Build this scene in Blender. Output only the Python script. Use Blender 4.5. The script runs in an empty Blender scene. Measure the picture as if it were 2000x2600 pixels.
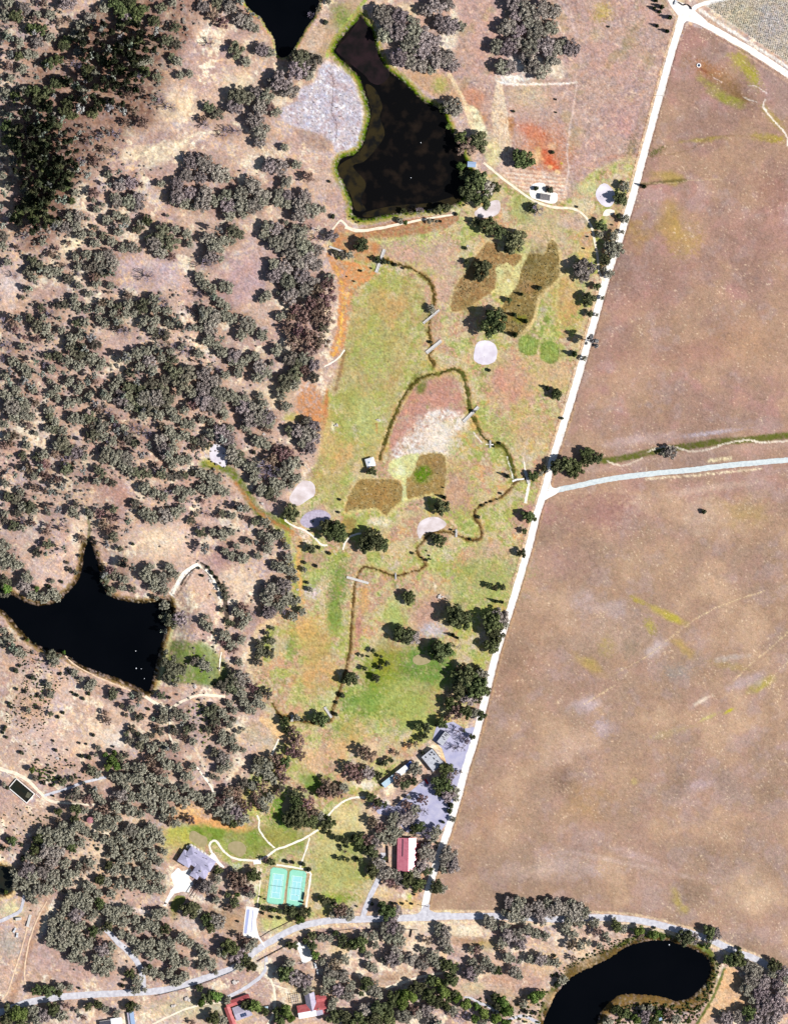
import bpy, math, random
import numpy as np
from mathutils import Vector
from mathutils.geometry import tessellate_polygon

# ------------------------------------------------------------------ camera, world, sun, exposure
S = 0.36                                     # metres per map unit; the map is 2000 x 2600 units
SC = bpy.context.scene
COL = SC.collection
CAM_H = 4000.0
cam = bpy.data.cameras.new("camera"); camo = bpy.data.objects.new("camera", cam); COL.objects.link(camo)
cam.sensor_fit = 'VERTICAL'; cam.sensor_height = 36.0; cam.lens = 36.0 * CAM_H / (2600 * S)
cam.clip_start = 10.0; cam.clip_end = 20000.0
camo.location = (0, 0, CAM_H)
SC.camera = camo
SC.view_settings.view_transform = 'Standard'; SC.view_settings.look = 'None'
SC.view_settings.exposure = 0.42; SC.view_settings.gamma = 1.0
SUN_EL, SUN_AZ = math.radians(42), math.radians(106)      # azimuth clockwise from north (+Y)
world = bpy.data.worlds.new("World"); SC.world = world; world.use_nodes = True
nt = world.node_tree; nt.nodes.clear()
sky = nt.nodes.new('ShaderNodeTexSky'); sky.sky_type = 'NISHITA'; sky.sun_disc = False
sky.sun_elevation = SUN_EL; sky.sun_rotation = SUN_AZ
bg = nt.nodes.new('ShaderNodeBackground'); bg.inputs[1].default_value = 0.05
ow = nt.nodes.new('ShaderNodeOutputWorld'); nt.links.new(sky.outputs[0], bg.inputs[0]); nt.links.new(bg.outputs[0], ow.inputs[0])
sl = bpy.data.lights.new("sun", 'SUN'); sl.energy = 4.8; sl.angle = math.radians(0.5); sl.color = (1, 0.965, 0.92)
so = bpy.data.objects.new("sun", sl); COL.objects.link(so)
sd = Vector((math.cos(SUN_EL) * math.sin(SUN_AZ), math.cos(SUN_EL) * math.cos(SUN_AZ), math.sin(SUN_EL)))
so.rotation_euler = sd.to_track_quat('Z', 'Y').to_euler(); so.location = (200, -60, 300)

rnd = random.Random(7)
rs = np.random.RandomState(11)
def W(p, q): return ((p - 1000) * S, (1300 - q) * S)
def lin(c):
    c = np.asarray(c, float) / 255.0
    return np.where(c <= 0.04045, c / 12.92, ((c + 0.055) / 1.055) ** 2.4)
KL = 1.42                                    # lit brightness of a white surface; colours below are noted as they look in sun
def A(*c):
    return np.clip(lin(c) / KL, 0.004, 0.85)

# ------------------------------------------------------------------ materials
def mat(name, c1, c2=None, scale=1.0, rough=0.95, spec=0.1, metal=0.0, detail=4, lo=0.35, hi=0.65, coord='Object', rand=0.0, bump=0.0):
    m = bpy.data.materials.new(name); m.use_nodes = True
    t = m.node_tree; b = t.nodes['Principled BSDF']
    b.inputs['Roughness'].default_value = rough; b.inputs['Metallic'].default_value = metal
    b.inputs['Specular IOR Level'].default_value = spec
    c1 = tuple(float(v) for v in c1) + (1,)
    c2 = c1 if c2 is None else tuple(float(v) for v in c2) + (1,)
    tc = t.nodes.new('ShaderNodeTexCoord')
    n = t.nodes.new('ShaderNodeTexNoise'); n.inputs['Scale'].default_value = scale; n.inputs['Detail'].default_value = detail
    t.links.new(tc.outputs[coord], n.inputs['Vector'])
    r = t.nodes.new('ShaderNodeValToRGB'); r.color_ramp.elements[0].position = lo; r.color_ramp.elements[1].position = hi
    r.color_ramp.elements[0].color = c1; r.color_ramp.elements[1].color = c2
    t.links.new(n.outputs['Fac'], r.inputs[0]); out = r.outputs[0]
    if rand:
        oi = t.nodes.new('ShaderNodeObjectInfo'); hs = t.nodes.new('ShaderNodeHueSaturation')
        mr = t.nodes.new('ShaderNodeMapRange'); mr.inputs['To Min'].default_value = 1 - rand; mr.inputs['To Max'].default_value = 1 + rand
        t.links.new(oi.outputs['Random'], mr.inputs['Value']); t.links.new(mr.outputs[0], hs.inputs['Value'])
        mh = t.nodes.new('ShaderNodeMapRange'); mh.inputs['To Min'].default_value = 0.48; mh.inputs['To Max'].default_value = 0.52
        m2 = t.nodes.new('ShaderNodeMath'); m2.operation = 'MULTIPLY'; m2.inputs[1].default_value = 7.31
        m3 = t.nodes.new('ShaderNodeMath'); m3.operation = 'FRACT'
        t.links.new(oi.outputs['Random'], m2.inputs[0]); t.links.new(m2.outputs[0], m3.inputs[0]); t.links.new(m3.outputs[0], mh.inputs['Value'])
        t.links.new(mh.outputs[0], hs.inputs['Hue'])
        t.links.new(out, hs.inputs['Color']); out = hs.outputs[0]
        m4 = t.nodes.new('ShaderNodeMath'); m4.operation = 'MULTIPLY'; m4.inputs[1].default_value = 23.7; m5 = t.nodes.new('ShaderNodeMath'); m5.operation = 'FRACT'
        tr_ = t.nodes.new('ShaderNodeValToRGB'); e = tr_.color_ramp; e.elements[0].color = (1.0, .89, 1.02, 1); e.elements[1].color = (.93, 1.0, .84, 1); q = e.elements.new(.5); q.color = (1, .97, .93, 1)
        mx = t.nodes.new('ShaderNodeMixRGB'); mx.blend_type = 'MULTIPLY'; mx.inputs[0].default_value = 1
        t.links.new(oi.outputs['Random'], m4.inputs[0]); t.links.new(m4.outputs[0], m5.inputs[0]); t.links.new(m5.outputs[0], tr_.inputs[0]); t.links.new(out, mx.inputs[1]); t.links.new(tr_.outputs[0], mx.inputs[2]); out = mx.outputs[0]
    t.links.new(out, b.inputs['Base Color'])
    if bump:
        bp = t.nodes.new('ShaderNodeBump'); bp.inputs['Strength'].default_value = bump; bp.inputs['Distance'].default_value = 0.1
        t.links.new(n.outputs['Fac'], bp.inputs['Height']); t.links.new(bp.outputs[0], b.inputs['Normal'])
    return m

M = {}
M['road_white'] = mat('pale_gravel', (.82, .79, .75), (.58, .52, .46), 0.25, detail=8, lo=.5, hi=.8)
M['road_gray'] = mat('pale_asphalt', A(236, 235, 242), A(206, 204, 214), 0.3, detail=8)
M['road_blue'] = mat('bluish_asphalt', A(238, 246, 246), A(212, 224, 228), 0.4, detail=8)
M['concrete'] = mat('concrete', (.80, .78, .75), (.62, .57, .52), 0.4, detail=8, lo=.5, hi=.8)
M['lavender_asphalt'] = mat('lavender_asphalt', A(182, 182, 216), A(208, 206, 228), 0.15, detail=8)
M['path'] = mat('cream_path', (.80, .74, .64), (.60, .52, .42), 0.4, detail=8, lo=.5, hi=.8)
M['dirt'] = mat('dirt_track', (.84, .75, .60), (.68, .57, .44), 0.3, detail=8)
M['dirt_orange'] = mat('orange_dirt_track', (.76, .58, .40), (.56, .39, .28), 0.3, detail=8)
M['sand'] = mat('bunker_sand', (.70, .67, .72), (.54, .49, .56), 0.12, detail=8)
M['sand_pink'] = mat('pink_sand', (.68, .62, .64), (.50, .42, .41), 0.12, detail=8)
M['green_turf'] = mat('green_turf', A(172, 160, 118), A(188, 172, 134), 0.3, detail=6)
M['lawn_olive'] = mat('olive_lawn', A(128, 134, 66), A(146, 146, 84), .4, detail=8)
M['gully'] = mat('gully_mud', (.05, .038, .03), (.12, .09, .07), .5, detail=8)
M['lilac_gravel'] = mat('lilac_gravel', A(212, 202, 222), A(184, 172, 192), .5, detail=8)
M['roof_flat'] = mat('flat_roof_membrane', A(214, 218, 226), A(186, 188, 198), .6, detail=8)
M['tuft'] = mat('dry_tuft', (.17, .15, .07), (.36, .30, .16), 1.5, rough=1, spec=.02, rand=.2)
M['deck'] = mat('weathered_deck', (.62, .60, .58), (.45, .43, .41), 1.5, detail=6)
M['shallow_brown'] = mat('shallow_olive_water', A(52, 44, 22), A(16, 16, 12), 0.12, rough=.5, spec=.1, detail=12, lo=.42, hi=.62)
M['shallow_plum'] = mat('shallow_plum_water', A(44, 30, 34), A(14, 11, 14), 0.10, rough=.5, spec=.1, detail=12, lo=.38, hi=.66)
M['water'] = mat('pond_water', (0.001, 0.0014, 0.0022), (0.0016, 0.002, 0.003), 0.02, rough=0.12, spec=0.12)
M['marsh_water'] = mat('marsh_water', (0.0015, 0.0014, 0.0016), (0.014, 0.009, 0.006), 0.08, rough=0.4, spec=0.1, detail=14, lo=.5, hi=.72)
M['tank_water'] = mat('tank_water', (0.012, 0.016, 0.012), (0.02, 0.018, 0.012), 0.2, rough=0.2, spec=0.3)
M['roof_gray'] = mat('lavender_gray_shingle', A(184, 180, 210), A(202, 198, 224), 0.5, detail=8)
M['roof_gray_dark'] = mat('dark_gray_trim', (0.05, 0.05, 0.07), (0.08, 0.08, 0.1), 1)
M['wall_tan'] = mat('tan_wall', A(205, 190, 170), A(190, 172, 150), 0.8)
M['wall_white'] = mat('white_wall', A(235, 232, 228), A(215, 210, 205), 0.8)
M['wall_red'] = mat('red_wall', A(150, 60, 55), A(130, 50, 48), 0.8)
M['roof_white'] = mat('white_metal_roof', (.8, .82, .86), (.7, .73, .78), 0.4, rough=0.45, spec=0.5)
M['roof_pale'] = mat('pale_blue_roof', A(190, 220, 240), A(208, 230, 242), 0.4, rough=0.45, spec=0.5)
M['roof_blue'] = mat('blue_roof', A(80, 110, 190), A(110, 140, 205), 0.4, rough=0.45, spec=0.5)
M['roof_red'] = mat('red_metal_roof', (0.80, 0.27, 0.33), (0.68, 0.20, 0.26), 0.3, rough=0.32, spec=0.9, metal=0.25, detail=6)
M['roof_red2'] = mat('faded_red_roof', A(214, 118, 118), A(190, 92, 94), 0.4, rough=0.5, spec=0.4, detail=6)
M['roof_lilac'] = mat('lilac_gray_roof', A(180, 172, 196), A(204, 198, 212), 0.4, rough=0.5)
M['glass'] = mat('window_glass', (0.02, 0.03, 0.05), (0.03, 0.04, 0.06), 1, rough=0.1, spec=0.5)
M['metal_gray'] = mat('gray_metal', A(150, 145, 145), A(120, 115, 118), 1, rough=0.5)
M['court_green'] = mat('court_green', A(160, 234, 206), A(170, 240, 214), 0.3)
M['court_blue'] = mat('court_blue', A(172, 236, 240), A(182, 242, 246), 0.3)
M['line_white'] = mat('white_line', (.75, .82, .82), (.7, .8, .8), 1)
M['stall_line'] = mat('blue_stall_line', A(185, 195, 235), None, 1)
M['screen_dark'] = mat('dark_screen', (0.01, 0.02, 0.012), None, 1)
M['fence_wood'] = mat('dark_fence_wood', (0.05, 0.03, 0.025), (0.09, 0.06, 0.05), 1)
M['fence_wire'] = mat('fence_steel', (0.12, 0.12, 0.12), None, 1)
M['bark'] = mat('tree_bark', (0.07, 0.055, 0.05), (0.12, 0.10, 0.09), 1.5)
M['bark_pale'] = mat('pale_bark', A(190, 180, 205), A(150, 135, 150), 1.5)
M['rock'] = mat('pale_rock', A(240, 232, 225), A(205, 195, 190), 1.0, detail=8)
M['car_red'] = mat('red_car_paint', (0.65, 0.01, 0.03), None, 1, rough=0.3, spec=0.5)
M['car_white'] = mat('white_car_paint', A(240, 244, 250), None, 1, rough=0.3, spec=0.5)
M['car_blue'] = mat('pale_blue_paint', A(175, 200, 235), None, 1, rough=0.3, spec=0.5)
M['tyre'] = mat('tyre_rubber', (0.015, 0.015, 0.015), None, 1)
M['tank_pink'] = mat('pink_tank_top', A(196, 136, 142), A(182, 122, 130), 0.8, rough=0.6)
M['solar'] = mat('solar_glass', (0.02, 0.04, 0.09), (0.03, 0.05, 0.12), 1, rough=0.15, spec=0.5)
# foliage:            first colour, second colour
FOL = {'g': ((0.11, 0.092, 0.085), (0.46, 0.425, 0.385)), 'e': ((0.055, 0.05, 0.038), (0.30, 0.30, 0.215)), 'd': ((0.026, 0.036, 0.018), (0.21, 0.24, 0.115)), 'k': ((0.018, 0.024, 0.014), (0.10, 0.115, 0.07)),
       'p': ((0.27, 0.30, 0.27), (0.58, 0.62, 0.58)), 'r': ((0.11, 0.055, 0.05), (0.36, 0.27, 0.23)),
       'b': ((0.05, 0.09, 0.018), (0.20, 0.28, 0.08)), 'c': ((0.02, 0.035, 0.015), (0.05, 0.075, 0.03)),
       's': ((0.04, 0.05, 0.03), (0.12, 0.125, 0.08)), 'v': ((0.12, 0.11, 0.08), (0.3, 0.28, 0.22)), 'o': ((0.05, 0.08, 0.02), (0.2, 0.19, 0.08))}
for k, (a, b) in FOL.items():
    M['leaf_' + k] = mat('foliage_' + {'g': 'gray_green', 'e': 'olive_gray', 'd': 'dark_green', 'k': 'dark_pine', 'p': 'pale_blue_gray', 'r': 'russet', 'b': 'bright_green', 'c': 'cypress', 's': 'shrub', 'v': 'vine', 'o': 'reed'}[k],
                         a, b, 7.0 if k not in 'sv' else 1.5, rough=1.0, spec=0.03, detail=4, lo=.36, hi=.64, rand=0.3)

# ------------------------------------------------------------------ mesh helpers
class MB:
    def __init__(s): s.v = []; s.f = []
    def add(s, vs, fs):
        b = len(s.v); s.v += [tuple(v) for v in vs]; s.f += [tuple(i + b for i in f) for f in fs]
    def box(s, cx, cy, z0, lx, ly, h, ang=0.0, top=1.0):
        c, n = math.cos(ang), math.sin(ang); vs = []
        for z, k in ((z0, 1.0), (z0 + h, top)):
            for sx, sy in ((-1, -1), (1, -1), (1, 1), (-1, 1)):
                x, y = sx * lx / 2 * k, sy * ly / 2 * k
                vs.append((cx + x * c - y * n, cy + x * n + y * c, z))
        s.add(vs, [(3, 2, 1, 0), (4, 5, 6, 7), (0, 1, 5, 4), (1, 2, 6, 5), (2, 3, 7, 6), (3, 0, 4, 7)])
    def tube(s, p, q, r0, r1, n=6):
        p, q = Vector(p), Vector(q); d = (q - p).normalized()
        u = d.orthogonal().normalized(); w = d.cross(u); vs = []
        for c, r in ((p, r0), (q, r1)):
            for i in range(n):
                a = 2 * math.pi * i / n; vs.append(c + (u * math.cos(a) + w * math.sin(a)) * r)
        s.add(vs, [(i, (i + 1) % n, n + (i + 1) % n, n + i) for i in range(n)] + [tuple(range(n))[::-1], tuple(range(n, 2 * n))])
    def prism(s, pts, z0, z1):
        n = len(pts); vs = [(x, y, z0) for x, y in pts] + [(x, y, z1) for x, y in pts]
        tr = tessellate_polygon([[Vector((x, y, 0)) for x, y in pts]])
        fs = []
        for t in tr:
            a, b, c = [Vector((pts[i][0], pts[i][1], 0)) for i in t]
            t = tuple(t) if (b - a).cross(c - a).z > 0 else tuple(reversed(t))
            fs.append(tuple(i + n for i in t)); fs.append(tuple(reversed(t)))
        area = sum(pts[i][0] * pts[(i + 1) % n][1] - pts[(i + 1) % n][0] * pts[i][1] for i in range(n))
        for i in range(n):
            j = (i + 1) % n
            fs.append((i, j, n + j, n + i) if area > 0 else (j, i, n + i, n + j))
        s.add(vs, fs)
    def mesh(s, name, m, smooth=False):
        me = bpy.data.meshes.new(name); me.from_pydata(s.v, [], s.f); me.materials.append(m)
        if smooth: me.polygons.foreach_set('use_smooth', [True] * len(me.polygons))
        me.update(); return me
    def build(s, name, m, parent=None, loc=None, smooth=False):
        o = bpy.data.objects.new(name, s.mesh(name, m, smooth)); COL.objects.link(o)
        if parent: o.parent = parent
        if loc: o.location = loc
        return o
def tag(o, label=None, cat=None, group=None, kind=None):
    if label: o['label'] = label
    if cat: o['category'] = cat
    if group: o['group'] = group
    if kind: o['kind'] = kind
    return o
def empty(name, loc, rz=0.0, **k):
    o = bpy.data.objects.new(name, None); COL.objects.link(o); o.location = loc; o.rotation_euler = (0, 0, rz); o.empty_display_size = 1
    return tag(o, **k)

# ------------------------------------------------------------------ terrain: one gridded sheet
STEP = 0.9
nx, ny = 901, 1141
gx = (np.arange(nx) - (nx - 1) / 2) * STEP; gy = -(np.arange(ny) - (ny - 1) / 2) * STEP
PX, PY = np.meshgrid(gx / S + 1000, 1300 - gy / S)          # map units at every vertex, shape (ny, nx)
def fnoise(wave, a=1.0, seed=0):                                # band of fractal noise, feature size in map units, 0..1
    r = np.random.RandomState(seed); n = r.randn(ny, nx)
    fy = np.fft.fftfreq(ny)[:, None]; fx = np.fft.rfftfreq(nx)[None, :]
    f = np.sqrt(fx * fx + fy * fy) * (wave * S / STEP)
    flt = 1.0 / (1.0 + f ** 2) ** (0.5 + a / 2)
    o = np.fft.irfft2(np.fft.rfft2(n) * flt, s=(ny, nx)); o -= o.mean(); o /= o.std()
    return o
def sm(x, a, b):
    t = np.clip((x - a) / (b - a), 0, 1); return t * t * (3 - 2 * t)
WX = fnoise(10, 0.8, 1) * .9; WY = fnoise(10, 0.8, 2) * .9
DX, DY = PX + WX, PY + WY
def bbox(pts, m):
    a = np.asarray(pts, float); x0, y0 = a.min(0) - m; x1, y1 = a.max(0) + m
    i0 = max(0, int((x0 - PX[0, 0]) * S / STEP)); i1 = min(nx, int((x1 - PX[0, 0]) * S / STEP) + 2)
    j0 = max(0, int((y0 - PY[0, 0]) * S / STEP)); j1 = min(ny, int((y1 - PY[0, 0]) * S / STEP) + 2)
    return slice(j0, max(j1, j0)), slice(i0, max(i1, i0))
def segdist(X, Y, pts, closed):
    d = np.full(X.shape, 1e9)
    n = len(pts)
    for i in range(n if closed else n - 1):
        x0, y0 = pts[i][:2]; x1, y1 = pts[(i + 1) % n][:2]; vx, vy = x1 - x0, y1 - y0
        t = np.clip(((X - x0) * vx + (Y - y0) * vy) / (vx * vx + vy * vy + 1e-9), 0, 1)
        d = np.minimum(d, (X - x0 - t * vx) ** 2 + (Y - y0 - t * vy) ** 2)
    return np.sqrt(d)
def sdf(X, Y, pts):                                            # negative inside
    ins = np.zeros(X.shape, bool); n = len(pts)
    for i in range(n):
        x0, y0 = pts[i]; x1, y1 = pts[(i + 1) % n]
        if y0 == y1: continue
        c = ((Y > y0) != (Y > y1)) & (X < (x1 - x0) * (Y - y0) / (y1 - y0) + x0)
        ins ^= c
    d = segdist(X, Y, pts, True); return np.where(ins, -d, d)
def cr(pts, n=5, closed=True):                                 # Catmull-Rom smoothing
    P = [np.array(p[:2], float) for p in pts]; out = []; L = len(P)
    for i in range(L if closed else L - 1):
        p1, p2 = P[i], P[(i + 1) % L]
        p0 = P[i - 1] if (closed or i > 0) else p1; p3 = P[(i + 2) % L] if (closed or i + 2 < L) else p2
        for k in range(n):
            t = k / n
            out.append(tuple(0.5 * ((2 * p1) + (-p0 + p2) * t + (2 * p0 - 5 * p1 + 4 * p2 - p3) * t * t + (-p0 + 3 * p1 - 3 * p2 + p3) * t ** 3)))
    if not closed: out.append(tuple(P[-1]))
    return out
def T(ox, oy, s, *xy):                                         # readings taken on an enlarged crop -> map units
    return [(ox + x / s, oy + y / s) for x, y in xy]
# ------------------------------------------------------------------ where every tree stands: kind, x, y, crown radius (read on enlarged crops, divided by ten)
DATA = []
def rd(ox, oy, sc, txt):
    for tk_ in txt.replace('\n', ';').split(';'):
        f = tk_.split()
        if len(f) < 4: continue
        k, x, y, r_ = f[0], float(f[1]) * 10, float(f[2]) * 10, float(f[3]) * 10
        DATA.append((k, ox + x / sc, oy + y / sc, r_ / sc * (1.13 if r_ > 30 and k != 'c' else 1.0)))
rd(0, 0, 3.36, '''g 59 4 7;g 8 3 5;g 22 9 6;r 38 4 4;g 33 14 4;g 44 14 5;d 15 15 6;g 5 14 5;r 31 18 4;d 28 26 5;d 37 27 5;p 31 29 3;p 11 35 4;g 5 31 5;g 18 38 5;g 33 37 6;g 44 33 5;g 25 47 5;p 10 48 4;d 17 49 4;g 30 48 4;r 8 58 5;g 20 60 5;p 1 69 3;g 10 68 4;g 5 80 5;d 14 83 5;p 16 86 3;g 22 78 4;g 4 97 4;p 9 100 4;p 24 94 4;d 6 108 5;d 14 112 6;d 8 120 6;d 15 126 6;g 4 130 5;g 12 138 5;p 2 142 3;g 3 150 4;g 8 158 4;p 4 166 4;g 18 150 5''')
rd(0, 0, 3.36, '''r 52 20 4;r 60 18 3;d 100 4 7;d 112 3 6;g 90 8 5;r 86 9 4;d 104 11 6;d 117 10 7;g 109 15 6;d 116 19 6;p 89 26 5;g 78 18 6;g 70 23 5;g 64 30 5;g 72 34 5;d 124 9 4;d 103 22 4;d 133 19 5;p 134 28 4;d 138 8 5;g 148 4 4;r 135 20 4;d 150 24 5;d 143 35 5;d 150 39 5;p 138 40 3;d 120 36 5;d 110 38 5;p 103 33 3;p 94 44 4;d 100 42 5;p 80 49 4;d 88 52 5;g 68 45 5;w 66 55 6;d 54 40 5;d 50 52 5;d 43 55 5;d 58 36 5;p 112 40 4;d 115 49 6;g 122 55 5;d 124 62 5;g 128 52 4;p 97 66 5;w 122 65 6;d 135 67 4.5;d 105 60 5;d 75 60 5;g 82 63 4;d 92 55 4;p 32 68 3;d 48 72 5;d 56 70 5;p 66 75 4;p 65 71 2;p 74 70 3;g 71 78 5;p 73 85 4;p 47 83 3;d 42 80 6;d 35 86 6;d 30 78 5;d 40 92 5;p 69 94 5;d 60 88 6;d 62 99 5;p 94 93 4.5;p 106 96 4;d 80 96 5;d 87 88 4;p 101 90 3;r 110 80 5;r 120 78 5;w 146 92 6;w 138 86 4;p 132 86 3;r 115 95 5;r 122 105 6;r 108 105 4;g 154 65 4;g 162 64 4;d 148 50 4;g 152 53 5''')
rd(0, 0, 3.36, '''p 35 100 4;p 46 103 4;p 54 103 4;d 50 108 5;d 40 110 6;p 32 108 4;p 38 116 5;p 34 111 2;d 28 112 5;p 53 116 3;p 77 110 3;p 69 114 3;p 78 118 3;p 66 119 3;p 79 122 3;p 93 115 3;d 55 96 5;w 100 114 6;w 85 117 5;r 90 128 4;w 100 132 5;w 70 138 5;p 76 152 4;p 68 146 3;p 70 141 3;r 82 138 5;p 39 135 4;d 32 128 6;d 40 124 6;d 28 136 6;d 36 142 6;d 45 148 6;d 56 158 6;d 45 160 6;d 36 156 6;d 50 140 6;d 60 150 5;d 30 165 5;p 43 158 4;g 22 164 5;g 62 145 4;g 65 165 4''')
rd(0, 0, 3.36, '''g 93 149 4;g 103 158 6;g 112 156 6;r 121 158 3;g 138 157 4;r 81 165 6;g 98 169 5;p 55 172 5;g 151 157 6;g 160 150 6;g 165 138 8;g 152 168 8;g 162 165 6;g 118 170 6''')
rd(500, 0, 3.36, '''p 38 3 4;p 43 10 3;p 48 13 3;p 53 16 2;g 28 6 7;g 6 7 6;d 17 3 5;r 14 14 6;g 36 17 6;g 44 20 7;g 50 25 4;r 22 20 6;w 12 38 5;d 34 43 7;g 42 53 5;g 56 43 6;g 62 45 5;d 88 52 10;d 98 54 8;g 86 60 10;g 72 70 9;g 80 78 8;g 66 72 6;g 94 64 6;d 35 83 8;d 43 84 6;g 33 92 8;g 52 80 6;g 60 83 7;g 68 96 5;g 54 92 7;g 50 103 8;g 55 112 8;g 54 122 6;r 62 92 5;d 10 92 5;d 17 98 6;r 5 102 4;w 27 112 6;w 35 112 5;w 22 116 4;w 8 107 5;g 75 126 4;g 8 140 9;g 20 148 9;g 26 152 5;g 62 142 7;g 72 143 8;g 85 141 5;g 76 156 6;r 95 152 5;g 3 152 6;s 113 155 1.5;g 48 160 9;g 38 165 7;g 58 168 7;g 70 166 6;g 78 168 6;g 92 168 6;g 25 168 7;g 8 165 7;s 110 19 3;w 97 13 4;d 104 8 3;g 112 2 3;g 158 12 8;g 164 22 8;g 160 30 8''')
rd(1000, 0, 3.36, '''g 27 9 6;g 36 6 8;g 46 4 6;g 40 20 7;g 48 22 8;g 57 23 5;g 5 14 8;g 4 28 9;g 16 24 9;g 25 30 8;g 14 38 9;g 24 42 9;g 34 38 8;g 4 50 8;g 12 52 7;g 22 56 7;g 36 52 8;g 44 50 8;g 50 56 6;g 32 60 5;w 3 47 6;g 102 4 8;g 112 8 9;g 124 10 9;g 136 10 7;g 116 18 8;g 104 14 6;g 98 24 8;g 92 25 6;g 106 26 7;g 122 28 9;g 134 24 7;g 88 40 7;g 97 42 8;g 104 36 7;g 116 40 9;g 128 40 9;g 138 42 7;g 151 42 8;g 144 38 5;g 92 58 7;g 98 58 7;g 118 56 8;g 126 60 9;g 135 52 7;g 112 50 6;g 50 92 8;d 43 92 5;b 46 108 3;r 62 126 9;d 72 122 8;d 58 118 6;b 57 142 4;b 53 118 2;d 109 137 9;d 70 155 9;g 78 162 9;d 64 163 8;d 60 150 5;d 86 160 5;s 102 95 1.5;s 138 85 1.2;s 138 96 1;s 135 130 2;s 121 161 2.5;s 133 162 3.5''')
rd(1500, 0, 3.36, '''c 60 6 2.5;c 54 7 2;c 58 10 2;c 67 15 2.5;c 56 22 2;c 65 27 2.5;c 55 0 2.5;s 15 23 1.3;g 28 160 5;d 25 170 6;c 45 159 2.2''')
rd(0, 500, 3.36, '''d 27 2 6;d 22 8 6;d 30 10 6;d 18 12 5;d 38 14 6;d 42 20 5;d 30 18 6;d 40 4 5;p 52 4 5;d 62 4 3.5;p 2 10 4;p 8 16 3;d 14 18 5;g 60 17 5;g 68 17 6;p 47 26 4;d 3 34 6;g 3 42 5;p 2 25 4;w 22 33 5;g 37 39 4;r 15 43 3;g 57 27 6;g 66 25 6;g 70 33 5;g 50 22 5;r 49 44 3;r 59 40 3;g 80 3 3;g 83 11 4;g 88 7 3;g 76 19 2.5;d 81 26 3;p 97 26 2.5;g 100 5 6;g 110 4 7;g 118 8 6;g 100 16 5;g 108 20 5;g 92 20 5;g 122 22 5;d 126 20 5;d 118 27 5;g 102 30 5;d 88 33 4;g 96 38 5;g 82 40 5;g 79 32 4;g 105 44 5;g 113 43 6;d 119 45 3;d 138 30 8;d 145 40 9;g 132 40 7;g 138 46 7;d 128 36 5;g 150 28 5;g 160 32 5;g 162 40 4;r 147 51 4;r 45 49 4;g 50 52 3;g 65 52 4;g 74 50 5;g 64 48 2;g 85 52 6;g 94 50 6;g 97 58 6;g 88 62 6;d 82 60 5;d 76 61 4;g 67 60 4;d 90 66 4;p 96 66 4;g 7 56 4;d 28 54 5;d 33 60 6;p 35 64 3;d 25 64 5;g 42 64 6;g 50 64 5;g 30 70 4;d 59 70 5;g 68 76 4;r 52 58 2;g 24 79 4;p 27 79 3;d 20 86 2.5;w 127 68 7;g 83 74 5;r 80 70 4;g 95 76 4;r 93 82 2;p 0 88 3;g 77 83 4;g 64 86 4;r 110 84 4;d 117 92 3;d 36 95 4;d 50 93 4;d 56 92 4;g 65 92 5;g 68 97 3;g 75 96 5;g 86 96 5;g 94 91 4;d 101 94 4;g 110 92 5;g 98 100 5;g 108 100 5;d 124 90 5;g 132 88 6;w 140 90 6;d 122 96 5;g 134 96 5;g 143 98 5;p 151 105 4;g 145 108 5;g 154 110 4;p 161 113 3.5;g 166 112 4;r 12 106 5;r 14 113 4;w 3 108 6;r 22 120 3;d 26 104 4;w 44 100 5;p 52 104 3;g 38 103 4;d 32 110 6;g 40 113 6;g 53 114 4;g 44 120 4;r 33 122 4;d 66 108 4;g 73 107 5;p 82 98 3;g 85 104 4;g 90 108 5;g 102 106 5;w 106 115 6;r 103 112 4;g 115 100 4;g 124 106 5;g 132 106 6;g 130 113 5;d 142 118 5;d 134 117 4;g 120 110 3''')
rd(0, 500, 3.36, '''g 62 122 6;g 70 118 6;p 79 120 5;p 74 130 4;d 82 126 5;d 62 130 6;d 70 132 7;d 50 136 5;d 42 136 4;g 58 140 6;g 80 138 6;g 88 142 5;g 68 144 6;d 76 140 5;g 45 147 5;g 85 146 4;g 95 144 2;p 55 150 3;g 20 128 4;p 28 131 3;w 8 128 7;w 2 138 5;g 12 140 5;g 20 145 6;p 10 149 4;g 25 150 6;p 37 152 4;g 5 152 5;p 10 158 4;p 22 157 5;g 30 165 4;p 28 162 4;g 15 165 5;g 5 168 5;g 43 157 3;g 60 158 5;g 68 163 6;p 76 158 4;r 82 157 4;g 50 164 5;g 45 168 4;g 78 168 4;p 88 168 4''')
rd(0, 500, 3.36, '''g 108 138 6;g 118 134 6;g 125 132 6;g 134 130 5;g 128 140 7;g 120 145 5;g 130 148 6;g 138 138 5;r 132 132 3;p 138 133 3;g 146 132 4;p 118 150 3;p 131 152 3;d 112 150 5;g 102 156 5;g 98 162 5;d 110 162 6;d 120 165 6;d 130 160 6;d 138 165 6;p 118 158 4;p 106 170 3;d 142 156 5;d 150 150 7;d 160 152 8;d 156 162 8;d 148 140 5;w 160 132 6;g 156 128 4;d 143 145 4;g 164 168 5;d 145 172 5;g 92 170 6;g 148 3 5;g 158 5 6;g 165 9 4;g 143 16 2''')
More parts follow.
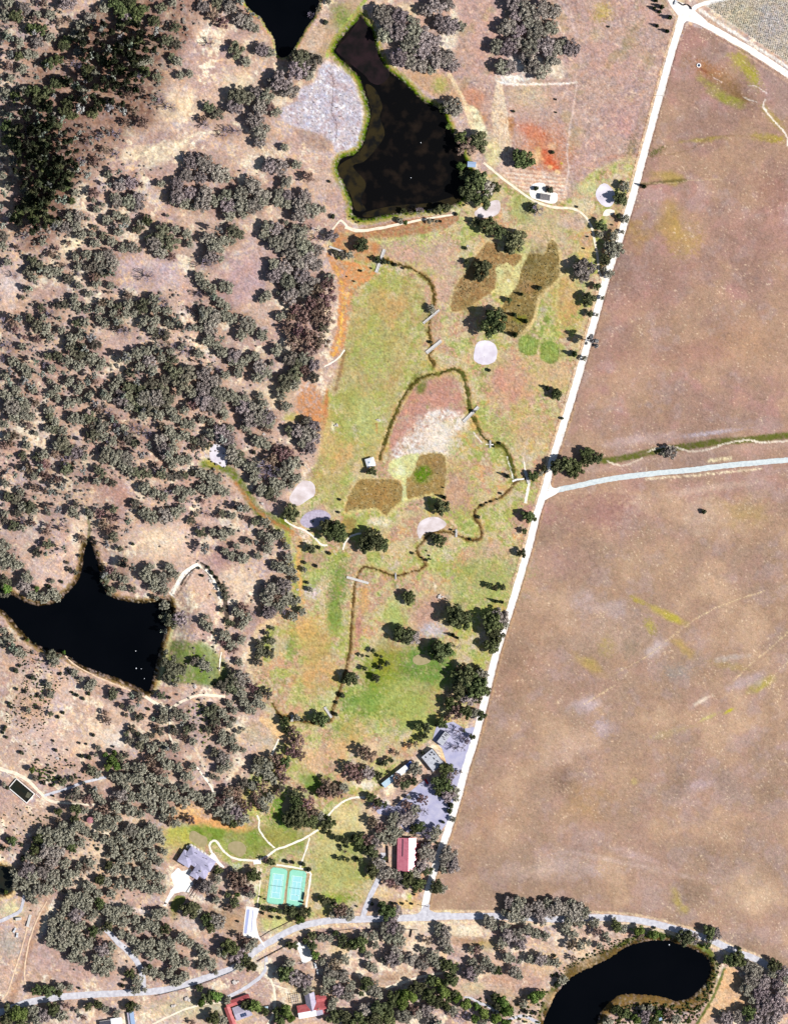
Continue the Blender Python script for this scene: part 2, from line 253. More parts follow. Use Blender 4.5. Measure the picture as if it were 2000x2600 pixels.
rd(500, 500, 3.36, '''g 5 6 8;g 15 4 6;g 27 8 8;g 38 6 9;g 48 8 9;g 56 4 6;g 28 16 6;g 40 15 5;g 70 4 6;g 76 6 6;g 90 6 8;g 88 15 8;g 98 12 8;g 107 11 4;s 116 17 2.5;d 31 29 6.5;d 36 32 5;g 10 36 7;g 16 42 8;g 24 38 6;g 30 38 4;g 12 52 7;g 20 53 4;w 8 58 7;g 2 68 5;g 6 74 6;g 12 80 6;g 22 76 5;g 27 78 6;g 60 26 6;g 68 28 7;g 57 33 5;g 78 34 8;g 88 34 7;g 68 40 8;g 80 46 8;g 92 44 8;g 102 46 6;g 96 54 8;g 88 56 7;g 102 58 6;g 76 22 3;g 84 26 4;g 92 28 4;w 102 28 5;w 104 36 4;g 115 34 6;g 66 58 6;g 74 62 8;g 66 68 7;g 78 72 8;g 90 68 8;g 80 84 8;g 92 80 8;g 60 84 5;g 56 88 4;g 70 82 3;g 100 74 6;r 102 80 6;r 112 76 7;r 112 86 8;r 106 94 8;g 113 70 5;r 98 92 7;r 84 96 6;r 92 102 7;r 102 104 8;r 112 104 7;d 108 112 5;g 72 102 5;r 80 102 5;r 78 112 6;r 88 114 7;r 96 120 8;r 106 124 8;r 84 124 8;g 68 131 6;d 80 138 7;d 86 142 6;g 92 138 7;r 98 130 7;g 100 144 6;r 92 148 5;d 100 154 5;d 76 156 8;d 84 152 7;d 74 165 6;g 84 160 6;d 140 42 6;d 118 48 3;d 124 50 4;g 130 50 4;s 148 52 1.5;d 154 54 3;d 159 55 3;s 163 56 2;s 140 63 1.5;s 149 61 1;s 134 72 1;s 128 68 0.7''')
rd(500, 500, 3.36, '''g 20 90 5;g 25 94 5;g 8 100 8;g 14 104 8;g 12 112 7;g 24 100 6;g 30 104 6;g 42 108 8;g 48 110 4;g 38 118 6;g 46 114 4;g 10 122 6;g 16 126 5;g 56 118 6;g 4 112 4;g 22 132 6;g 32 136 7;g 38 142 6;g 30 140 5;g 44 138 4;g 50 136 5;g 54 146 7;g 60 150 6;g 64 142 3;g 52 154 6;g 36 150 5;p 4 142 2;p 11 143 2;w 20 147 4;g 8 152 8;g 16 158 7;g 24 152 5;g 6 164 7;g 18 168 8;g 30 170 6;g 40 172 5;g 54 170 4;g 2 134 5''')
rd(1000, 500, 3.36, '''d 80 26 8;d 90 30 6;d 103 38 9;d 98 44 5;d 70 22 4;d 76 60 7;d 72 68 5;d 62 56 3;w 122 12 6;d 118 10 4;s 123 78 3;c 109 83 2;d 98 88 3;s 107 93 1;d 84 108 12;d 90 100 6;c 103 101 2.5;c 112 106 2.5;c 103 118 3;c 131 163 2.5;c 139 168 2.5;g 32 96 4;s 31 124 2;s 61 44 2;s 1 58 2;s 8 61 1.5;g 5 20 3;b 10 22 2.5;d 8 12 3;w 22 13 5;g 30 21 3;g 36 21 2;d 38 12 4;d 45 10 4;s 53 15 2;s 40 21 1.5;d 76 3 8;s 81 148 2;s 165 34 1;s 162 44 1''')
rd(1400, 500, 2.8, '''g 52 16 3.5;g 50 25 2;d 47 14 2;d 35 21 4;g 34 27 3;g 44 28 4;g 44 38 7;g 40 35 4;d 38 45 4;g 47 36 4;g 37 51 2.5;g 41 55 3.5;g 23 52 8;d 32 64 3;d 26 73 5;g 36 72 2;d 27 83 3;g 32 84 1.5;p 29 103 6;c 16 112 3;g 23 115 2.5;d 3 140 3.5;s 18 7 1;s 30 15 1;s 43 20 .8''')
rd(0, 1000, 3.36, '''g 8 4 6;g 18 5 6;g 12 12 8;g 22 10 6;g 22 18 7;r 32 8 4;g 14 20 6;g 28 20 4;g 5 26 5;r 26 28 4;g 43 14 5;d 44 20 5;g 48 24 5;g 42 30 4;d 47 30 5;g 54 32 5;g 8 36 4;r 14 36 5;p 22 38 3;g 32 34 3;r 5 44 4;g 24 44 4;d 55 42 7;d 60 48 6;g 65 50 7;g 50 44 5;g 73 54 4;w 57 57 5;d 58 64 6;g 38 52 5;d 32 54 4;d 20 53 4;p 8 54 3;r 40 60 5;r 48 52 4;r 24 64 5;g 30 70 4;p 7 65 3;p 21 64 3;p 14 70 3;g 5 76 4;p 16 79 3;r 40 70 5;r 50 74 4;r 31 80 4;g 18 84 4;p 44 83 4;p 31 88 3;d 8 88 5;d 14 90 5;d 26 96 6;g 20 96 5;g 30 100 4;p 40 98 3;g 42 102 3;d 16 102 4;w 20 108 4;g 5 102 4;d 4 108 4;d 12 113 5;g 20 114 4;r 29 111 3;p 51 99 4;g 62 100 5;g 66 104 3;d 66 94 3;p 58 87 3;p 66 76 3;p 72 66 4;p 48 85 2;r 41 112 3;r 41 118 4;d 42 128 5;d 33 135 4;p 40 136 3;p 55 131 3;p 57 134 2;w 57 113 3;g 2 130 8;g 3 138 6;g 4 145 6;g 10 142 6;g 14 146 6;g 20 146 3;g 24 156 6;g 22 162 7;b 32 166 3;d 4 160 6;b 6 166 5;d 58 144 2;d 60 150 3;d 65 152 3;s 68 138 2;s 53 160 2;g 45 160 3;s 42 164 2.5;g 46 170 6;r 70 124 4;g 31 172 4''')
rd(0, 1000, 3.36, '''g 64 22 6;g 50 4 4;g 60 8 6;g 68 6 4;p 82 8 4;g 76 4 5;r 84 14 4;w 94 16 5;d 78 20 6;d 82 26 6;g 88 28 7;d 80 36 6;g 88 36 6;g 97 40 5;p 97 22 4;g 72 22 5;g 92 48 5;g 106 30 5;w 118 30 6;w 126 34 6;d 110 38 5;d 116 42 4;p 100 24 2;p 108 34 3;g 100 54 8;d 92 54 7;g 108 56 7;g 106 62 5;p 122 52 4;d 84 64 4;d 88 68 4;g 92 74 3;d 97 76 4;g 84 75 4;d 74 74 3;g 112 66 5;d 118 67 5;d 126 68 5;d 138 69 5;d 144 70 4;d 151 70 5;d 158 70 4;d 165 68 3;w 134 65 3;g 104 4 8;d 112 4 8;g 124 4 8;g 134 4 8;d 142 4 8;d 120 12 6;g 110 10 6;d 130 12 7;g 122 18 5;g 136 18 6;g 146 14 5;p 123 14 3;p 134 16 2;g 150 20 6;g 158 14 5;r 164 10 5;g 158 26 5;g 164 26 5;r 138 28 4;g 145 32 6;g 150 38 6;g 138 40 7;g 140 48 7;g 148 46 6;p 127 44 4;g 158 36 6;g 154 56 5;g 161 56 5;d 166 40 4;g 148 60 5;g 144 54 5;d 165 46 3''')
rd(0, 1000, 3.36, '''g 124 80 6;g 132 84 6;g 140 88 5;g 152 82 5;g 160 84 5;g 165 84 4;g 156 90 4;d 116 94 5;g 124 102 6;g 130 106 7;g 142 104 7;g 150 102 6;g 155 98 5;d 163 108 4;g 167 103 3;p 110 108 4;d 98 98 4;r 86 102 5;r 96 106 5;r 88 112 4;p 109 117 3;d 98 122 5;r 94 116 4;p 91 128 4;d 103 132 3;s 114 128 2;p 99 131 1.5;g 78 102 4;d 106 144 5;p 114 148 4;p 90 154 4;d 98 154 5;d 90 158 5;g 106 158 5;r 94 150 4;d 95 168 5;g 105 165 4;d 114 167 3.5;g 125 154 6;g 132 158 6;g 140 158 7;g 132 164 6;g 145 148 5;g 150 154 5;g 140 168 5;g 128 148 5''')
rd(500, 1000, 3.36, '''g 6 6 9;g 14 10 8;g 20 12 6;g 22 4 5;g 34 6 5;g 24 18 5;g 40 12 7;g 48 12 7;g 56 10 6;g 54 20 8;g 46 22 8;g 60 20 7;g 64 22 5;g 42 28 5;g 62 26 5;g 5 22 4;g 12 24 4;g 20 34 8;g 26 38 7;g 14 34 7;g 28 30 5;g 30 44 5;d 4 42 6;d 10 44 4;g 30 52 7;g 36 58 6;d 38 54 5;g 34 50 4;g 52 40 6;g 58 42 5;g 60 45 4;s 49 50 2.5;g 45 33 3;r 58 30 3;r 62 32 3;g 46 62 6;g 50 64 6;w 58 62 8;r 64 58 7;r 72 52 7;w 66 66 7;g 74 66 8;g 82 60 8;g 84 72 6;r 68 46 4;r 76 46 3;g 50 72 6;w 56 70 5;g 66 76 6;g 72 78 5;r 80 50 4;g 80 78 4;g 56 82 6;d 62 84 6;g 68 84 5;d 66 90 3;g 76 11 5;g 80 10 3;g 72 2 5;d 94 24 5;g 100 28 6;g 86 32 7;g 94 34 8;g 100 38 6;g 96 46 6;d 80 32 5;g 90 42 5;d 81 101 7.5;d 118 118 9;d 110 112 5;d 122 122 6;d 150 126 9;d 143 130 6;d 158 128 6;d 150 120 6;d 146 67 2.5;d 150 66 3.5;s 122 90 1.5;s 121 101 1.5''')
rd(500, 1000, 3.36, '''g 4 68 6;g 12 72 6;g 18 72 5;g 10 82 6;g 18 80 6;g 24 84 5;g 4 80 5;r 5 92 3;d 35 96 4;g 42 98 4;d 22 102 4;r 17 104 3;g 30 104 4;r 42 106 3;d 50 109 4;g 58 110 5;d 63 114 3;d 4 118 5;g 14 118 4;g 22 120 6;g 30 118 4;g 55 120 4;g 62 124 6;g 60 132 5;g 52 138 4;g 44 126 4;p 51 126 3;g 68 120 4;g 72 120 4;g 24 134 4;g 30 138 5;g 40 140 6;g 34 130 4;g 76 130 4;r 74 124 3;g 72 148 6;g 80 150 6;g 78 140 5;g 84 158 4;g 66 146 4;s 80 138 1.2;g 64 168 8;g 74 164 8;g 78 172 5;g 58 170 5;d 97 132 4;s 104 131 2;s 113 136 2;s 92 144 2;s 102 147 2;g 92 150 3;s 94 161 2;g 97 167 3;s 99 109 1;s 96 117 1''')
rd(500, 1000, 3.36, '''s 5 155 2;s 10 148 2;s 13 152 2.5;s 17 157 2;d 22 165 4;d 25 172 4;s 2 149 1.5''')
rd(1000, 1000, 3.36, '''d 41 97 7;c 43 88 2.5;s 42 80 1;d 39 126 5.5;d 33 122 3;d 114 104 5;d 119 106 3;d 111 117 3;d 109 136 4;c 97 70 2.5;g 69 15 1.5;s 143 21 1.8;d 138 1 4;d 118 70 4.5;g 125 68 3;d 128 64 3;d 138 62 6;d 148 60 7;d 156 64 6;d 152 68 4;d 163 50 5;d 166 56 5;s 91 85 1.5;s 83 92 1.2;s 75 95 1.5;s 72 105 2;s 88 90 1;s 79 93 1;d 80 163 3;d 86 165 3;d 93 165 3;d 12 172 5;s 16 136 1.5;s 28 142 1.5;s 30 138 1;s 31 141 1;s 24 140 1;s 65 124 1.5;s 49 116 1.2;s 52 118 1;s 90 42 1.5;s 85 45 1;s 28 134 0.8''')
rd(1400, 1000, 2.8, '''d 26 43 4;d 32 46 4;d 24 48 4;g 84 41 5;g 79 42 3;s 108 84 2.2''')
rd(0, 1500, 3.36, '''g 5 44 6;p 12 48 5;g 16 52 5;g 4 34 4;p 28 52 3;d 46 56 6;g 46 60 5;g 10 40 4;g 20 54 4;b 24 42 2;s 30 45 1.5;b 55 52 2;s 60 58 1;g 50 6 4;g 38 6 6;g 28 4 5;d 4 2 5;d 148 25 8;g 154 24 8;p 141 34 3;p 138 34 2;d 142 22 6;g 134 6 3;d 130 4 2;g 140 12 5;d 146 62 8;d 150 70 8;d 142 74 5;g 142 52 3;d 158 66 3;d 166 60 4;g 150 80 3;d 138 89 4;s 145 91 2;d 119 90 4.5;p 112 89 3.5;d 97 86 4.5;d 96 90 4;g 76 82 5;g 80 78 4;g 70 75 3;g 64 70 4;s 66 89 2.5;s 71 92 2;s 76 88 2;g 44 88 4;g 36 90 3;g 42 80 4;g 25 102 3;s 28 74 3;s 31 75 2;s 54 104 2;d 34 100 2.5;d 44 105 3;s 50 108 2;s 14 68 3;s 17 64 2;s 52 71 2;s 58 68 1.5;s 62 87 1.5;s 22 86 2;s 15 84 2;s 10 99 2;s 8 96 2;s 127 101 2;d 104 98 3;g 112 100 4;p 119 97 3;d 119 108 4;d 108 106 2.5;r 90 104 3;r 92 111 4;p 131 109 3;d 139 109 5.5;d 150 104 6;g 158 108 5;p 155 113 3;g 140 102 5;d 113 118 4;d 118 122 3;d 108 122 3;d 111 128 4;g 123 126 5;d 130 124 3;d 120 132 5;d 137 120 4;r 133 116 3;d 149 120 4;s 148 116 2;d 160 118 4;d 165 116 4;d 158 122 3;g 130 134 6;g 140 133 5;g 150 134 5;p 143 134 3;g 165 128 4;r 158 126 3;g 138 142 6;r 130 145 6;g 144 148 6;g 116 150 5;g 108 150 4;g 122 152 6;r 136 155 5;g 130 160 6;g 140 160 6;g 112 160 6;g 104 160 6;g 98 158 5;g 118 160 6;g 108 168 5;g 125 168 6;g 135 168 5;g 152 150 5;g 160 158 6;g 158 168 5;g 148 168 4;g 165 150 4''')
rd(0, 1500, 3.36, '''b 90 140 3;b 96 144 5;b 92 150 4;b 98 138 3;d 104 142 4;b 100 150 4;d 108 140 3;g 84 134 3;s 76 142 3;s 70 141 2.5;g 82 140 2.5;d 78 153 5;g 84 156 4;d 54 163 4;d 62 161 3;s 44 155 2;b 28 152 3;d 30 160 3;s 38 164 2.5;s 45 166 2;s 50 160 2;g 72 164 2;s 68 130 1.5;s 74 131 1.2;s 58 136 1;s 48 136 2;s 46 128 1.5;s 18 138 2.5;s 20 139 1.5;s 4 118 2;s 6 125 2;s 3 121 2;s 5 116 2;s 80 123 2;s 97 133 1.5;g 66 170 4;p 82 168 3;g 80 170 4;g 4 165 3;s 7 168 2.5''')
rd(500, 1500, 3.36, '''r 68 4 6;g 60 8 6;g 62 18 7;g 70 14 6;g 74 10 6;g 58 20 4;w 76 16 5;g 82 22 5;g 90 18 4;g 82 10 4;d 88 16 3;g 86 8 4;d 22 16 3;d 26 26 3;d 30 28 3;r 40 14 5;g 36 18 6;g 42 24 6;g 38 30 4;w 48 20 4;g 5 26 4;g 10 30 5;g 8 22 3;s 14 36 1.5;s 14 48 1.2;g 24 38 6;r 22 44 4;g 30 46 5;g 38 42 5;r 32 50 4;d 65 32 2.5;d 60 36 3;d 63 43 4;d 66 43 2;d 54 46 5;d 62 53 5;d 55 52 5;d 52 56 3;d 53 61 4;g 36 61 4;d 26 64 2.5;d 1 60 4;g 6 62 6;g 10 66 4;d 32 74 8;g 38 74 8;d 30 82 7;g 38 86 6;d 24 80 6;g 40 94 5;r 48 82 5;d 60 87 5;d 54 86 4;g 52 94 6;g 56 98 4;g 28 96 4;s 15 80 2;g 48 102 4;g 44 100 5;g 32 102 4;g 22 104 5;d 16 100 4;d 14 106 4;d 10 104 5;d 16 112 5;g 25 108 4;r 18 118 4;d 10 118 4;g 28 114 4;g 32 110 3;g 22 122 5;g 22 128 5;g 30 126 5;g 36 120 3;g 40 118 2;g 32 134 5;g 40 136 3;d 16 138 5;g 22 142 7;g 26 148 6;g 20 152 5;s 5 98 2;s 2 93 1.5;d 13 158 3;g 18 160 3;s 6 110 2''')
rd(500, 1500, 3.36, '''d 75 111 4.5;g 85 108 3.5;s 90 110 2;d 105 109 6.5;s 112 110 2.5;d 130 75 6;g 135 74 4;s 124 89 3;s 119 95 2;s 118 105 2.5;d 150 51 2.5;d 141 55 2;d 157 56 2;d 143 66 2.6;d 156 65 3;d 162 62 3;d 153 74 3.5;s 146 56 1.3;r 82 120 6;r 86 128 7;r 82 136 7;r 88 140 5;d 78 118 4;r 68 142 6;d 54 146 6;g 52 152 6;g 60 148 6;g 60 156 6;r 72 152 6;d 76 146 5;r 74 160 6;g 66 160 5;r 56 166 6;d 40 164 5;g 48 166 5;r 28 172 6;r 36 170 4;d 72 168 4;d 84 172 4;r 92 170 3;r 142 136 6;r 148 140 6;r 132 152 7;r 138 158 7;g 146 155 6;r 112 164 6;r 118 170 6;g 125 168 5;s 156 158 2;s 158 148 2;s 166 145 2;r 108 172 4''')
rd(900, 1500, 3.36, '''d 46 7 5;d 44 38 7;d 38 36 6;g 51 40 6;d 88 22 9;d 94 26 6;g 124 22 7;d 116 26 8;d 120 36 7;d 118 46 6;g 128 28 4;d 74 52 8;b 81 52 4;d 70 48 5;c 84 38 2;c 88 40 1.5;w 88 48 3;c 121 9 2;c 126 10 1.5;d 105 66 3;d 96 74 8;d 104 80 9;g 108 72 6;d 90 84 7;g 98 92 6;d 86 72 5;r 92 66 5;d 112 85 3.5;d 104 90 5;d 82 96 5;r 86 104 6;d 95 104 5;g 102 104 4;d 108 106 4;r 78 108 3;d 54 116 4;d 62 117 4;d 74 113 4;s 70 114 2;d 56 126 3;d 60 124 3;r 46 132 3;r 52 130 3;r 36 138 3;d 26 146 3;s 22 148 2;d 30 143 2;w 88 120 5;s 93 119 2;w 94 126 5;w 86 134 5;w 92 134 4;d 100 124 3;r 96 128 3;s 58 138 2;g 52 152 6; d 77 159 5;d 78 152 6;g 80 160 6;d 70 164 5;d 78 166 6;g 85 170 5;w 66 166 4;r 86 155 3;r 90 154 2;r 38 160 6;d 42 164 5;d 50 162 4;d 20 158 4''')
rd(0, 2000, 3.36, '''r 76 10 5;g 84 8 5;g 88 12 4;r 90 18 5;g 104 6 7;g 112 8 6;g 112 18 6;g 100 16 6;g 122 8 6;g 130 8 7;g 130 18 6;g 120 22 5;g 140 5 6;g 140 14 6;g 150 8 6;g 158 12 6;g 165 6 6;g 148 20 5;g 140 24 5;g 150 30 5;r 145 28 4;r 162 27 5;d 58 8 2.5;d 64 6 5;s 46 7 1.5;d 66 18 5;g 73 19 4;g 84 24 5;g 92 26 5;g 96 32 6;g 88 34 5;g 100 26 5;d 50 20 3.5;g 53 20 2;r 50 28 3;g 55 32 5;d 64 26 4;g 66 32 6;g 60 38 6;g 72 34 5;g 50 38 6;g 42 38 6;g 36 38 5;g 42 46 6;g 52 44 6;d 34 44 5;g 40 54 7;g 50 54 7;g 60 46 6;d 62 50 5;g 70 46 5;g 75 38 4;d 30 52 5;g 25 58 4;s 20 60 3;g 32 60 5;g 46 62 7;g 56 64 6;p 38 49 3;d 11 44 4.5;g 13 46 4;d 3 51 3;p 9 52 3;s 19 48 2;g 24 70 8;g 16 76 6;g 30 76 7;g 22 82 6;g 38 72 7;g 46 76 7;g 34 86 7;g 26 90 6;g 42 86 6;g 30 96 4;g 52 82 6;g 60 74 6;g 66 72 4;g 58 80 5;g 68 66 4;g 82 40 4;g 90 44 5;g 96 46 5;g 104 42 6;g 112 36 7;g 120 38 6;g 128 34 6;g 134 38 6;g 138 44 5;g 128 46 6;g 118 48 6;g 108 50 6;g 98 54 6;g 110 58 6;g 120 58 6;g 130 56 6;g 136 62 5;g 126 66 5;g 140 54 4;g 104 62 5;g 92 58 3;d 94 66 4;g 78 64 5;r 74 68 5;s 84 52 2;g 74 62 2.5;g 98 70 6;g 108 70 6;g 118 72 6;g 128 74 6;g 136 76 6;d 86 78 5;g 92 80 5;g 102 82 6;g 112 82 6;g 122 82 6;g 130 86 6;g 138 86 5;g 96 90 5;g 84 90 5;d 86 98 5;g 76 84 6;g 72 92 6;g 80 86 4;g 62 92 6;g 68 98 6;g 58 98 5;g 74 102 6;g 66 108 7;g 56 104 5;g 82 106 4;g 78 110 4;g 52 110 5;g 46 114 5;g 56 116 6;g 64 120 6;g 46 122 6;g 54 126 7;g 44 130 6;g 52 134 6;g 60 130 6;g 70 116 5;g 76 96 6;d 80 122 5;g 86 122 4;g 68 128 6;g 74 134 6;g 66 138 6;g 78 130 4;g 62 144 5;g 70 146 6;r 86 130 3;g 88 138 7;g 96 136 5;g 84 146 6;g 92 146 6;g 82 154 5;g 90 156 6;g 96 152 4;g 92 104 6;g 100 106 6;g 108 104 6;g 96 112 6;d 92 118 5;g 106 114 6;g 116 112 5;g 112 104 4;g 104 124 5;g 112 128 6;g 120 120 5;g 126 116 6;g 134 108 6;g 140 106 5;g 132 118 6;d 142 120 5;g 136 124 4;g 120 134 6;g 116 140 4;g 128 132 6;g 138 134 6;g 146 132 6;g 130 142 6;g 140 142 6;g 148 142 6;g 156 128 6;g 162 132 5;g 150 150 6;g 158 148 5;g 145 158 5;g 152 164 6;g 158 160 5;g 148 166 4;g 124 156 4;g 132 157 5;g 138 160 4;d 128 152 3;d 112 158 5;g 118 164 6;g 116 172 5;g 124 172 3;s 106 164 1.5;s 105 169 2.5''')
rd(0, 2000, 3.36, '''d 32 172 5;d 42 172 6;g 52 170 5;d 50 174 4;g 60 170 4;s 68 171 1.5;r 58 185 4;b 16 192 8;d 10 190 7;g 28 190 6;g 38 194 7;d 46 188 6;g 54 194 6;g 32 198 6;d 6 198 6;d 20 200 6;d 76 186 4;d 84 184 4;g 90 188 4;g 66 190 3;d 112 186 5;g 118 187 3.5;g 100 192 4;r 72 196 3;b 5 89 2.5;g 14 84 4;g 12 72 4;s 27 105 0.8''')
rd(400, 2000, 3.36, '''g 36 8 5;g 46 8 6;g 42 14 5;r 54 12 6;g 60 6 6;g 62 14 7;r 70 10 6;g 52 20 6;g 60 24 7;g 68 20 7;g 74 26 6;r 76 16 6;g 70 30 4;d 64 30 4;r 84 6 5;g 90 12 6;g 96 8 5;g 92 18 4;r 86 14 4;r 102 4 4;d 118 14 6;d 114 22 5;d 112 28 6;d 120 30 6;d 122 22 7;r 128 12 6;r 132 20 6;d 130 28 6;g 138 24 5;r 140 4 5;r 148 4 6;r 156 4 5;d 144 32 5;d 150 30 3;d 146 38 3;d 146 26 3;d 152 43 3;d 160 45 3.5;d 155 60 2.5;d 162 61 2.5;s 167 42 3;s 156 50 2;s 162 50 2;r 160 54 2;d 97 63 3.5;r 92 61 3;s 110 63 2.5;s 116 64 2;s 124 65 2.5;s 129 70 2.5;d 52 70 4;s 48 72 2;g 42 84 7;g 48 86 5;g 52 78 4;g 50 96 4;d 60 91 3;b 68 91 3;r 64 76 6;r 72 78 7;d 82 74 6;r 78 86 6;g 80 90 5;r 68 84 5;g 66 70 3;d 66 98 5;r 62 102 4;w 70 100 4;d 28 103 8;g 34 104 5;d 42 112 6;g 52 114 7;d 46 118 5;g 50 94 3;s 69 114 1.5;s 88 93 1.2;s 92 95 1''')
rd(400, 2000, 3.36, '''d 90 102 3;d 96 104 3;b 99 104 3;d 104 105 3;d 110 104 3.5;d 116 106 5;d 122 108 5;b 122 112 4.5;d 128 105 4;s 90 107 2;s 98 110 2;s 104 111 2;d 143 96 4;d 150 98 3;r 156 104 7;g 162 108 6;g 150 108 4;r 70 126 4;d 62 136 8;g 68 142 8;g 56 140 6;g 78 136 5;g 82 132 5;r 76 130 4;d 74 146 6;d 80 152 5;g 70 152 5;g 40 142 6;g 46 150 6;g 38 152 5;g 36 136 4;g 50 157 3;d 112 134 3.5;d 117 134 3.5;d 126 130 3;d 132 126 4;g 140 128 4;g 146 128 4;d 132 134 4;b 134 142 4;g 134 136 3;d 152 124 3;d 158 128 4;d 156 134 3;d 164 134 5;d 110 158 8;g 118 162 8;g 126 164 7;g 128 172 5;g 112 150 6;g 106 156 5;w 126 150 3;g 140 148 4;r 152 150 6;g 160 146 5;g 148 156 6;g 158 160 6;g 146 164 6;g 154 172 6;g 162 176 6;g 142 174 4;g 150 182 5;g 165 168 5;d 36 170 3.5;d 44 178 6;b 50 178 6;b 38 183 4;g 60 181 4;d 48 196 6;g 56 198 5;d 76 185 5;b 84 186 6;d 92 190 4;d 102 190 4;b 110 190 6;d 104 198 5;b 114 196 4;g 148 188 5;d 150 196 6;d 160 194 6;d 164 200 6;r 30 200 3''')
rd(900, 2000, 3.36, '''d 14 8 4;d 20 12 4;r 18 16 4;d 26 14 3;g 46 8 2.5;w 46 4 3;w 30 18 5;g 34 24 5;w 40 20 5;r 44 14 5;r 58 10 5;g 52 18 5;g 48 24 6;w 60 20 5;g 40 28 6;g 32 28 5;r 16 28 5;r 22 34 5;g 28 36 5;g 34 36 5;g 38 38 4;d 4 44 5;r 12 44 6;g 18 48 6;d 14 54 6;d 8 50 4;g 22 40 5;g 26 44 4;d 5 62 3;s 2 60 2;g 32 46 4;g 34 42 4;d 72 4 4;g 80 6 6;g 86 8 4;r 84 2 4;s 82 15 3.2;s 81 20 3;g 84 27 3;s 75 29 1.8;s 76 30 1.2;s 72 33 1;d 56 34 5;w 62 38 6;g 66 42 5;d 50 36 4;w 54 42 4;g 70 36 5;s 60 47 2;s 64 47 2;s 74 38 1.2;s 70 47 1.5;s 70 51 1;g 60 54 7;r 56 58 4;g 64 58 6;w 62 50 5;g 58 66 6;d 62 70 5;g 20 66 6;d 16 70 6;g 26 72 7;g 34 74 6;g 40 78 6;r 30 80 5;d 46 78 7;g 50 74 6;d 54 82 6;r 36 84 3;d 26 60 2.5;g 80 56 7;g 84 66 7;g 78 62 6;g 76 70 4;d 70 84 6;g 75 86 4.5;d 28 106 7;g 34 106 7;d 24 102 5;s 32 98 1.5;s 36 99 1.5;s 41 99 1.5;s 49 99 1.3;s 15 99 2;s 20 100 1.2;s 2 101 1;s 51 89 1;s 51 91 1.3;s 45 97 .7;g 114 113 6;g 118 118 4;g 132 98 6;g 140 98 7;g 146 104 7;g 136 108 7;g 128 106 4;g 144 110 5;g 156 100 6;g 164 98 5;g 158 108 7;g 166 106 6;g 160 114 4''')
rd(900, 2000, 3.36, '''g 26 120 6;g 32 118 7;g 38 120 6;g 34 128 7;g 40 130 5;g 36 138 6;g 28 126 5;g 32 146 7;g 38 146 5;g 26 146 4;d 4 132 7;g 8 126 4;g 16 126 5;g 18 134 4;g 12 142 4;g 14 152 5;g 18 156 3;g 72 118 4;g 78 122 6;g 76 130 6;g 80 138 5;g 72 124 4;g 58 138 3.5;r 62 130 4;g 68 142 5;g 48 146 6;g 58 150 6;g 70 150 5;g 64 146 4;d 78 150 6;d 84 152 5;d 82 162 7;g 100 138 4;r 104 138 4;g 108 136 3;g 100 148 4;g 98 158 6;g 106 154 6;g 112 148 5;g 118 154 5;g 102 162 4;d 122 156 4;g 128 118 5;g 132 126 7;g 126 132 5;g 140 124 6;g 142 132 6;g 148 120 5;g 154 124 5;g 162 126 5;g 138 136 3;r 126 138 3;g 134 146 4;g 140 148 3;g 130 144 5;g 150 146 5;g 158 146 6;g 164 148 4;g 136 156 6;g 140 160 4;d 10 167 6;g 16 170 7;d 6 175 3;g 20 176 5;b 42 176 6;b 48 176 6;d 34 178 6;d 30 186 6;b 40 184 6;d 52 170 6;d 58 170 5;d 66 164 5;b 72 166 5;b 76 174 6;d 64 176 6;d 70 182 6;d 78 184 5;b 88 178 5;d 84 176 5;b 94 184 5;d 20 188 7;g 10 190 8;d 4 198 8;d 16 198 8;d 28 196 7;g 42 194 7;g 54 192 6;g 62 190 6;r 50 188 5;g 66 198 6;p 72 200 4;g 84 190 5;w 90 196 5;b 104 186 4;b 110 192 5;b 102 196 4;w 98 192 5;g 110 200 4;b 120 196 5;b 128 200 4;d 122 184 5;b 126 182 6;b 130 190 6;d 120 178 4;b 152 178 5;b 158 176 5;g 144 184 4;s 146 191 2.5;s 154 192 2''')
rd(1400, 2100, 2.8, '''g 4 56 6;g 10 58 5;g 18 60 7;g 14 54 4;g 22 60 5;g 12 66 4;g 20 68 4;g 30 68 4;r 32 74 4;g 38 76 3;d 46 70 4;g 50 72 4;g 44 66 3;g 10 72 4;g 15 76 4;g 40 80 3;r 14 84 4;g 20 84 4;g 26 82 3;g 34 84 3;r 15 93 3;g 3 96 4;s 2 91 1.5;g 8 108 4;s 4 112 3;d 94 78 6;g 100 78 5;d 112 74 5;g 116 76 5;g 112 80 3;d 110 84 3;b 62 73 4;r 62 77 4;b 72 76 4;b 78 78 3;s 73 71.5 1.2;d 126 94 5;d 132 94 6;g 138 98 5;g 144 102 6;s 133 86 2;g 142 108 6;g 138 114 6;g 150 110 6;g 148 118 6;g 142 122 4;d 158 98 5;g 164 102 5;g 156 104 4;g 160 110 5;g 166 108 4;g 154 122 5;g 164 116 5;g 160 122 6;g 150 128 6;g 160 130 6;d 140 132 5;g 132 134 5;g 124 136 5;g 144 138 6;g 156 138 6;g 166 128 5;g 120 132 3;d 46 130 4;d 52 132 4;b 60 136 4;g 66 134 5;d 72 138 5;g 40 138 4;b 76 132 3;r 82 132 4;g 88 136 4;g 64 128 3;g 70 128 3''')
DATA = [(('e' if k == 'd' and x < 900 and y < 2050 and not (x < 400 and y < 560) and not (x > 720 and y > 1280) else k), x, y, r * (.95 if x < 760 and y > 300 else 1)) for k, x, y, r in DATA]
DATA = [(k, x, y, r * (1.14 if 1080 < x < 1310 and 1500 < y < 1860 else 1)) for k, x, y, r in DATA]
rk = random.Random(77)                                           # the shaded stand of tall pines on the north-west slope
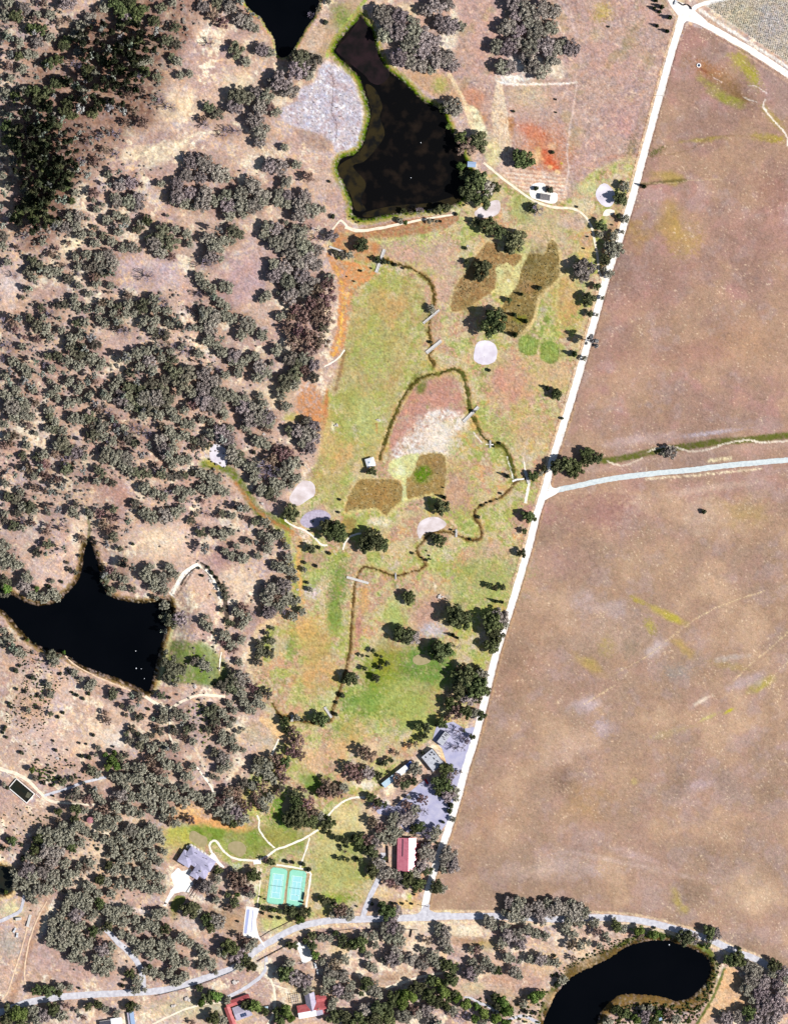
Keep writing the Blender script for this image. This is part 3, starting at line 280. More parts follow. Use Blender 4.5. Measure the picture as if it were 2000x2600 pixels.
for _ in range(4000):
    if sum(1 for t_ in DATA if t_[0] == '+') >= 84: break
    x, y = rk.uniform(5, 620), rk.uniform(60, 1420)
    if (y < 500 and x > 330) or any(math.hypot(x - a_, y - b_) < c_ for a_, b_, c_ in ((390, 690, 95), (620, 690, 80), (290, 1250, 55), (400, 1390, 80), (220, 1420, 60), (300, 870, 40), (460, 300, 110), (80, 1450, 60))): continue
    DATA.append(('+', x, y, rk.uniform(7, 15)))
DATA = [((('w', 'p', 'p', 'w', 'r')[i % 5]) if t_[0] == '+' else t_[0],) + t_[1:] for i, t_ in enumerate(DATA)]
for (bx, by, rx_, ry_, n_) in ((120, 410, 80, 110, 66), (300, 120, 110, 60, 40), (260, 230, 90, 60, 24), (90, 290, 60, 60, 14), (330, 190, 50, 60, 12), (100, 540, 60, 60, 16)):
    got = []
    for _ in range(900):
        if len(got) >= n_: break
        a_, d_ = rk.uniform(0, 6.283), math.sqrt(rk.random()); x, y = bx + rx_ * d_ * math.cos(a_), by + ry_ * d_ * math.sin(a_)
        if y > 4 and all((x - p) ** 2 + (y - q) ** 2 > 170 for p, q in got): got.append((x, y)); DATA.append(('k', x, y, rk.uniform(8, 14)))
# ------------------------------------------------------------------ outlines (map units)
P_NORTH = cr(T(500, 0, 3.36, (390, -20), (430, 60), (480, 110), (540, 150), (580, 220), (640, 300), (665, 380), (675, 460), (700, 480), (745, 495), (785, 475), (830, 420), (880, 330), (940, 230), (1000, 150), (1040, 60), (1050, -20), (1080, -120), (900, -190), (500, -190), (360, -110)), 4)
P_MARSH = cr(T(500, 0, 3.36, (1400, 130), (1345, 200), (1240, 310), (1180, 400), (1170, 450), (1260, 540), (1370, 640), (1405, 720), (1430, 800), (1462, 900), (1475, 980), (1455, 1080), (1430, 1180), (1390, 1270), (1320, 1320), (1235, 1345), (1200, 1400), (1205, 1480), (1250, 1560), (1290, 1650), (1320, 1750)) +
             [(895, 545), (925, 556), (985, 545), (1050, 535), (1120, 528), (1160, 515), (1180, 490), (1192, 450), (1180, 405), (1165, 365), (1145, 335), (1132, 300), (1112, 275), (1075, 258), (1045, 228), (1015, 200), (985, 178), (960, 135), (948, 85), (925, 52)], 4)
P_STAR = cr([(222, 1376), (214, 1400), (208, 1440), (196, 1476), (172, 1503), (143, 1529), (98, 1537), (68, 1529), (45, 1517), (20, 1504), (-15, 1488), (-60, 1490), (-60, 1530), (0, 1548), (24, 1567), (45, 1592), (83, 1631), (125, 1652), (167, 1664), (208, 1690), (253, 1708), (298, 1723), (342, 1741), (374, 1758), (385, 1742), (396, 1690), (411, 1634), (426, 1589), (436, 1550), (432, 1526), (411, 1527), (357, 1530), (312, 1524), (283, 1515), (268, 1500), (258, 1470), (250, 1432), (240, 1399), (230, 1376)], 3)
P_LAKE = cr([(1400, 2545), (1412, 2522), (1443, 2486), (1482, 2462), (1543, 2434), (1586, 2405), (1632, 2391), (1686, 2387), (1739, 2402), (1786, 2423), (1803, 2450), (1801, 2479), (1782, 2507), (1750, 2535), (1714, 2543), (1686, 2534), (1632, 2527), (1579, 2527), (1548, 2546), (1524, 2575), (1515, 2610), (1505, 2700), (1380, 2700), (1375, 2610)], 4)
P_WEST = cr([(-70, 2200), (0, 2197), (22, 2204), (34, 2225), (36, 2248), (28, 2266), (0, 2274), (-70, 2274)], 4)
PONDS = [('north', P_NORTH), ('marsh', P_MARSH), ('star', P_STAR), ('lake', P_LAKE), ('west', P_WEST)]
R_MAIN = cr([(1733, 40), (1708, 119), (1679, 223), (1655, 312), (1631, 402), (1602, 510), (1568, 618), (1536, 714), (1504, 829), (1475, 929), (1446, 1026), (1402, 1167), (1384, 1238), (1362, 1306), (1342, 1387), (1304, 1516), (1257, 1667), (1227, 1792), (1204, 1880), (1183, 1946), (1160, 2032), (1135, 2113), (1108, 2190), (1085, 2268), (1075, 2325)], 4, False)
R_NE = cr([(1680, -45), (1705, 5), (1731, 38), (1768, 52), (1800, 68), (1857, 100), (1917, 135), (2000, 190), (2060, 230)], 4, False)
R_EAST = cr([(1396, 1251), (1420, 1243), (1454, 1236), (1543, 1217), (1650, 1203), (1757, 1193), (1864, 1180), (2060, 1163)], 4, False)
R_SOUTH = cr([(-60, 2592), (-10, 2574), (24, 2562), (74, 2545), (149, 2532), (238, 2525), (327, 2521), (400, 2516), (445, 2508), (489, 2494), (579, 2464), (620, 2440), (653, 2412), (698, 2384), (757, 2354), (832, 2338), (900, 2335), (1019, 2331), (1138, 2327), (1272, 2327), (1400, 2334), (1500, 2330), (1579, 2332), (1650, 2343), (1721, 2361), (1793, 2382), (1864, 2415), (1918, 2436), (1957, 2457), (2060, 2510)], 4, False)
CREEK = cr([(1532, 1170), (1580, 1164), (1640, 1150), (1700, 1139), (1760, 1131), (1830, 1121), (1900, 1116), (2060, 1098)], 4, False)
ST1 = cr([(968, 655), (1000, 668), (1040, 680), (1075, 700), (1096, 725), (1101, 755), (1099, 785), (1090, 812), (1090, 850), (1095, 880), (1090, 905), (1105, 930), (1118, 946)], 4, False)
ST2 = cr([(1118, 946), (1070, 958), (1040, 985), (1020, 1015), (1005, 1050), (990, 1080), (975, 1125), (962, 1168)], 4, False)
ST3 = cr([(1118, 948), (1150, 937), (1173, 950), (1183, 980), (1189, 1020), (1193, 1048), (1210, 1080), (1225, 1108), (1250, 1126), (1275, 1132), (1290, 1155), (1300, 1190), (1306, 1218)], 4, False)
ST4 = cr([(1400, 1186), (1375, 1200), (1345, 1213), (1310, 1222), (1292, 1245), (1265, 1265), (1235, 1277), (1210, 1290), (1202, 1310), (1216, 1330), (1223, 1358), (1210, 1371), (1190, 1371), (1160, 1358), (1135, 1352), (1100, 1352), (1072, 1376), (1058, 1400), (1078, 1430), (1068, 1446), (1040, 1453), (1005, 1462), (970, 1450), (935, 1440), (920, 1442), (908, 1462), (900, 1490), (896, 1530), (892, 1580), (889, 1640), (880, 1690), (873, 1720), (860, 1760), (845, 1800), (838, 1830), (790, 1835), (740, 1825), (710, 1815), (692, 1785)], 4, False)

# ------------------------------------------------------------------ heights
H = np.zeros((ny, nx), np.float32)
hill = fnoise(330, 4.5, 31) * 3.4 + 3
wmask = sm(-PX, -640, -420) * sm(-PY, -2480, -2150)
pond_d = {}; wmask0 = sm(-PX, -900, -640) * (1 - .0 * PY)
for nme, pg in PONDS:
    s_ = bbox(pg, 90); d = sdf(DX[s_], DY[s_], pg); pond_d[nme] = (s_, d)
    w_ = wmask[s_]; wmask[s_] = w_ * sm(d, 8, 80)
wmask *= sm(np.hypot(PX - 520, PY - 2170), 170, 330) * sm(np.hypot(PX - 555, PY - 1158), 25, 80) * sm(np.hypot(PX - 70, PY - 2010), 70, 160)
H += np.maximum(hill, -2) * wmask
for nme, (s_, d) in pond_d.items():
    H[s_] += -2.6 * sm(-d, -6, 10)
for st, w_ in ((ST1, 5), (ST2, 5), (ST3, 6), (ST4, 4.5)):
    s_ = bbox(st, 14); d = segdist(PX[s_], PY[s_], st, False); H[s_] -= .55 * (1 - sm(d, w_ * .35, w_ * 1.2))
def hz(p, q):
    i = (p - PX[0, 0]) * S / STEP; j = (q - PY[0, 0]) * -S / STEP
    j = (q - PY[0, 0]) / (PY[1, 0] - PY[0, 0])
    i = min(max(i, 0), nx - 2); j = min(max(j, 0), ny - 2); a, b = int(i), int(j); u, v = i - a, j - b
    return float((H[b, a] * (1 - u) + H[b, a + 1] * u) * (1 - v) + (H[b + 1, a] * (1 - u) + H[b + 1, a + 1] * u) * v)

# ------------------------------------------------------------------ ground colour (soil, grass and mud, plus shade painted under the north-west stand)
C = np.zeros((ny, nx, 3))
def mix(s_, c, w):
    if not isinstance(c, np.ndarray) or c.ndim == 1: c = np.asarray(c)[None, None, :]
    C[s_] = C[s_] * (1 - w[..., None]) + c * w[..., None]
def poly(pts, c, soft=3, op=1.0, nz=0.0, seed=0, grow=0, smooth=True):
    pts = cr(pts, 4) if smooth else pts
    s_ = bbox(pts, soft + grow + 12); d = sdf(DX[s_], DY[s_], pts) - grow
    w = (1 - sm(d, -soft, soft)) * op
    if nz: w = np.clip(w * (1 + nz * N[seed % len(N)][s_]), 0, 1)
    mix(s_, A(*c), w)
def line(pts, c, wd, soft=1.2, op=1.0, nz=0.0, seed=0, curve=True):
    pts = cr(pts, 4, False) if curve else pts
    s_ = bbox(pts, wd + soft + 12); d = segdist(DX[s_], DY[s_], pts, False)
    w = (1 - sm(d, max(0, wd / 2 - soft), wd / 2 + soft)) * op
    if nz: w = np.clip(w * (1 + nz * N[seed % len(N)][s_]), 0, 1)
    mix(s_, A(*c), w)
def rough(pts, c, op=.95, nz=.25, seed=3, edge=(220, 198, 140)):
    poly(pts, edge, 2.5, .65, .3, 4, grow=4); poly(pts, c, 1.2, op, nz, seed)
def blob(x, y, rx, ry, c, op=1.0, ang=0, nz=0.0, seed=0, p=.82):
    R_ = max(rx, ry) * 1.6; s_ = bbox([(x - R_, y - R_), (x + R_, y + R_)], 0)
    a = math.radians(ang); u = (PX[s_] - x) * math.cos(a) + (PY[s_] - y) * math.sin(a); v = -(PX[s_] - x) * math.sin(a) + (PY[s_] - y) * math.cos(a)
    d = np.sqrt((u / rx) ** 2 + (v / ry) ** 2) + 0.18 * N[(seed + 3) % len(N)][s_]
    w = (1 - sm(d, 1 - p * .9, 1 + .25)) * op
    if nz: w = np.clip(w * (1 + nz * N[seed % len(N)][s_]), 0, 1)
    mix(s_, A(*c), w)
N = [fnoise(w_, a_, 50 + i) for i, (w_, a_) in enumerate([(120, 1.4), (60, 1.2), (30, 1.0), (14, .8), (7, .8), (90, 1.0), (200, 1.5), (4, 1.0)])]
ALL = (slice(0, ny), slice(0, nx))
# woodland floor: dry grass, bare cream soil, mauve litter
C[:] = A(214, 184, 166)
mix(ALL, A(198, 168, 158), sm(N[0], -.2, 1.0))
mix(ALL, A(255, 240, 212), sm(N[5] + .6 * N[2] + .3 * N[3], .5, 1.6) * .9)
mix(ALL, A(206, 188, 190), sm(N[1], .4, 1.5) * .6)
mix(ALL, A(160, 118, 98), sm(N[2] + .6 * N[3], .9, 2.2) * .6)
mix(ALL, A(238, 206, 160), sm(N[3] + .6 * N[1], 1.0, 2.2) * .6)
mix(ALL, A(176, 144, 112), sm(-N[2] + .8 * N[4], 1.3, 2.6) * .4)
# under the dense north-west stand: brown litter, with the stand's shade painted in
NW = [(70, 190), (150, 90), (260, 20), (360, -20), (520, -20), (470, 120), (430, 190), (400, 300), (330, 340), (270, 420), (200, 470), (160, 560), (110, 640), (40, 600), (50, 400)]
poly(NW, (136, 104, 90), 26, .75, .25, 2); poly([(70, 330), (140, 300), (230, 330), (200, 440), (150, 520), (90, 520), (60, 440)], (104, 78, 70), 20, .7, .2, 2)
# brown tint under the trees, strongest at the middle
TREE_TINT = np.zeros((ny, nx))
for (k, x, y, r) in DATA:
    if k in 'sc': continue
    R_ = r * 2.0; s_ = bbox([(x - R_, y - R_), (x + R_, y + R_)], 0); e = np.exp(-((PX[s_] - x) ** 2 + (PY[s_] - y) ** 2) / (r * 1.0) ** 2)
    TREE_TINT[s_] = 1 - (1 - TREE_TINT[s_]) * (1 - .55 * e)
# open patches
for (x, y, rx, ry, c, o, a) in [(460, 270, 60, 45, (248, 226, 190), .7, 0), (420, 390, 70, 26, (250, 232, 200), .8, -20), (610, 215, 50, 40, (250, 232, 196), .7, 0), (560, 60, 30, 20, (220, 180, 150), .5, 0), (340, 390, 50, 20, (252, 230, 196), .7, -10),
        (390, 690, 95, 55, (208, 184, 186), .85, 10), (620, 690, 65, 95, (196, 166, 164), .9, 25), (600, 300, 60, 50, (206, 178, 166), .6, 0), (650, 370, 60, 40, (212, 184, 164), .7, 30), (130, 740, 50, 26, (196, 166, 156), .8, 0), (30, 720, 40, 50, (226, 208, 200), .8, 0),
        (180, 620, 45, 22, (252, 236, 202), .8, -35), (310, 870, 45, 26, (206, 178, 172), .8, 20), (600, 860, 40, 40, (206, 178, 166), .7, 0), (240, 1140, 25, 16, (190, 156, 150), .8, 0), (290, 1250, 60, 40, (190, 146, 132), .75, 20), (60, 1360, 60, 30, (206, 182, 172), .8, 0),
        (90, 1450, 60, 40, (204, 178, 170), .7, 0), (200, 1340, 26, 60, (236, 216, 188), .6, 0), (400, 1380, 75, 50, (240, 216, 186), .8, 0), (555, 1415, 50, 50, (176, 144, 140), .85, 30), (610, 1480, 50, 40, (236, 212, 184), .8, 0), (520, 1560, 30, 40, (212, 184, 172), .6, 0),
        (260, 1850, 110, 60, (236, 206, 178), .7, -10), (100, 1880, 80, 60, (208, 180, 168), .7, 0), (300, 1880, 60, 30, (236, 222, 206), .7, 0), (60, 1800, 60, 50, (190, 150, 120), .5, 0), (80, 2090, 90, 50, (212, 182, 158), .7, 0), (230, 1960, 40, 30, (196, 160, 140), .5, 0),
        (700, 1000, 60, 40, (236, 214, 176), .5, 0), (300, 2160, 110, 120, (238, 214, 174), .6, 0), (410, 1030, 30, 30, (246, 222, 180), .6, 0), (530, 1340, 40, 40, (214, 186, 172), .6, 0), (170, 2440, 130, 60, (196, 166, 158), .9, 15), (300, 2440, 60, 40, (214, 190, 172), .7, 0),
        (580, 2330, 60, 50, (186, 156, 124), .8, 0), (480, 2340, 40, 26, (224, 208, 200), .7, 0), (30, 2310, 40, 26, (222, 214, 166), .8, 0), (20, 2400, 40, 40, (184, 172, 158), .8, 0), (500, 2560, 140, 36, (206, 196, 160), .8, 0), (770, 2520, 80, 50, (222, 200, 160), .8, 0), (620, 2570, 50, 26, (206, 190, 150), .6, 0)]:
    blob(x, y, rx, ry, c, o, a, .2, int(x + y) % 8)
mix(ALL, A(150, 120, 104), np.clip(TREE_TINT * (1 + .35 * N[3] + .3 * N[4]), 0, .85) * wmask0)
# east field
EF = [(1746, 62), (1718, 119), (1690, 223), (1665, 312), (1641, 402), (1612, 510), (1578, 618), (1546, 714), (1514, 829), (1486, 929), (1456, 1026), (1414, 1167), (1394, 1238), (1372, 1306), (1354, 1387), (1314, 1516), (1267, 1667), (1237, 1792), (1214, 1880), (1193, 1946), (1170, 2032), (1147, 2113), (1120, 2190), (1095, 2268), (1088, 2312), (1150, 2312), (1272, 2314), (1400, 2318), (1500, 2318), (1579, 2320), (1650, 2331), (1721, 2349), (1793, 2370), (1864, 2402), (1918, 2423), (1957, 2444), (2130, 2510), (2130, 260), (1990, 200), (1900, 138), (1857, 112), (1800, 82)]
poly(EF, (176, 143, 128), 1.5, 1, smooth=False)
s_ = bbox(EF, 4); inE = 1 - sm(sdf(DX[s_], DY[s_], EF), -2, 2)
def ef(c, w): mix(s_, A(*c), inE * w[s_])
lower = sm(PY, 900, 1500); ef((180, 152, 130), lower * .85)
ef((182, 142, 132), sm(N[0], -.5, 1.2) * (1 - lower * .7)); ef((180, 148, 124), sm(N[6], -.2, 1.2) * .8); ef((184, 160, 154), sm(N[5] - .3 * N[6], .2, 1.5) * .45)
ef((160, 128, 114), sm(-N[1], .4, 1.8) * .28); ef((192, 162, 136), sm(N[6] * .9 + N[0] * .3 - .3, .2, 1.6) * lower * .7)
for (x, y, rx, ry, c, o, a) in [(1800, 180, 70, 24, (176, 128, 92), .8, 28), (1860, 230, 60, 22, (150, 118, 84), .8, 35), (1875, 150, 30, 26, (178, 166, 84), .8, 50), (1905, 190, 44, 20, (178, 168, 78), .9, 55), (1840, 250, 50, 14, (166, 162, 82), .8, 20), (1800, 215, 40, 12, (170, 156, 84), .7, 35), (1960, 300, 50, 12, (174, 154, 84), .7, 48),
        (1700, 450, 50, 18, (178, 156, 78), .7, 0), (1780, 355, 60, 9, (176, 160, 74), .6, -5), (1950, 350, 50, 14, (182, 164, 70), .8, 8), (1665, 385, 26, 9, (112, 110, 66), .9, -28), (1640, 360, 14, 40, (170, 150, 84), .6, 15), (1700, 570, 60, 40, (184, 152, 84), .6, 60), (1620, 590, 40, 50, (186, 152, 96), .5, 0), (1740, 620, 40, 60, (182, 152, 90), .45, 30),
        (1930, 620, 100, 90, (176, 140, 126), .5, 40), (1560, 900, 60, 30, (176, 136, 124), .6, 0), (1750, 900, 120, 40, (170, 132, 118), .5, -12), (1600, 1120, 90, 16, (204, 178, 172), .7, -8), (1800, 1100, 90, 7, (206, 190, 196), .8, -8), (1700, 1110, 60, 14, (192, 164, 158), .6, 0),
        (1500, 1300, 110, 60, (166, 128, 118), .7, -10), (1460, 1420, 60, 70, (172, 138, 128), .6, 0), (1780, 1310, 60, 50, (204, 178, 156), .6, 0), (1900, 1290, 70, 50, (186, 158, 112), .6, 0), (1640, 1420, 90, 80, (188, 158, 130), .4, 0),
        (1620, 1525, 26, 8, (188, 170, 84), .85, 25), (1690, 1560, 48, 12, (188, 172, 82), .85, 28), (1650, 1590, 16, 26, (186, 172, 76), .75, -20), (1740, 1650, 44, 16, (188, 160, 96), .7, 40), (1850, 1690, 60, 12, (180, 158, 92), .5, 10), (1930, 1740, 40, 16, (184, 168, 96), .7, -25), (1500, 1690, 50, 16, (186, 162, 84), .7, 30), (1540, 1640, 26, 30, (182, 164, 92), .5, 0), (1560, 1550, 50, 30, (196, 176, 172), .6, 0), (1480, 1530, 40, 40, (202, 178, 170), .6, 0), (1660, 1650, 34, 24, (206, 188, 184), .7, -30), (1600, 1640, 30, 30, (150, 140, 118), .5, 0), (1720, 1705, 40, 22, (170, 158, 150), .6, 0), (1860, 1670, 44, 9, (206, 190, 178), .7, -8), (1480, 1790, 40, 26, (202, 184, 186), .7, -30), (1530, 1850, 26, 30, (198, 178, 180), .6, 0), (1900, 1730, 60, 20, (200, 178, 178), .6, -20), (1780, 1780, 30, 6, (236, 218, 196), .6, -30), (1800, 1820, 30, 5, (206, 196, 120), .6, -25), (1850, 1805, 20, 5, (186, 180, 50), .9, -30), (1700, 1860, 60, 10, (196, 174, 128), .6, -14),
        (1780, 1990, 50, 18, (196, 172, 172), .7, -20), (1610, 1985, 10, 10, (196, 176, 116), .6, 0), (1500, 2030, 60, 60, (188, 152, 112), .5, 0), (1420, 1960, 30, 60, (152, 122, 106), .5, 0), (1440, 2200, 90, 40, (208, 184, 176), .6, 5), (1600, 2170, 80, 14, (200, 172, 164), .6, 20), (1340, 2210, 70, 26, (214, 188, 172), .6, 0), (1240, 2060, 60, 60, (178, 142, 116), .5, 0), (1700, 720, 160, 60, (172, 134, 120), .5, -35), (1880, 860, 90, 60, (196, 156, 124), .5, 0), (1600, 760, 50, 90, (196, 152, 140), .5, 20), (1960, 480, 60, 60, (160, 124, 110), .6, 30), (1800, 1240, 150, 12, (206, 178, 160), .5, -8), (1300, 1700, 60, 120, (170, 134, 112), .5, 15), (1550, 1600, 120, 60, (196, 168, 150), .5, 0), (1450, 1900, 90, 40, (192, 164, 150), .5, -20),
        (1720, 2290, 15, 44, (192, 172, 100), .75, -20), (1740, 2310, 22, 14, (194, 174, 96), .7, 40), (1660, 2250, 50, 60, (204, 174, 162), .4, 0), (1900, 2260, 90, 60, (206, 178, 150), .5, 0), (1980, 2010, 16, 26, (196, 176, 104), .5, 0), (1580, 2190, 200, 9, (216, 192, 180), .35, 12)]:
    blob(x, y, rx, ry, c, o, a, .25, int(x * 3 + y) % 8)
ef((232, 208, 178), (sm(N[7] + .5 * N[1], 2.2, 3.0)) * .6)
for l in ([(1560, 1710), (1600, 1690), (1650, 1660), (1700, 1620), (1760, 1575), (1800, 1552), (1850, 1530), (1940, 1500)], [(1860, 1730), (1900, 1690), (1950, 1650), (2010, 1595)], [(1950, 1750), (1965, 1715), (2010, 1670)], [(1480, 1790), (1520, 1765), (1560, 1740)]):
    line(l, (232, 206, 164), 2.0, 1, .75, .4, 4)
line([(1780, 1530 - 244), (1900, 1275)], (216, 186, 160), 1.6, 1, .5)
line([(1640, 398), (1700, 392), (1760, 376), (1800, 350), (1870, 345), (1960, 355)], (140, 112, 76), 2.2, 1.2, .6)
line([(1625, 470), (1680, 462), (1740, 458)], (92, 84, 50), 7, 4, .8); line([(1625, 463), (1700, 466), (1750, 458), (1830, 455)], (214, 190, 150), 1.8, 1, .6)
line([(1895, 220), (1915, 218), (1930, 226), (1945, 236)], (232, 216, 208), 2.2, 1, .9); line([(1885, 247), (1900, 253), (1920, 260)], (232, 220, 208), 2.2, 1, .9)
line([(1941, 252), (1936, 270), (1950, 290), (1965, 308), (1985, 330), (1998, 350), (1998, 370)], (252, 240, 226), 4, 1.2, .95, .2, 4); line([(1808, 195), (1830, 207)], (226, 206, 200), 2, 1, .8)
line([(1777, 172), (1792, 184)], (140, 88, 66), 6, 3, .8)
# north-centre fields
NF = [(1035, -60), (1060, 60), (1140, 170), (1145, 200), (1190, 300), (1225, 400), (1330, 480), (1430, 520), (1500, 500), (1600, 430), (1628, 380), (1650, 300), (1675, 215), (1702, 119), (1715, 60), (1690, 0), (1670, -60)]
poly(NF, (196, 166, 152), 4); s_ = bbox(NF, 4); inN = 1 - sm(sdf(DX[s_], DY[s_], NF), -4, 4)
def nf(c, w): mix(s_, A(*c), inN * w[s_])
nf((200, 162, 152), sm(N[0], 0, 1.3) * .6); nf((184, 156, 150), sm(N[1], 0, 1.4) * .7); nf((222, 194, 172), sm(N[3] + .5 * N[1], 1.2, 2.4) * .7); nf((180, 160, 120), sm(-N[5], .8, 2) * .5)
for (x, y, rx, ry, c, o, a) in [(1340, 240, 60, 40, (216, 196, 160), .6, 0), (1385, 385, 74, 66, (208, 142, 106), .8, 40), (1350, 335, 46, 22, (210, 126, 92), .75, 30), (1395, 408, 44, 18, (208, 104, 70), .8, 50), (1345, 400, 30, 14, (232, 200, 150), .5, 0), (1400, 370, 18, 14, (230, 196, 156), .6, 0), (1290, 330, 16, 60, (196, 140, 90), .7, 0), (1395, 425, 10, 8, (238, 204, 150), .9, 0), (1415, 438, 10, 7, (240, 206, 160), .8, 0), (1365, 385, 10, 14, (238, 200, 140), .8, 0), (1425, 415, 4, 3, (200, 180, 40), .9, 0),
        (1600, 100, 22, 60, (166, 150, 120), .6, 30), (1530, 30, 30, 30, (190, 170, 80), .6, 0), (1510, 90, 22, 22, (196, 182, 150), .5, 0), (1640, 90, 40, 20, (184, 160, 156), .6, 0), (1545, 402, 50, 9, (190, 140, 118), .55, -10), (1580, 300, 60, 50, (196, 156, 152), .7, 0), (1600, 380, 14, 50, (130, 118, 88), .7, 15), (1620, 310, 10, 60, (176, 148, 130), .6, 15),
        (1110, 60, 60, 60, (200, 170, 152), .6, 0), (1200, 250, 40, 30, (196, 138, 108), .6, 0), (1225, 300, 20, 20, (196, 140, 84), .6, 0), (1130, 110, 26, 30, (250, 240, 220), .9, 0), (1150, 70, 16, 60, (244, 232, 206), .8, 0), (1320, 165, 60, 36, (252, 250, 240), .95, 0), (1300, 200, 50, 14, (255, 252, 240), .9, 0), (1410, 180, 30, 30, (236, 220, 196), .7, 0), (1030, 25, 40, 22, (236, 212, 170), .7, 0), (1250, 380, 20, 50, (226, 218, 160), .6, 0)]:
    blob(x, y, rx, ry, c, o, a, .25, int(x * 3 + y) % 8)
poly(T(1000, 0, 3.36, (880, 700), (920, 715), (1000, 1240), (980, 1300), (930, 1300), (850, 1100), (830, 960)), (226, 202, 172), 3, .8, .3, 4)
poly(T(1000, 0, 3.36, (610, 900), (700, 930), (790, 1110), (800, 1180), (700, 1170), (620, 960)), (240, 232, 190), 5, .9, .3, 3)
for k in range(6): line(T(1000, 0, 3.36, (868 + k * 9, 720), (860 + k * 20, 980), (855 + k * 24, 1240), (875 + k * 20, 1400)), (244, 226, 200), 1.7, .8, .75)
poly(T(1150, 380, 3.36, (620, 170), (960, 230), (950, 440), (860, 470), (700, 430), (560, 330), (440, 250), (400, 120)), (232, 200, 176), 4, .9, .2, 3)
for k in range(14): line(T(1150, 380, 3.36, (430 + k * 8, 180 + k * 17), (600, 195 + k * 18 - 8 * (k > 6)), (780, 215 + k * 17), (950, 235 + k * 16)), (250, 236, 216) if k % 2 else (196, 140, 118), 2.0, 1, .7)
line([(1262, 206), (1300, 214), (1357, 213), (1410, 213), (1464, 210)], (255, 244, 232), 5, 1.5, .95); line([(1464, 210), (1458, 253), (1446, 327), (1439, 387), (1443, 426), (1438, 460), (1432, 488)], (226, 202, 190), 4, 1.5, .8)
line(T(1000, 0, 3.36, (470, 640), (590, 860), (640, 1000), (690, 1160)), (244, 222, 182), 12, 3, .8); line(T(1000, 0, 3.36, (1390, 190), (1450, 320)), (236, 220, 206), 3, 1.2, .9)
line(T(1000, 0, 3.36, (1410, 0), (1500, 150), (1560, 340), (1590, 560)), (214, 186, 176), 7, 3, .6); line([(1480, 425), (1540, 428), (1585, 412), (1605, 370)], (226, 196, 150), 3, 1.5, .6)
line([(1502, 120), (1560, 15)], (210, 190, 180), 2, 1, .3)
# strip east of the reed pond
poly(T(1000, 0, 3.36, (60, 610), (230, 600), (420, 640), (480, 700), (590, 880), (400, 860), (200, 720)), (206, 168, 134), 4, .9, .2, 2); blob(1117, 215, 22, 24, (176, 176, 96), .8); blob(1125, 275, 16, 10, (206, 180, 160), .6)
# valley: watered and half-dry turf
V = [(840, 600), (1000, 570), (1150, 548), (1200, 470), (1260, 440), (1330, 490), (1430, 515), (1500, 440), (1600, 400), (1612, 440), (1555, 640), (1500, 815), (1440, 1015), (1395, 1160), (1370, 1250), (1300, 1510), (1250, 1660), (1180, 1850), (1100, 1860), (960, 2010), (905, 2080), (960, 2200), (905, 2310), (800, 2330), (700, 2340), (655, 2330), (640, 2240), (560, 2180), (430, 2190), (415, 2110), (560, 2080), (600, 2050), (640, 1960), (700, 1900), (670, 1800), (640, 1700), (690, 1560), (740, 1400), (690, 1340), (770, 1240), (815, 1130), (820, 1020), (860, 930), (880, 800), (890, 700), (850, 650)]
poly(V, (208, 190, 146), 8); s_ = bbox(V, 8); inV = 1 - sm(sdf(DX[s_], DY[s_], V), -6, 6)
def vf(c, w): mix(s_, A(*c), inV * w[s_])
vf((172, 176, 98), sm(N[0] + .5 * N[2], -.3, 1.0)); vf((204, 204, 132), sm(N[5] + .5 * N[3], .3, 1.4) * .8); vf((194, 150, 130), sm(N[1] - .5 * N[0] + .3 * N[2], .0, 1.2) * .85); vf((212, 164, 108), sm(N[2] - .5 * N[5], .9, 2.1) * .6); vf((228, 214, 176), sm(N[1] * .7 - N[3] * .7, .9, 2.0) * .6); vf((214, 192, 178), sm(-N[1] + .5 * N[4], 1.2, 2.4) * .6); vf((126, 144, 70), sm(N[3] + N[5] * .6, .9, 2.0) * .7); vf((222, 206, 166), sm(-N[3] + N[2] * .6, 1.3, 2.2) * .55)
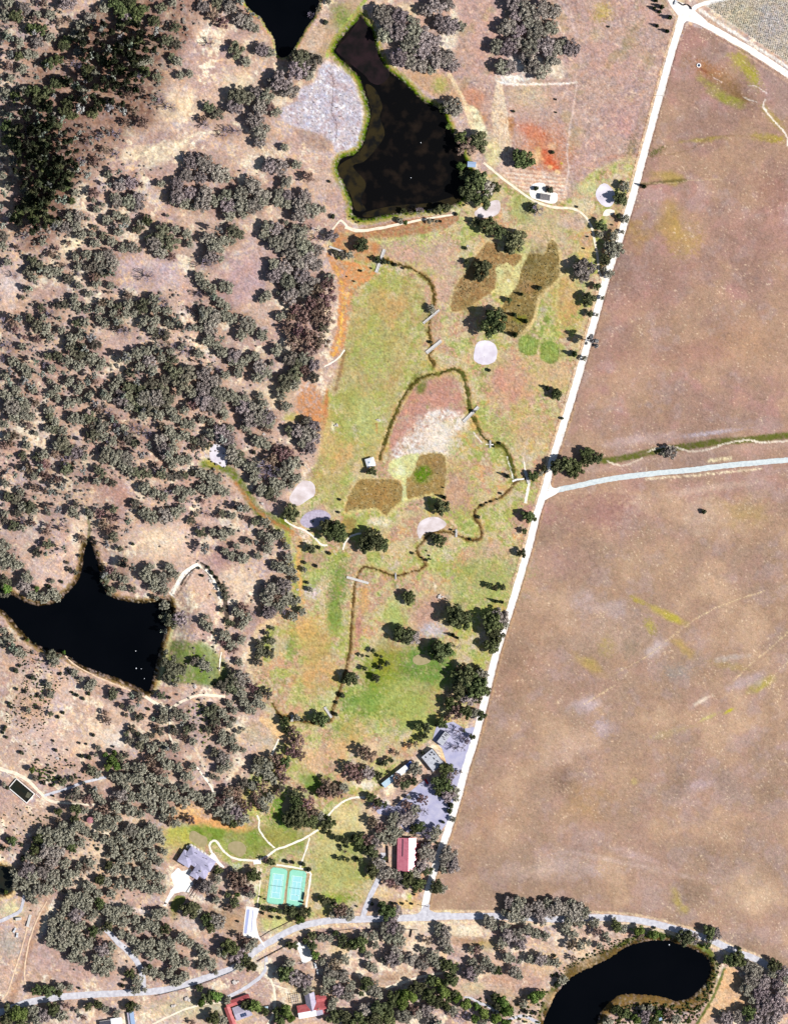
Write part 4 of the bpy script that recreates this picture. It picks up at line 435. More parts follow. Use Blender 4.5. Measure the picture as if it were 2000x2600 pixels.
mauve = [(1020, 640, 70, 40, (200, 164, 148), .9, 10), (1110, 650, 60, 50, (202, 170, 154), .8, 0), (1120, 740, 40, 60, (206, 172, 152), .8, 0), (1390, 640, 60, 70, (210, 184, 164), .7, 0), (1360, 560, 40, 30, (176, 180, 120), .7, 0), (1480, 520, 40, 26, (226, 210, 176), .8, 0), (1500, 480, 50, 20, (206, 206, 150), .8, 0), (1560, 560, 16, 60, (186, 150, 124), .7, 15), (1490, 640, 26, 26, (228, 196, 126), .8, 0), (1470, 700, 40, 24, (226, 214, 176), .8, 0), (1370, 590, 60, 70, (214, 186, 156), .6, 0), (1330, 530, 40, 40, (166, 170, 110), .7, 0), (1450, 560, 60, 30, (206, 176, 156), .7, 0), (1440, 760, 40, 80, (206, 164, 112), .6, 0), (1300, 970, 70, 70, (206, 156, 136), .75, 0), (1400, 950, 60, 60, (214, 178, 140), .7, 0), (1340, 1080, 90, 60, (204, 166, 132), .6, 0), (1350, 1310, 50, 40, (196, 148, 140), .8, 0), (1230, 1400, 80, 30, (204, 164, 140), .6, 0), (1160, 1240, 60, 70, (196, 160, 134), .8, 0), (1110, 1000, 34, 60, (200, 138, 118), .85, 15), (1060, 1060, 60, 26, (232, 220, 214), .85, -35), (1110, 1110, 50, 40, (236, 226, 206), .9, 0), (1060, 1100, 30, 50, (200, 150, 132), .7, 25), (1060, 965, 26, 24, (112, 118, 56), .8, 0), (1060, 985, 20, 30, (196, 160, 140), .4, 0),
         (1260, 1480, 90, 60, (166, 176, 104), .8, -30), (1210, 1450, 60, 50, (158, 166, 96), .7, 0), (1130, 1530, 60, 60, (176, 182, 112), .7, 0), (1330, 1480, 40, 26, (196, 156, 130), .5, 0), (1090, 1560, 40, 60, (198, 160, 140), .8, 30), (1100, 1600, 36, 22, (206, 196, 200), .85, 0), (1000, 1560, 40, 60, (176, 186, 112), .8, 0), (910, 1590, 12, 90, (198, 148, 128), .85, 5), (925, 1520, 12, 40, (214, 166, 110), .8, 0),
         (860, 1480, 30, 90, (118, 146, 66), .75, 8), (850, 1560, 20, 60, (124, 150, 70), .7, 0), (780, 1600, 60, 50, (214, 176, 112), .85, 0), (740, 1640, 16, 40, (136, 152, 76), .8, 10), (790, 1720, 60, 90, (206, 164, 112), .75, 0), (750, 1800, 40, 26, (204, 162, 132), .8, 0), (800, 1640, 40, 60, (196, 168, 106), .7, 20), (840, 1780, 26, 40, (212, 212, 160), .6, 20),
         (1075, 1690, 74, 64, (118, 146, 70), 1, 0), (960, 1715, 50, 60, (128, 146, 58), 1, 0), (975, 1680, 44, 60, (150, 150, 60), .6, 0), (1030, 1790, 110, 70, (166, 174, 96), .9, 0), (920, 1785, 70, 50, (130, 156, 74), .9, 0), (1080, 1840, 60, 50, (172, 180, 104), .8, 0), (880, 1860, 50, 30, (140, 160, 84), .7, 0), (860, 1900, 44, 26, (222, 182, 136), .85, 0), (790, 1930, 40, 40, (228, 190, 150), .8, 20), (800, 1990, 44, 36, (124, 150, 70), .8, 0), (900, 1870, 40, 60, (216, 172, 116), .6, 30), (930, 1900, 50, 20, (228, 198, 160), .7, 0), (850, 2010, 30, 30, (206, 150, 126), .6, 0), (880, 2060, 40, 30, (226, 202, 148), .7, 0), (900, 2090, 60, 40, (222, 208, 150), .8, 0), (720, 2060, 46, 66, (116, 150, 58), 1, 0), (690, 2140, 90, 50, (132, 150, 72), .95, 0), (550, 2115, 130, 34, (130, 152, 66), 1, 8), (620, 2160, 60, 24, (150, 158, 84), .9, 8), (860, 2220, 70, 60, (174, 174, 106), .8, 0), (860, 2160, 60, 40, (160, 164, 96), .7, 0), (450, 2130, 40, 40, (190, 186, 92), .8, 0), (700, 2130, 60, 30, (170, 158, 90), .6, 0), (830, 2150, 50, 40, (206, 196, 136), .8, 0), (850, 2230, 60, 60, (186, 184, 116), .8, 0), (860, 2280, 60, 14, (136, 158, 64), .8, 0), (560, 2090, 110, 16, (228, 170, 112), .85, 8), (480, 2060, 60, 26, (236, 190, 130), .7, 0), (700, 2350, 44, 30, (196, 196, 128), .8, 0), (445, 2310, 18, 34, (130, 132, 66), .85, 0), (840, 2320, 50, 14, (176, 164, 84), .7, 0), (1030, 2110, 40, 60, (222, 190, 130), .5, 0), (1060, 2050, 60, 60, (222, 196, 150), .3, 0)]
for (x, y, rx, ry, c, o, a) in mauve: blob(x, y, rx, ry, c, o, a, .25, int(x * 3 + y) % 8)
# verges along the main road
line([(p - 13, q) for p, q in R_MAIN[:60]], (236, 206, 172), 7, 2, .9, .3, 3, False); line([(p - 17, q + 2) for p, q in R_MAIN[:60]], (150, 106, 84), 2.2, 1, .8, .3, 4, False)
line([(p + 11, q) for p, q in R_MAIN], (120, 92, 84), 2.6, 1.4, .8, .2, 3, False); line([(p + 15, q) for p, q in R_MAIN[40:]], (206, 168, 128), 5, 2.5, .6, .3, 2, False)
line([(p + 5, q - 11) for p, q in R_NE[10:]], (128, 100, 88), 3, 2, .8, .2, 3, False); line([(p - 4, q + 11) for p, q in R_NE[14:]], (150, 110, 96), 3, 1.5, .7, .2, 3, False); line([(p - 7, q + 16) for p, q in R_NE[18:]], (220, 184, 160), 4, 1.5, .6, .2, 3, False)
# dry rough inside the golf holes
FW = [(960, 700), (1040, 705), (1078, 760), (1082, 850), (1060, 900), (1098, 925), (1040, 960), (1008, 1015), (960, 1150), (915, 1200), (850, 1290), (790, 1230), (830, 1100), (866, 950), (880, 850), (905, 760)]
poly(FW, (170, 166, 92), 6, .45, .3, 1); 
poly([(1062, 975), (1110, 962), (1150, 955), (1172, 1000), (1180, 1050), (1120, 1070), (1070, 1090), (1030, 1130), (1000, 1165), (985, 1150), (1000, 1085), (1022, 1030)], (194, 146, 130), 6, .9, .25, 2); poly([(1050, 1080), (1110, 1040), (1180, 1055), (1180, 1085), (1140, 1110), (1130, 1160), (1060, 1160), (990, 1168)], (234, 222, 210), 12, .75, .5, 3)
blob(1068, 985, 14, 22, (110, 122, 56), .9, 30, .2, 3); blob(1000, 780, 60, 60, (196, 160, 108), .6, 0, .3, 2); blob(960, 900, 50, 60, (170, 178, 104), .7, 0, .3, 3); blob(930, 1060, 50, 70, (190, 192, 124), .8, 0, .3, 1); blob(870, 1160, 40, 60, (206, 170, 116), .8, 0, .4, 2); blob(890, 1010, 30, 50, (156, 164, 88), .6)
rough(T(1000, 500, 3.36, (790, 395), (880, 400), (900, 470), (1100, 500), (1050, 590), (930, 600), (870, 700), (850, 800), (740, 870), (620, 950), (500, 975), (488, 870), (540, 740), (610, 640), (700, 500)), (156, 124, 84)); blob(1190, 780, 30, 30, (150, 128, 72), .5)
rough(T(1000, 500, 3.36, (1350, 368), (1392, 425), (1407, 550), (1390, 700), (1260, 830), (1205, 960), (1165, 1090), (1060, 1200), (940, 1140), (890, 1000), (960, 880), (1060, 720), (1090, 600), (1160, 485), (1280, 490), (1310, 400)), (136, 116, 72))
blob(1360, 650, 40, 50, (118, 104, 62), .7, 20, .4, 2); blob(1320, 810, 22, 14, (128, 130, 40), .8); blob(1338, 730, 26, 18, (176, 138, 100), .6)
poly(T(1000, 500, 3.36, (880, 590), (960, 565), (1040, 590), (1130, 440), (1160, 450), (1080, 620), (1060, 720), (1000, 820), (940, 850), (830, 810), (890, 760), (870, 660)), (216, 208, 146), 2.5, .9, .2, 3); blob(1288, 700, 14, 20, (190, 168, 120), .7); blob(1290, 712, 6, 5, (240, 236, 210), .9)
line(T(1000, 500, 3.36, (1400, 420), (1430, 560), (1400, 720), (1280, 810), (1225, 900), (1200, 1040), (1120, 1140), (1060, 1210)), (216, 192, 138), 8, 2.5, .8, .3, 3)
line(T(1000, 500, 3.36, (1400, 700), (1390, 860), (1380, 980), (1430, 1120)), (212, 196, 136), 6, 3, .7, .3, 3)
K5 = lambda *a: T(820, 1100, 5.6, *a)
rough(K5((520, 660), (700, 650), (920, 655), (1060, 670), (1120, 760), (1130, 900), (1050, 1010), (940, 1120), (900, 1165), (850, 1160), (760, 1065), (550, 1090), (322, 1130), (345, 950), (400, 830), (480, 700)), (158, 130, 80)); blob(905, 1250, 14, 24, (164, 150, 100), .5); blob(970, 1255, 26, 26, (176, 136, 84), .6, 0, .4, 4)
rough(K5((1180, 655), (1240, 610), (1290, 540), (1330, 480), (1360, 330), (1680, 290), (1750, 500), (1700, 880), (1550, 870), (1205, 930)), (158, 132, 82)); blob(1073, 1203, 26, 22, (96, 128, 34), 1, -20, .2, 3); blob(1110, 1180, 24, 30, (150, 118, 84), .5)
poly(K5((940, 430), (1000, 370), (1090, 345), (1200, 300), (1360, 290), (1340, 380), (1290, 510), (1240, 600), (1180, 650), (1190, 900), (1230, 940), (1130, 960), (1130, 800), (1100, 660), (1010, 640), (940, 560)), (214, 214, 152), 1.6, .95, .15, 3); blob(1015, 1195, 15, 18, (240, 240, 206), .7)
line(K5((320, 1140), (420, 1110), (740, 1085), (880, 1180), (980, 1140), (1100, 1010), (1210, 950), (1400, 900), (1560, 870)), (220, 204, 140), 5, 2, .8)
blob(965, 1325, 34, 14, (236, 224, 196), .85, 0, .3, 4); blob(890, 1330, 20, 22, (156, 130, 76), .8)
poly(T(500, 1000, 3.36, (1230, 1100), (1300, 1060), (1350, 1160), (1280, 1230)), (160, 134, 78), 3, .6)
for x0, x1, y0, y1, n in ((1070, 1220, 1190, 1350, 7), (1255, 1400, 1240, 1415, 7), (1275, 1335, 1015, 1085, 0), (1250, 1280, 1090, 1200, 0)):
    poly(T(1000, 500, 3.36, (x0 + 10, y0), (x1, y0 + 20), (x1 - 20, y1), (x0, y1 - 30)), (124, 148, 66), 3, .85)
    for k in range(n):
        xx = x0 + 14 + k * (x1 - x0 - 10) / n; line(T(1000, 500, 3.36, (xx + 8, y0 + 15), (xx, y1 - 20)), (176, 186, 110), 1.6, 1, .8)
for pts in ([(1090, 550), (1060, 565), (1010, 574), (940, 602)], [(940, 602), (960, 612), (1000, 610)]): line(pts, (220, 206, 150), 5, 2, .8)
poly([(905, 585), (1010, 560), (1130, 545), (1165, 552), (1130, 580), (1040, 598), (950, 604), (915, 606)], (176, 128, 96), 4, .85, .3, 3)
# orange mown strip by the west trees
poly(T(500, 500, 3.36, (1100, 480), (1220, 540), (1480, 600), (1500, 690), (1340, 800), (1290, 1000), (1260, 1250), (1180, 1370), (1130, 1330), (1190, 1140), (1205, 900), (1200, 720)), (212, 150, 100), 4, .8, .4, 3)
line(T(500, 500, 3.36, (1180, 600), (1240, 760), (1250, 900), (1230, 1050), (1230, 1200), (1160, 1350)), (232, 180, 90), 8, 3, .6, .7, 4); line(T(500, 500, 3.36, (1300, 760), (1230, 1100), (1200, 1250)), (244, 214, 120), 3, 2, .55, .8, 4)
poly(T(500, 500, 3.36, (1180, 240), (1340, 290), (1480, 380), (1560, 420), (1480, 560), (1240, 500), (1160, 420)), (196, 138, 96), 6, .7, .3, 2)
line(T(500, 500, 3.36, (1180, 1650), (1230, 1450), (1260, 1320)), (150, 120, 84), 9, 3, .8)
blob(770, 990, 26, 26, (230, 222, 220), .7, 0, .5, 4); blob(790, 1050, 40, 60, (206, 146, 100), .8, 0, .4, 3); line([(830, 990), (828, 1040), (820, 1090)], (196, 120, 80), 8, 3, .7); blob(740, 1060, 26, 16, (190, 180, 90), .8); blob(830, 1110, 30, 60, (216, 180, 130), .6)
# grassy swale below the sand pad
line(T(500, 1000, 3.36, (60, 600), (250, 640), (360, 740), (430, 860), (520, 1000), (640, 1060), (780, 1130)), (108, 122, 44), 22, 7, .85, .2, 3); line(T(500, 1000, 3.36, (330, 760), (460, 930), (600, 1060), (820, 1180)), (190, 130, 84), 9, 4, .75, .3, 3)
blob(540, 1175, 26, 12, (196, 186, 84), .8, 15); blob(530, 1140, 22, 12, (250, 232, 190), .8, 20); blob(800, 1315, 38, 22, (190, 176, 190), .85, 0, .2, 3); blob(775, 1365, 14, 34, (236, 222, 206), .7, -20, .5, 4); blob(795, 1420, 40, 22, (186, 150, 130), .7)
line([(760, 1370), (758, 1440), (768, 1530)], (224, 172, 110), 12, 5, .7, .3, 3); blob(790, 1505, 26, 18, (224, 206, 206), .7, 0, .5, 4)
# west slope: green hollow under the dam, gully, tracks
poly(T(0, 1500, 3.36, (1440, 430), (1700, 470), (1780, 760), (1640, 790), (1420, 760), (1360, 620)), (124, 140, 78), 8, .9, .25, 3); line([(440, 1560), (431, 1620), (411, 1700), (394, 1752)], (206, 200, 146), 13, 3, .85, .2, 3); line([(440, 1500), (437, 1560)], (120, 124, 80), 6, 2, .8)
poly([(500, 1630), (545, 1650), (580, 1700), (560, 1740), (500, 1730)], (112, 136, 62), 8, .8)
line(T(500, 1500, 3.36, (140, 0), (190, 130), (260, 340), (240, 480), (200, 560), (195, 690)), (206, 180, 140), 8, 3, .6)
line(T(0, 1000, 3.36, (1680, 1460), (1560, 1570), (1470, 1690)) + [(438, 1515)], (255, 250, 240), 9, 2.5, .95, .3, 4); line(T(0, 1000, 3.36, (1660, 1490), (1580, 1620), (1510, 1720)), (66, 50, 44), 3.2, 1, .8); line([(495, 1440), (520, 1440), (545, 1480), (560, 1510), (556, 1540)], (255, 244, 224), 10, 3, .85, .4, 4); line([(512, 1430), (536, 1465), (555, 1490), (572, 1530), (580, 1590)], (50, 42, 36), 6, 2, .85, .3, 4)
line([(222, 1290), (228, 1340), (224, 1376)], (112, 116, 72), 8, 4, .8)
line([(530, 1560), (542, 1610), (542, 1660)], (70, 70, 44), 3, 1.5, .7)
# woodland pale pads and trails
for l, w_ in (([(290, 1980), (330, 1985), (400, 1975), (470, 2000)], 8), ([(498, 1900), (515, 1940), (545, 2010)], 6), ([(410, 1985), (450, 2000)], 7)): line(l, (248, 230, 202), w_, 3, .7, .3, 4)
blob(245, 2095, 12, 18, (252, 240, 216), .95); blob(270, 2115, 24, 10, (248, 232, 206), .8, 10); blob(300, 2300, 26, 9, (240, 228, 216), .7, 20); blob(350, 2310, 34, 9, (232, 222, 222), .7, 10)
blob(385, 1530, 40, 6, (232, 200, 130), .6); blob(680, 1900, 30, 50, (214, 194, 160), .7); blob(640, 1860, 30, 30, (196, 180, 140), .6)
line(T(500, 1500, 3.36, (440, 700), (450, 560), (490, 400), (560, 300), (660, 260)), (232, 204, 160), 14, 5, .8, .2, 3)
for l in ([(660, 330), (700, 380), (745, 430), (790, 490), (815, 520)], [(640, 340), (690, 390), (730, 450)]): line(l, (226, 190, 146), 3, 1.5, .5)
line([(700, 330), (703, 385), (700, 395)], (196, 160, 140), 2, 1, .5)
line([(640, 1000), (670, 975), (705, 950)], (240, 210, 170), 4, 2, .6); line([(680, 1040), (705, 1028)], (250, 236, 210), 6, 2, .8)
for l in ([(470, 360), (500, 340), (560, 335)], [(590, 310), (640, 340), (675, 395)], [(340, 400), (380, 385), (420, 360)]): line(l, (252, 236, 204), 7, 4, .6, .4, 4)
# mossy lilac flat west of the reed pond
LF = T(500, 0, 3.36, (1090, 530), (1250, 590), (1330, 680), (1380, 850), (1415, 950), (1405, 1180), (1310, 1280), (1190, 1300), (1150, 1230), (1050, 1150), (850, 1085), (740, 1030), (720, 930), (860, 860), (880, 760), (1000, 700), (1040, 600))
poly(LF, (208, 198, 206), 4); s_ = bbox(LF, 0); w_ = 1 - sm(sdf(DX[s_], DY[s_], LF), -8, 0); mix(s_, A(238, 238, 244), w_ * sm(N[3][s_] + .8 * N[2][s_], .2, 1.6)); mix(s_, A(184, 156, 156), w_ * sm(N[2][s_] - .5 * N[1][s_], .3, 1.6) * .7)
mix(s_, A(70, 64, 70), w_ * sm(N[4][s_] + .3 * N[7][s_], 1.75, 2.3) * .9); line(T(500, 0, 3.36, (1110, 600), (1165, 700), (1150, 950), (1190, 1050), (1185, 1200)), (130, 112, 116), 2.6, 1, .9)
line(T(500, 0, 3.36, (1100, 530), (1250, 590), (1345, 700), (1395, 850), (1412, 950), (1410, 1180), (1300, 1290), (1190, 1320), (1180, 1440), (1250, 1620), (1310, 1720)), (244, 226, 216), 6, 2.5, .9, .2, 4)
poly(T(500, 0, 3.36, (1000, 1120), (1150, 1200), (1110, 1290), (960, 1250), (840, 1110)), (170, 142, 130), 7, .7)
poly(T(500, 0, 3.36, (890, 430), (1010, 240), (1100, 190), (1250, 20), (1400, -60), (1440, 0), (1330, 120), (1180, 330), (1110, 470), (1060, 540), (950, 490)), (190, 164, 132), 6, .9, .25, 2); blob(865, 40, 34, 44, (136, 146, 80), .9, -40, .3, 3); poly(T(500, 0, 3.36, (900, 430), (1010, 250), (1100, 250), (1040, 430)), (214, 184, 160), 4, .8)
for l in (T(500, 0, 3.36, (1440, 0), (1340, 120), (1180, 330), (1110, 480)),): line(l, (166, 180, 86), 9, 3, .9, .3, 4)
blob(965, 30, 20, 34, (244, 222, 190), .8); line(T(500, 0, 3.36, (1410, 150), (1395, 260)), (196, 150, 130), 6, 2, .9)
# pond rims and beds
def rim(name, bands, dark):
    s_, d = pond_d[name]
    for (a, b, c, o) in bands:
        mix(s_, A(*c), sm(d, a - 1.5, a + 1.5) * (1 - sm(d, b - 1.5, b + 1.5)) * np.clip(o * (1 + .35 * N[3][s_]), 0, 1))
    mix(s_, np.array(dark), 1 - sm(d, -3, 1.0))
rim('north', [(-1, 5, (146, 152, 46), .7), (4, 10, (206, 150, 110), .5)], (.004, .004, .005))
rim('marsh', [(-8, 5, (46, 60, 20), .95), (3, 12, (110, 132, 34), .95), (9, 16, (160, 164, 80), .6), (8, 14, (196, 160, 110), .4)], (.012, .010, .006))
s_, d = pond_d['marsh']; mix(s_, A(74, 96, 26), sm(d, -20, -4) * (1 - sm(d, 0, 4)) * sm(N[4][s_] + .6 * N[2][s_], -.3, 1.0) * sm(PX[s_] * -1, -1000, -960))
rim('star', [(-4, 9, (62, 50, 30), .95), (7, 13, (150, 124, 80), .8)], (.005, .006, .007)); rim('lake', [(-2, 10, (92, 74, 42), .95), (8, 19, (96, 104, 50), .85)], (.004, .004, .006)); rim('west', [(-1, 5, (120, 96, 50), .9), (4, 12, (226, 198, 150), .8)], (.01, .012, .008))
# banks at the south lake
poly(T(1400, 2100, 2.8, (100, 1120), (100, 1000), (240, 930), (440, 860), (520, 900), (330, 980), (220, 1040), (140, 1120)), (104, 86, 50), 4, .9, .3, 3)
poly(T(1400, 2100, 2.8, (380, 1230), (500, 1190), (700, 1190), (850, 1215), (870, 1260), (980, 1240), (1080, 1150), (1130, 1060), (1170, 1100), (1080, 1260), (960, 1320), (800, 1290), (600, 1280), (420, 1330), (360, 1350)), (126, 100, 58), 4, .9, .3, 3)
poly(T(1400, 2100, 2.8, (1230, 1010), (1330, 1050), (1450, 1230), (1400, 1290), (1180, 1330), (1060, 1420), (1040, 1400)), (226, 186, 144), 3, .95, .15, 2); line(T(1400, 2100, 2.8, (1225, 1010), (1150, 1200), (1030, 1400)), (84, 110, 40), 7, 2, .9)
blob(1620, 2362, 26, 9, (108, 140, 52), .9, 10); blob(1665, 2372, 26, 9, (100, 132, 46), .9, 12); blob(1790, 2410, 36, 10, (120, 136, 60), .8, 35)
# south strip
for (x, y, rx, ry, c, o, a) in [(1090, 2360, 130, 18, (250, 234, 204), .85, 0), (1180, 2365, 60, 20, (252, 238, 206), .8, 0), (1060, 2400, 40, 30, (250, 230, 200), .7, 0), (1190, 2390, 60, 14, (176, 140, 110), .8, 4), (1240, 2400, 40, 20, (186, 172, 110), .5, 0), (1000, 2480, 90, 14, (186, 150, 122), .8, -12), (930, 2500, 60, 20, (206, 176, 150), .7, 0), (1300, 2480, 80, 30, (196, 160, 140), .8, 0), (1200, 2510, 40, 16, (206, 190, 150), .7, 0), (1380, 2440, 60, 40, (224, 196, 156), .7, 0), (1430, 2380, 40, 40, (244, 222, 196), .8, 0), (1480, 2420, 40, 40, (232, 200, 166), .6, 0), (940, 2520, 40, 16, (250, 236, 206), .9, -10), (860, 2430, 40, 30, (244, 226, 196), .7, 0), (970, 2270, 40, 20, (236, 210, 160), .8, 0), (1030, 2295, 50, 16, (226, 196, 130), .8, 0), (1040, 2275, 12, 14, (206, 210, 110), .8, 0), (1060, 2250, 10, 50, (214, 170, 130), .8, 15), (1130, 2316, 40, 6, (250, 226, 170), .9, 0), (1330, 2535, 100, 30, (190, 160, 120), .6, 0), (1260, 2560, 50, 14, (150, 140, 90), .6, 20)]:
    blob(x, y, rx, ry, c, o, a, .25, int(x * 3 + y) % 8)
line([(p, q + 14) for p, q in R_SOUTH[44:]], (240, 218, 182), 8, 3, .7, .3, 3, False); line([(p, q - 13) for p, q in R_SOUTH[60:]], (240, 214, 176), 5, 2, .7, .3, 3, False)
line([(2, 2595), (30, 2540), (60, 2450), (90, 2370), (120, 2290)], (176, 136, 110), 16, 5, .6)
# north-east corner and vineyard soil, creek, verges of the east road
VY = [(1787, 12), (2130, 250), (2130, -60), (1840, -60)]
poly(VY, (226, 214, 198), 3, smooth=False); blob(1880, 40, 60, 40, (226, 216, 180), .5); blob(1960, 60, 40, 60, (216, 206, 210), .6)
poly([(1740, -60), (1730, 0), (1780, 30), (1860, 88), (1990, 175), (2120, 260), (2120, 275), (1985, 190), (1860, 105), (1790, 60), (1760, 40), (1725, 10), (1700, -60)], (206, 178, 160), 2, .9, .2, 3, smooth=False)
line([(1775, 25), (1850, 75), (1920, 120), (2000, 172), (2060, 212)], (250, 242, 232), 8, 2.5, .9, .15, 4); blob(1725, 0, 12, 12, (240, 224, 190), .8)
line(CREEK, (104, 108, 52), 17, 4, .95, .15, 3, False); line([(1540, 1172), (1570, 1181), (1600, 1177), (1630, 1163)], (250, 236, 214), 3.4, 1, .9); line([(1645, 1147), (1665, 1139), (1690, 1134), (1720, 1137), (1750, 1146), (1790, 1143), (1830, 1130), (1870, 1120), (1905, 1118), (1935, 1124), (2010, 1118)], (250, 238, 218), 4, 1.3, .9, .2, 4)
line([(1800, 1170), (1830, 1166), (1850, 1164)], (250, 234, 190), 9, 4, .7, .4, 4); line([(1640, 1215), (1760, 1207), (1930, 1190)], (250, 232, 196), 5, 3, .6, .5, 4); blob(1920, 1145, 60, 14, (206, 166, 150), .6, -6); line([(1490, 1200), (1700, 1160), (2010, 1125)], (196, 166, 150), 14, 6, .4)
# stream beds: width wanders, one bank green, one eroded
def wander(pts, wd, c):
    s_ = bbox(pts, wd * 2 + 14); q = 1 + .45 * np.clip(N[2][s_], -1.6, 1.8) + .3 * N[3][s_]; q = np.clip(q, .35, 2.2)
    d = segdist(DX[s_] + 2, DY[s_], pts, False) / q; mix(s_, A(112, 126, 52), (1 - sm(d, wd * .45, wd * .85)) * .7 * np.clip(.7 + .5 * N[5][s_], 0, 1))
    d = segdist(DX[s_] - 2.5, DY[s_], pts, False) / q; mix(s_, A(196, 146, 100), (1 - sm(d, wd * .3, wd * .6)) * .45)
    d = segdist(DX[s_], DY[s_], pts, False) / q; mix(s_, A(*c), (1 - sm(d, wd * .25, wd * .5)) * .9)
for st, w_, c in ((ST1, 9, (96, 84, 40)), (ST2, 10, (92, 92, 40)), (ST3, 12, (84, 96, 40)), (ST4, 7, (120, 92, 56))):
    line(st, (214, 176, 124), w_ + 8, 4, .5, .3, 3, False); wander(st, w_, c)
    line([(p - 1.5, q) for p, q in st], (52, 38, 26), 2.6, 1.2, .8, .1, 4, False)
blob(1112, 935, 14, 8, (240, 206, 150), .8); blob(1200, 1083, 10, 10, (226, 176, 110), .8); line(CREEK[:3], (104, 108, 52), 10, 3, .5, 0, 0, False)
line([(1200, 1096), (1222, 1123)], (244, 236, 226), 2.4, 1, .9); line([(1286, 1160), (1302, 1215)], (240, 240, 226), 2.6, 1, .8, .4, 4)
# golf odds and ends
blob(1190, 620, 18, 12, (226, 206, 160), .5); blob(845, 1085, 6, 14, (240, 230, 190), .9); blob(962, 1068, 8, 4, (250, 244, 226), 1); line([(955, 1075), (957, 1100)], (196, 150, 90), 5, 2, .8); blob(1104, 1490, 4, 10, (250, 236, 210), .95)
poly(T(500, 1500, 3.36, (530, 1090), (640, 1110), (760, 1240), (700, 1260)), (236, 200, 150), 3, .8); line([(985, 2010), (1000, 1995), (1030, 1965), (1075, 1920), (1105, 1895)], (250, 232, 200), 18, 6, .85, .2, 3); blob(925, 1990, 36, 16, (252, 234, 206), .9); line([(1110, 1890), (1130, 1930), (1140, 1970)], (236, 206, 156), 9, 3, .8)
blob(1171, 1922, 8, 5, (250, 232, 190), .9); blob(1168, 1860, 10, 9, (250, 226, 180), .8); blob(650, 2235, 16, 40, (250, 236, 206), .85, 8, .4, 4); blob(545, 2225, 40, 22, (246, 230, 208), .7, 20, .5, 4); blob(600, 2200, 20, 10, (206, 214, 190), .5, 0, .6, 4); blob(500, 2280, 36, 12, (244, 232, 214), .7, 20, .5, 4)
blob(790, 2415, 20, 30, (232, 204, 170), .7); blob(860, 2410, 30, 14, (236, 210, 160), .6)
# fine grain: dry stalks, clods, tufts
fe = np.zeros((ny, nx)); s_ = bbox(EF, 4); fe[s_] = inE
g = 1 + (.12 * N[7] + .075 * N[4] + .055 * N[3]) * (1 - .4 * fe) + .035 * N[2] * (1 - fe) + .05 * N[6] * fe + .045 * N[0] * fe
C *= np.clip(g, .55, 1.5)[..., None]
ch = fnoise(5, .8, 91) * .03 + fnoise(26, 1, 92) * .03; ch *= (1 - .65 * fe); C[..., 0] *= 1 + ch; C[..., 2] *= 1 - ch * 1.3; C[..., 1] *= 1 + fnoise(9, 1, 93) * .015
sp = fnoise(3, .3, 94); C += (np.array(A(240, 220, 190)) - C) * (sm(sp + .25 * N[1], 2.6, 3.4) * .6)[..., None]
C = np.clip((C - .012) * 1.04 + .008, .003, .85)

# outer ring carries the sheet to the horizon
def ext(a): return np.concatenate([[-5000, -2500, -1200, -700], a, [700, 1200, 2500, 5000]])
ex, ey = ext(gx), -ext(-gy)
EH = np.pad(H, 4); EH[:4] = EH[-4:] = 0; EH[:, :4] = EH[:, -4:] = 0
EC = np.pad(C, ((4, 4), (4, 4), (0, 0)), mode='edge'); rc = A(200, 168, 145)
for sl_ in (np.s_[:3], np.s_[-3:]): EC[sl_] = rc; EC[:, sl_] = rc
gxx, gyy = np.meshgrid(ex, ey); mY, mX = gxx.shape
vco = np.stack([gxx, gyy, EH], -1).astype(np.float32).reshape(-1, 3)
ii = (np.arange(mY - 1)[:, None] * mX + np.arange(mX - 1)[None, :]).ravel()
quads = np.stack([ii, ii + mX, ii + mX + 1, ii + 1], 1).astype(np.int32)
def mesh_np(name, v, q):
    me = bpy.data.meshes.new(name); me.vertices.add(len(v)); me.vertices.foreach_set('co', np.ascontiguousarray(v, np.float32).ravel())
    me.loops.add(q.size); me.loops.foreach_set('vertex_index', np.ascontiguousarray(q, np.int32).ravel())
    me.polygons.add(len(q)); me.polygons.foreach_set('loop_start', np.arange(0, q.size, q.shape[1], dtype=np.int32)); me.update(); me.validate(); return me
gm = mesh_np('ground', vco, quads)
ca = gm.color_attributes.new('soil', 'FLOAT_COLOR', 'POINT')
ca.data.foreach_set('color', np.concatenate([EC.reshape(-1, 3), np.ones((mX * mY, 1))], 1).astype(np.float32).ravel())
m = bpy.data.materials.new('ground_soil_and_grass'); m.use_nodes = True; t = m.node_tree; b = t.nodes['Principled BSDF']
b.inputs['Roughness'].default_value = 1; b.inputs['Specular IOR Level'].default_value = 0.02
at = t.nodes.new('ShaderNodeAttribute'); at.attribute_name = 'soil'
tc = t.nodes.new('ShaderNodeTexCoord'); nz = t.nodes.new('ShaderNodeTexNoise'); nz.inputs['Scale'].default_value = 0.9; nz.inputs['Detail'].default_value = 6; nz.inputs['Roughness'].default_value = .75
mr = t.nodes.new('ShaderNodeMapRange'); mr.inputs['From Min'].default_value = .3; mr.inputs['From Max'].default_value = .7; mr.inputs['To Min'].default_value = .72; mr.inputs['To Max'].default_value = 1.26
hs = t.nodes.new('ShaderNodeHueSaturation')
t.links.new(tc.outputs['Object'], nz.inputs[0]); t.links.new(nz.outputs[0], mr.inputs[0]); t.links.new(at.outputs['Color'], hs.inputs['Color']); t.links.new(mr.outputs[0], hs.inputs['Value']); t.links.new(hs.outputs[0], b.inputs['Base Color'])
gm.materials.append(m)
go = bpy.data.objects.new('ground', gm)
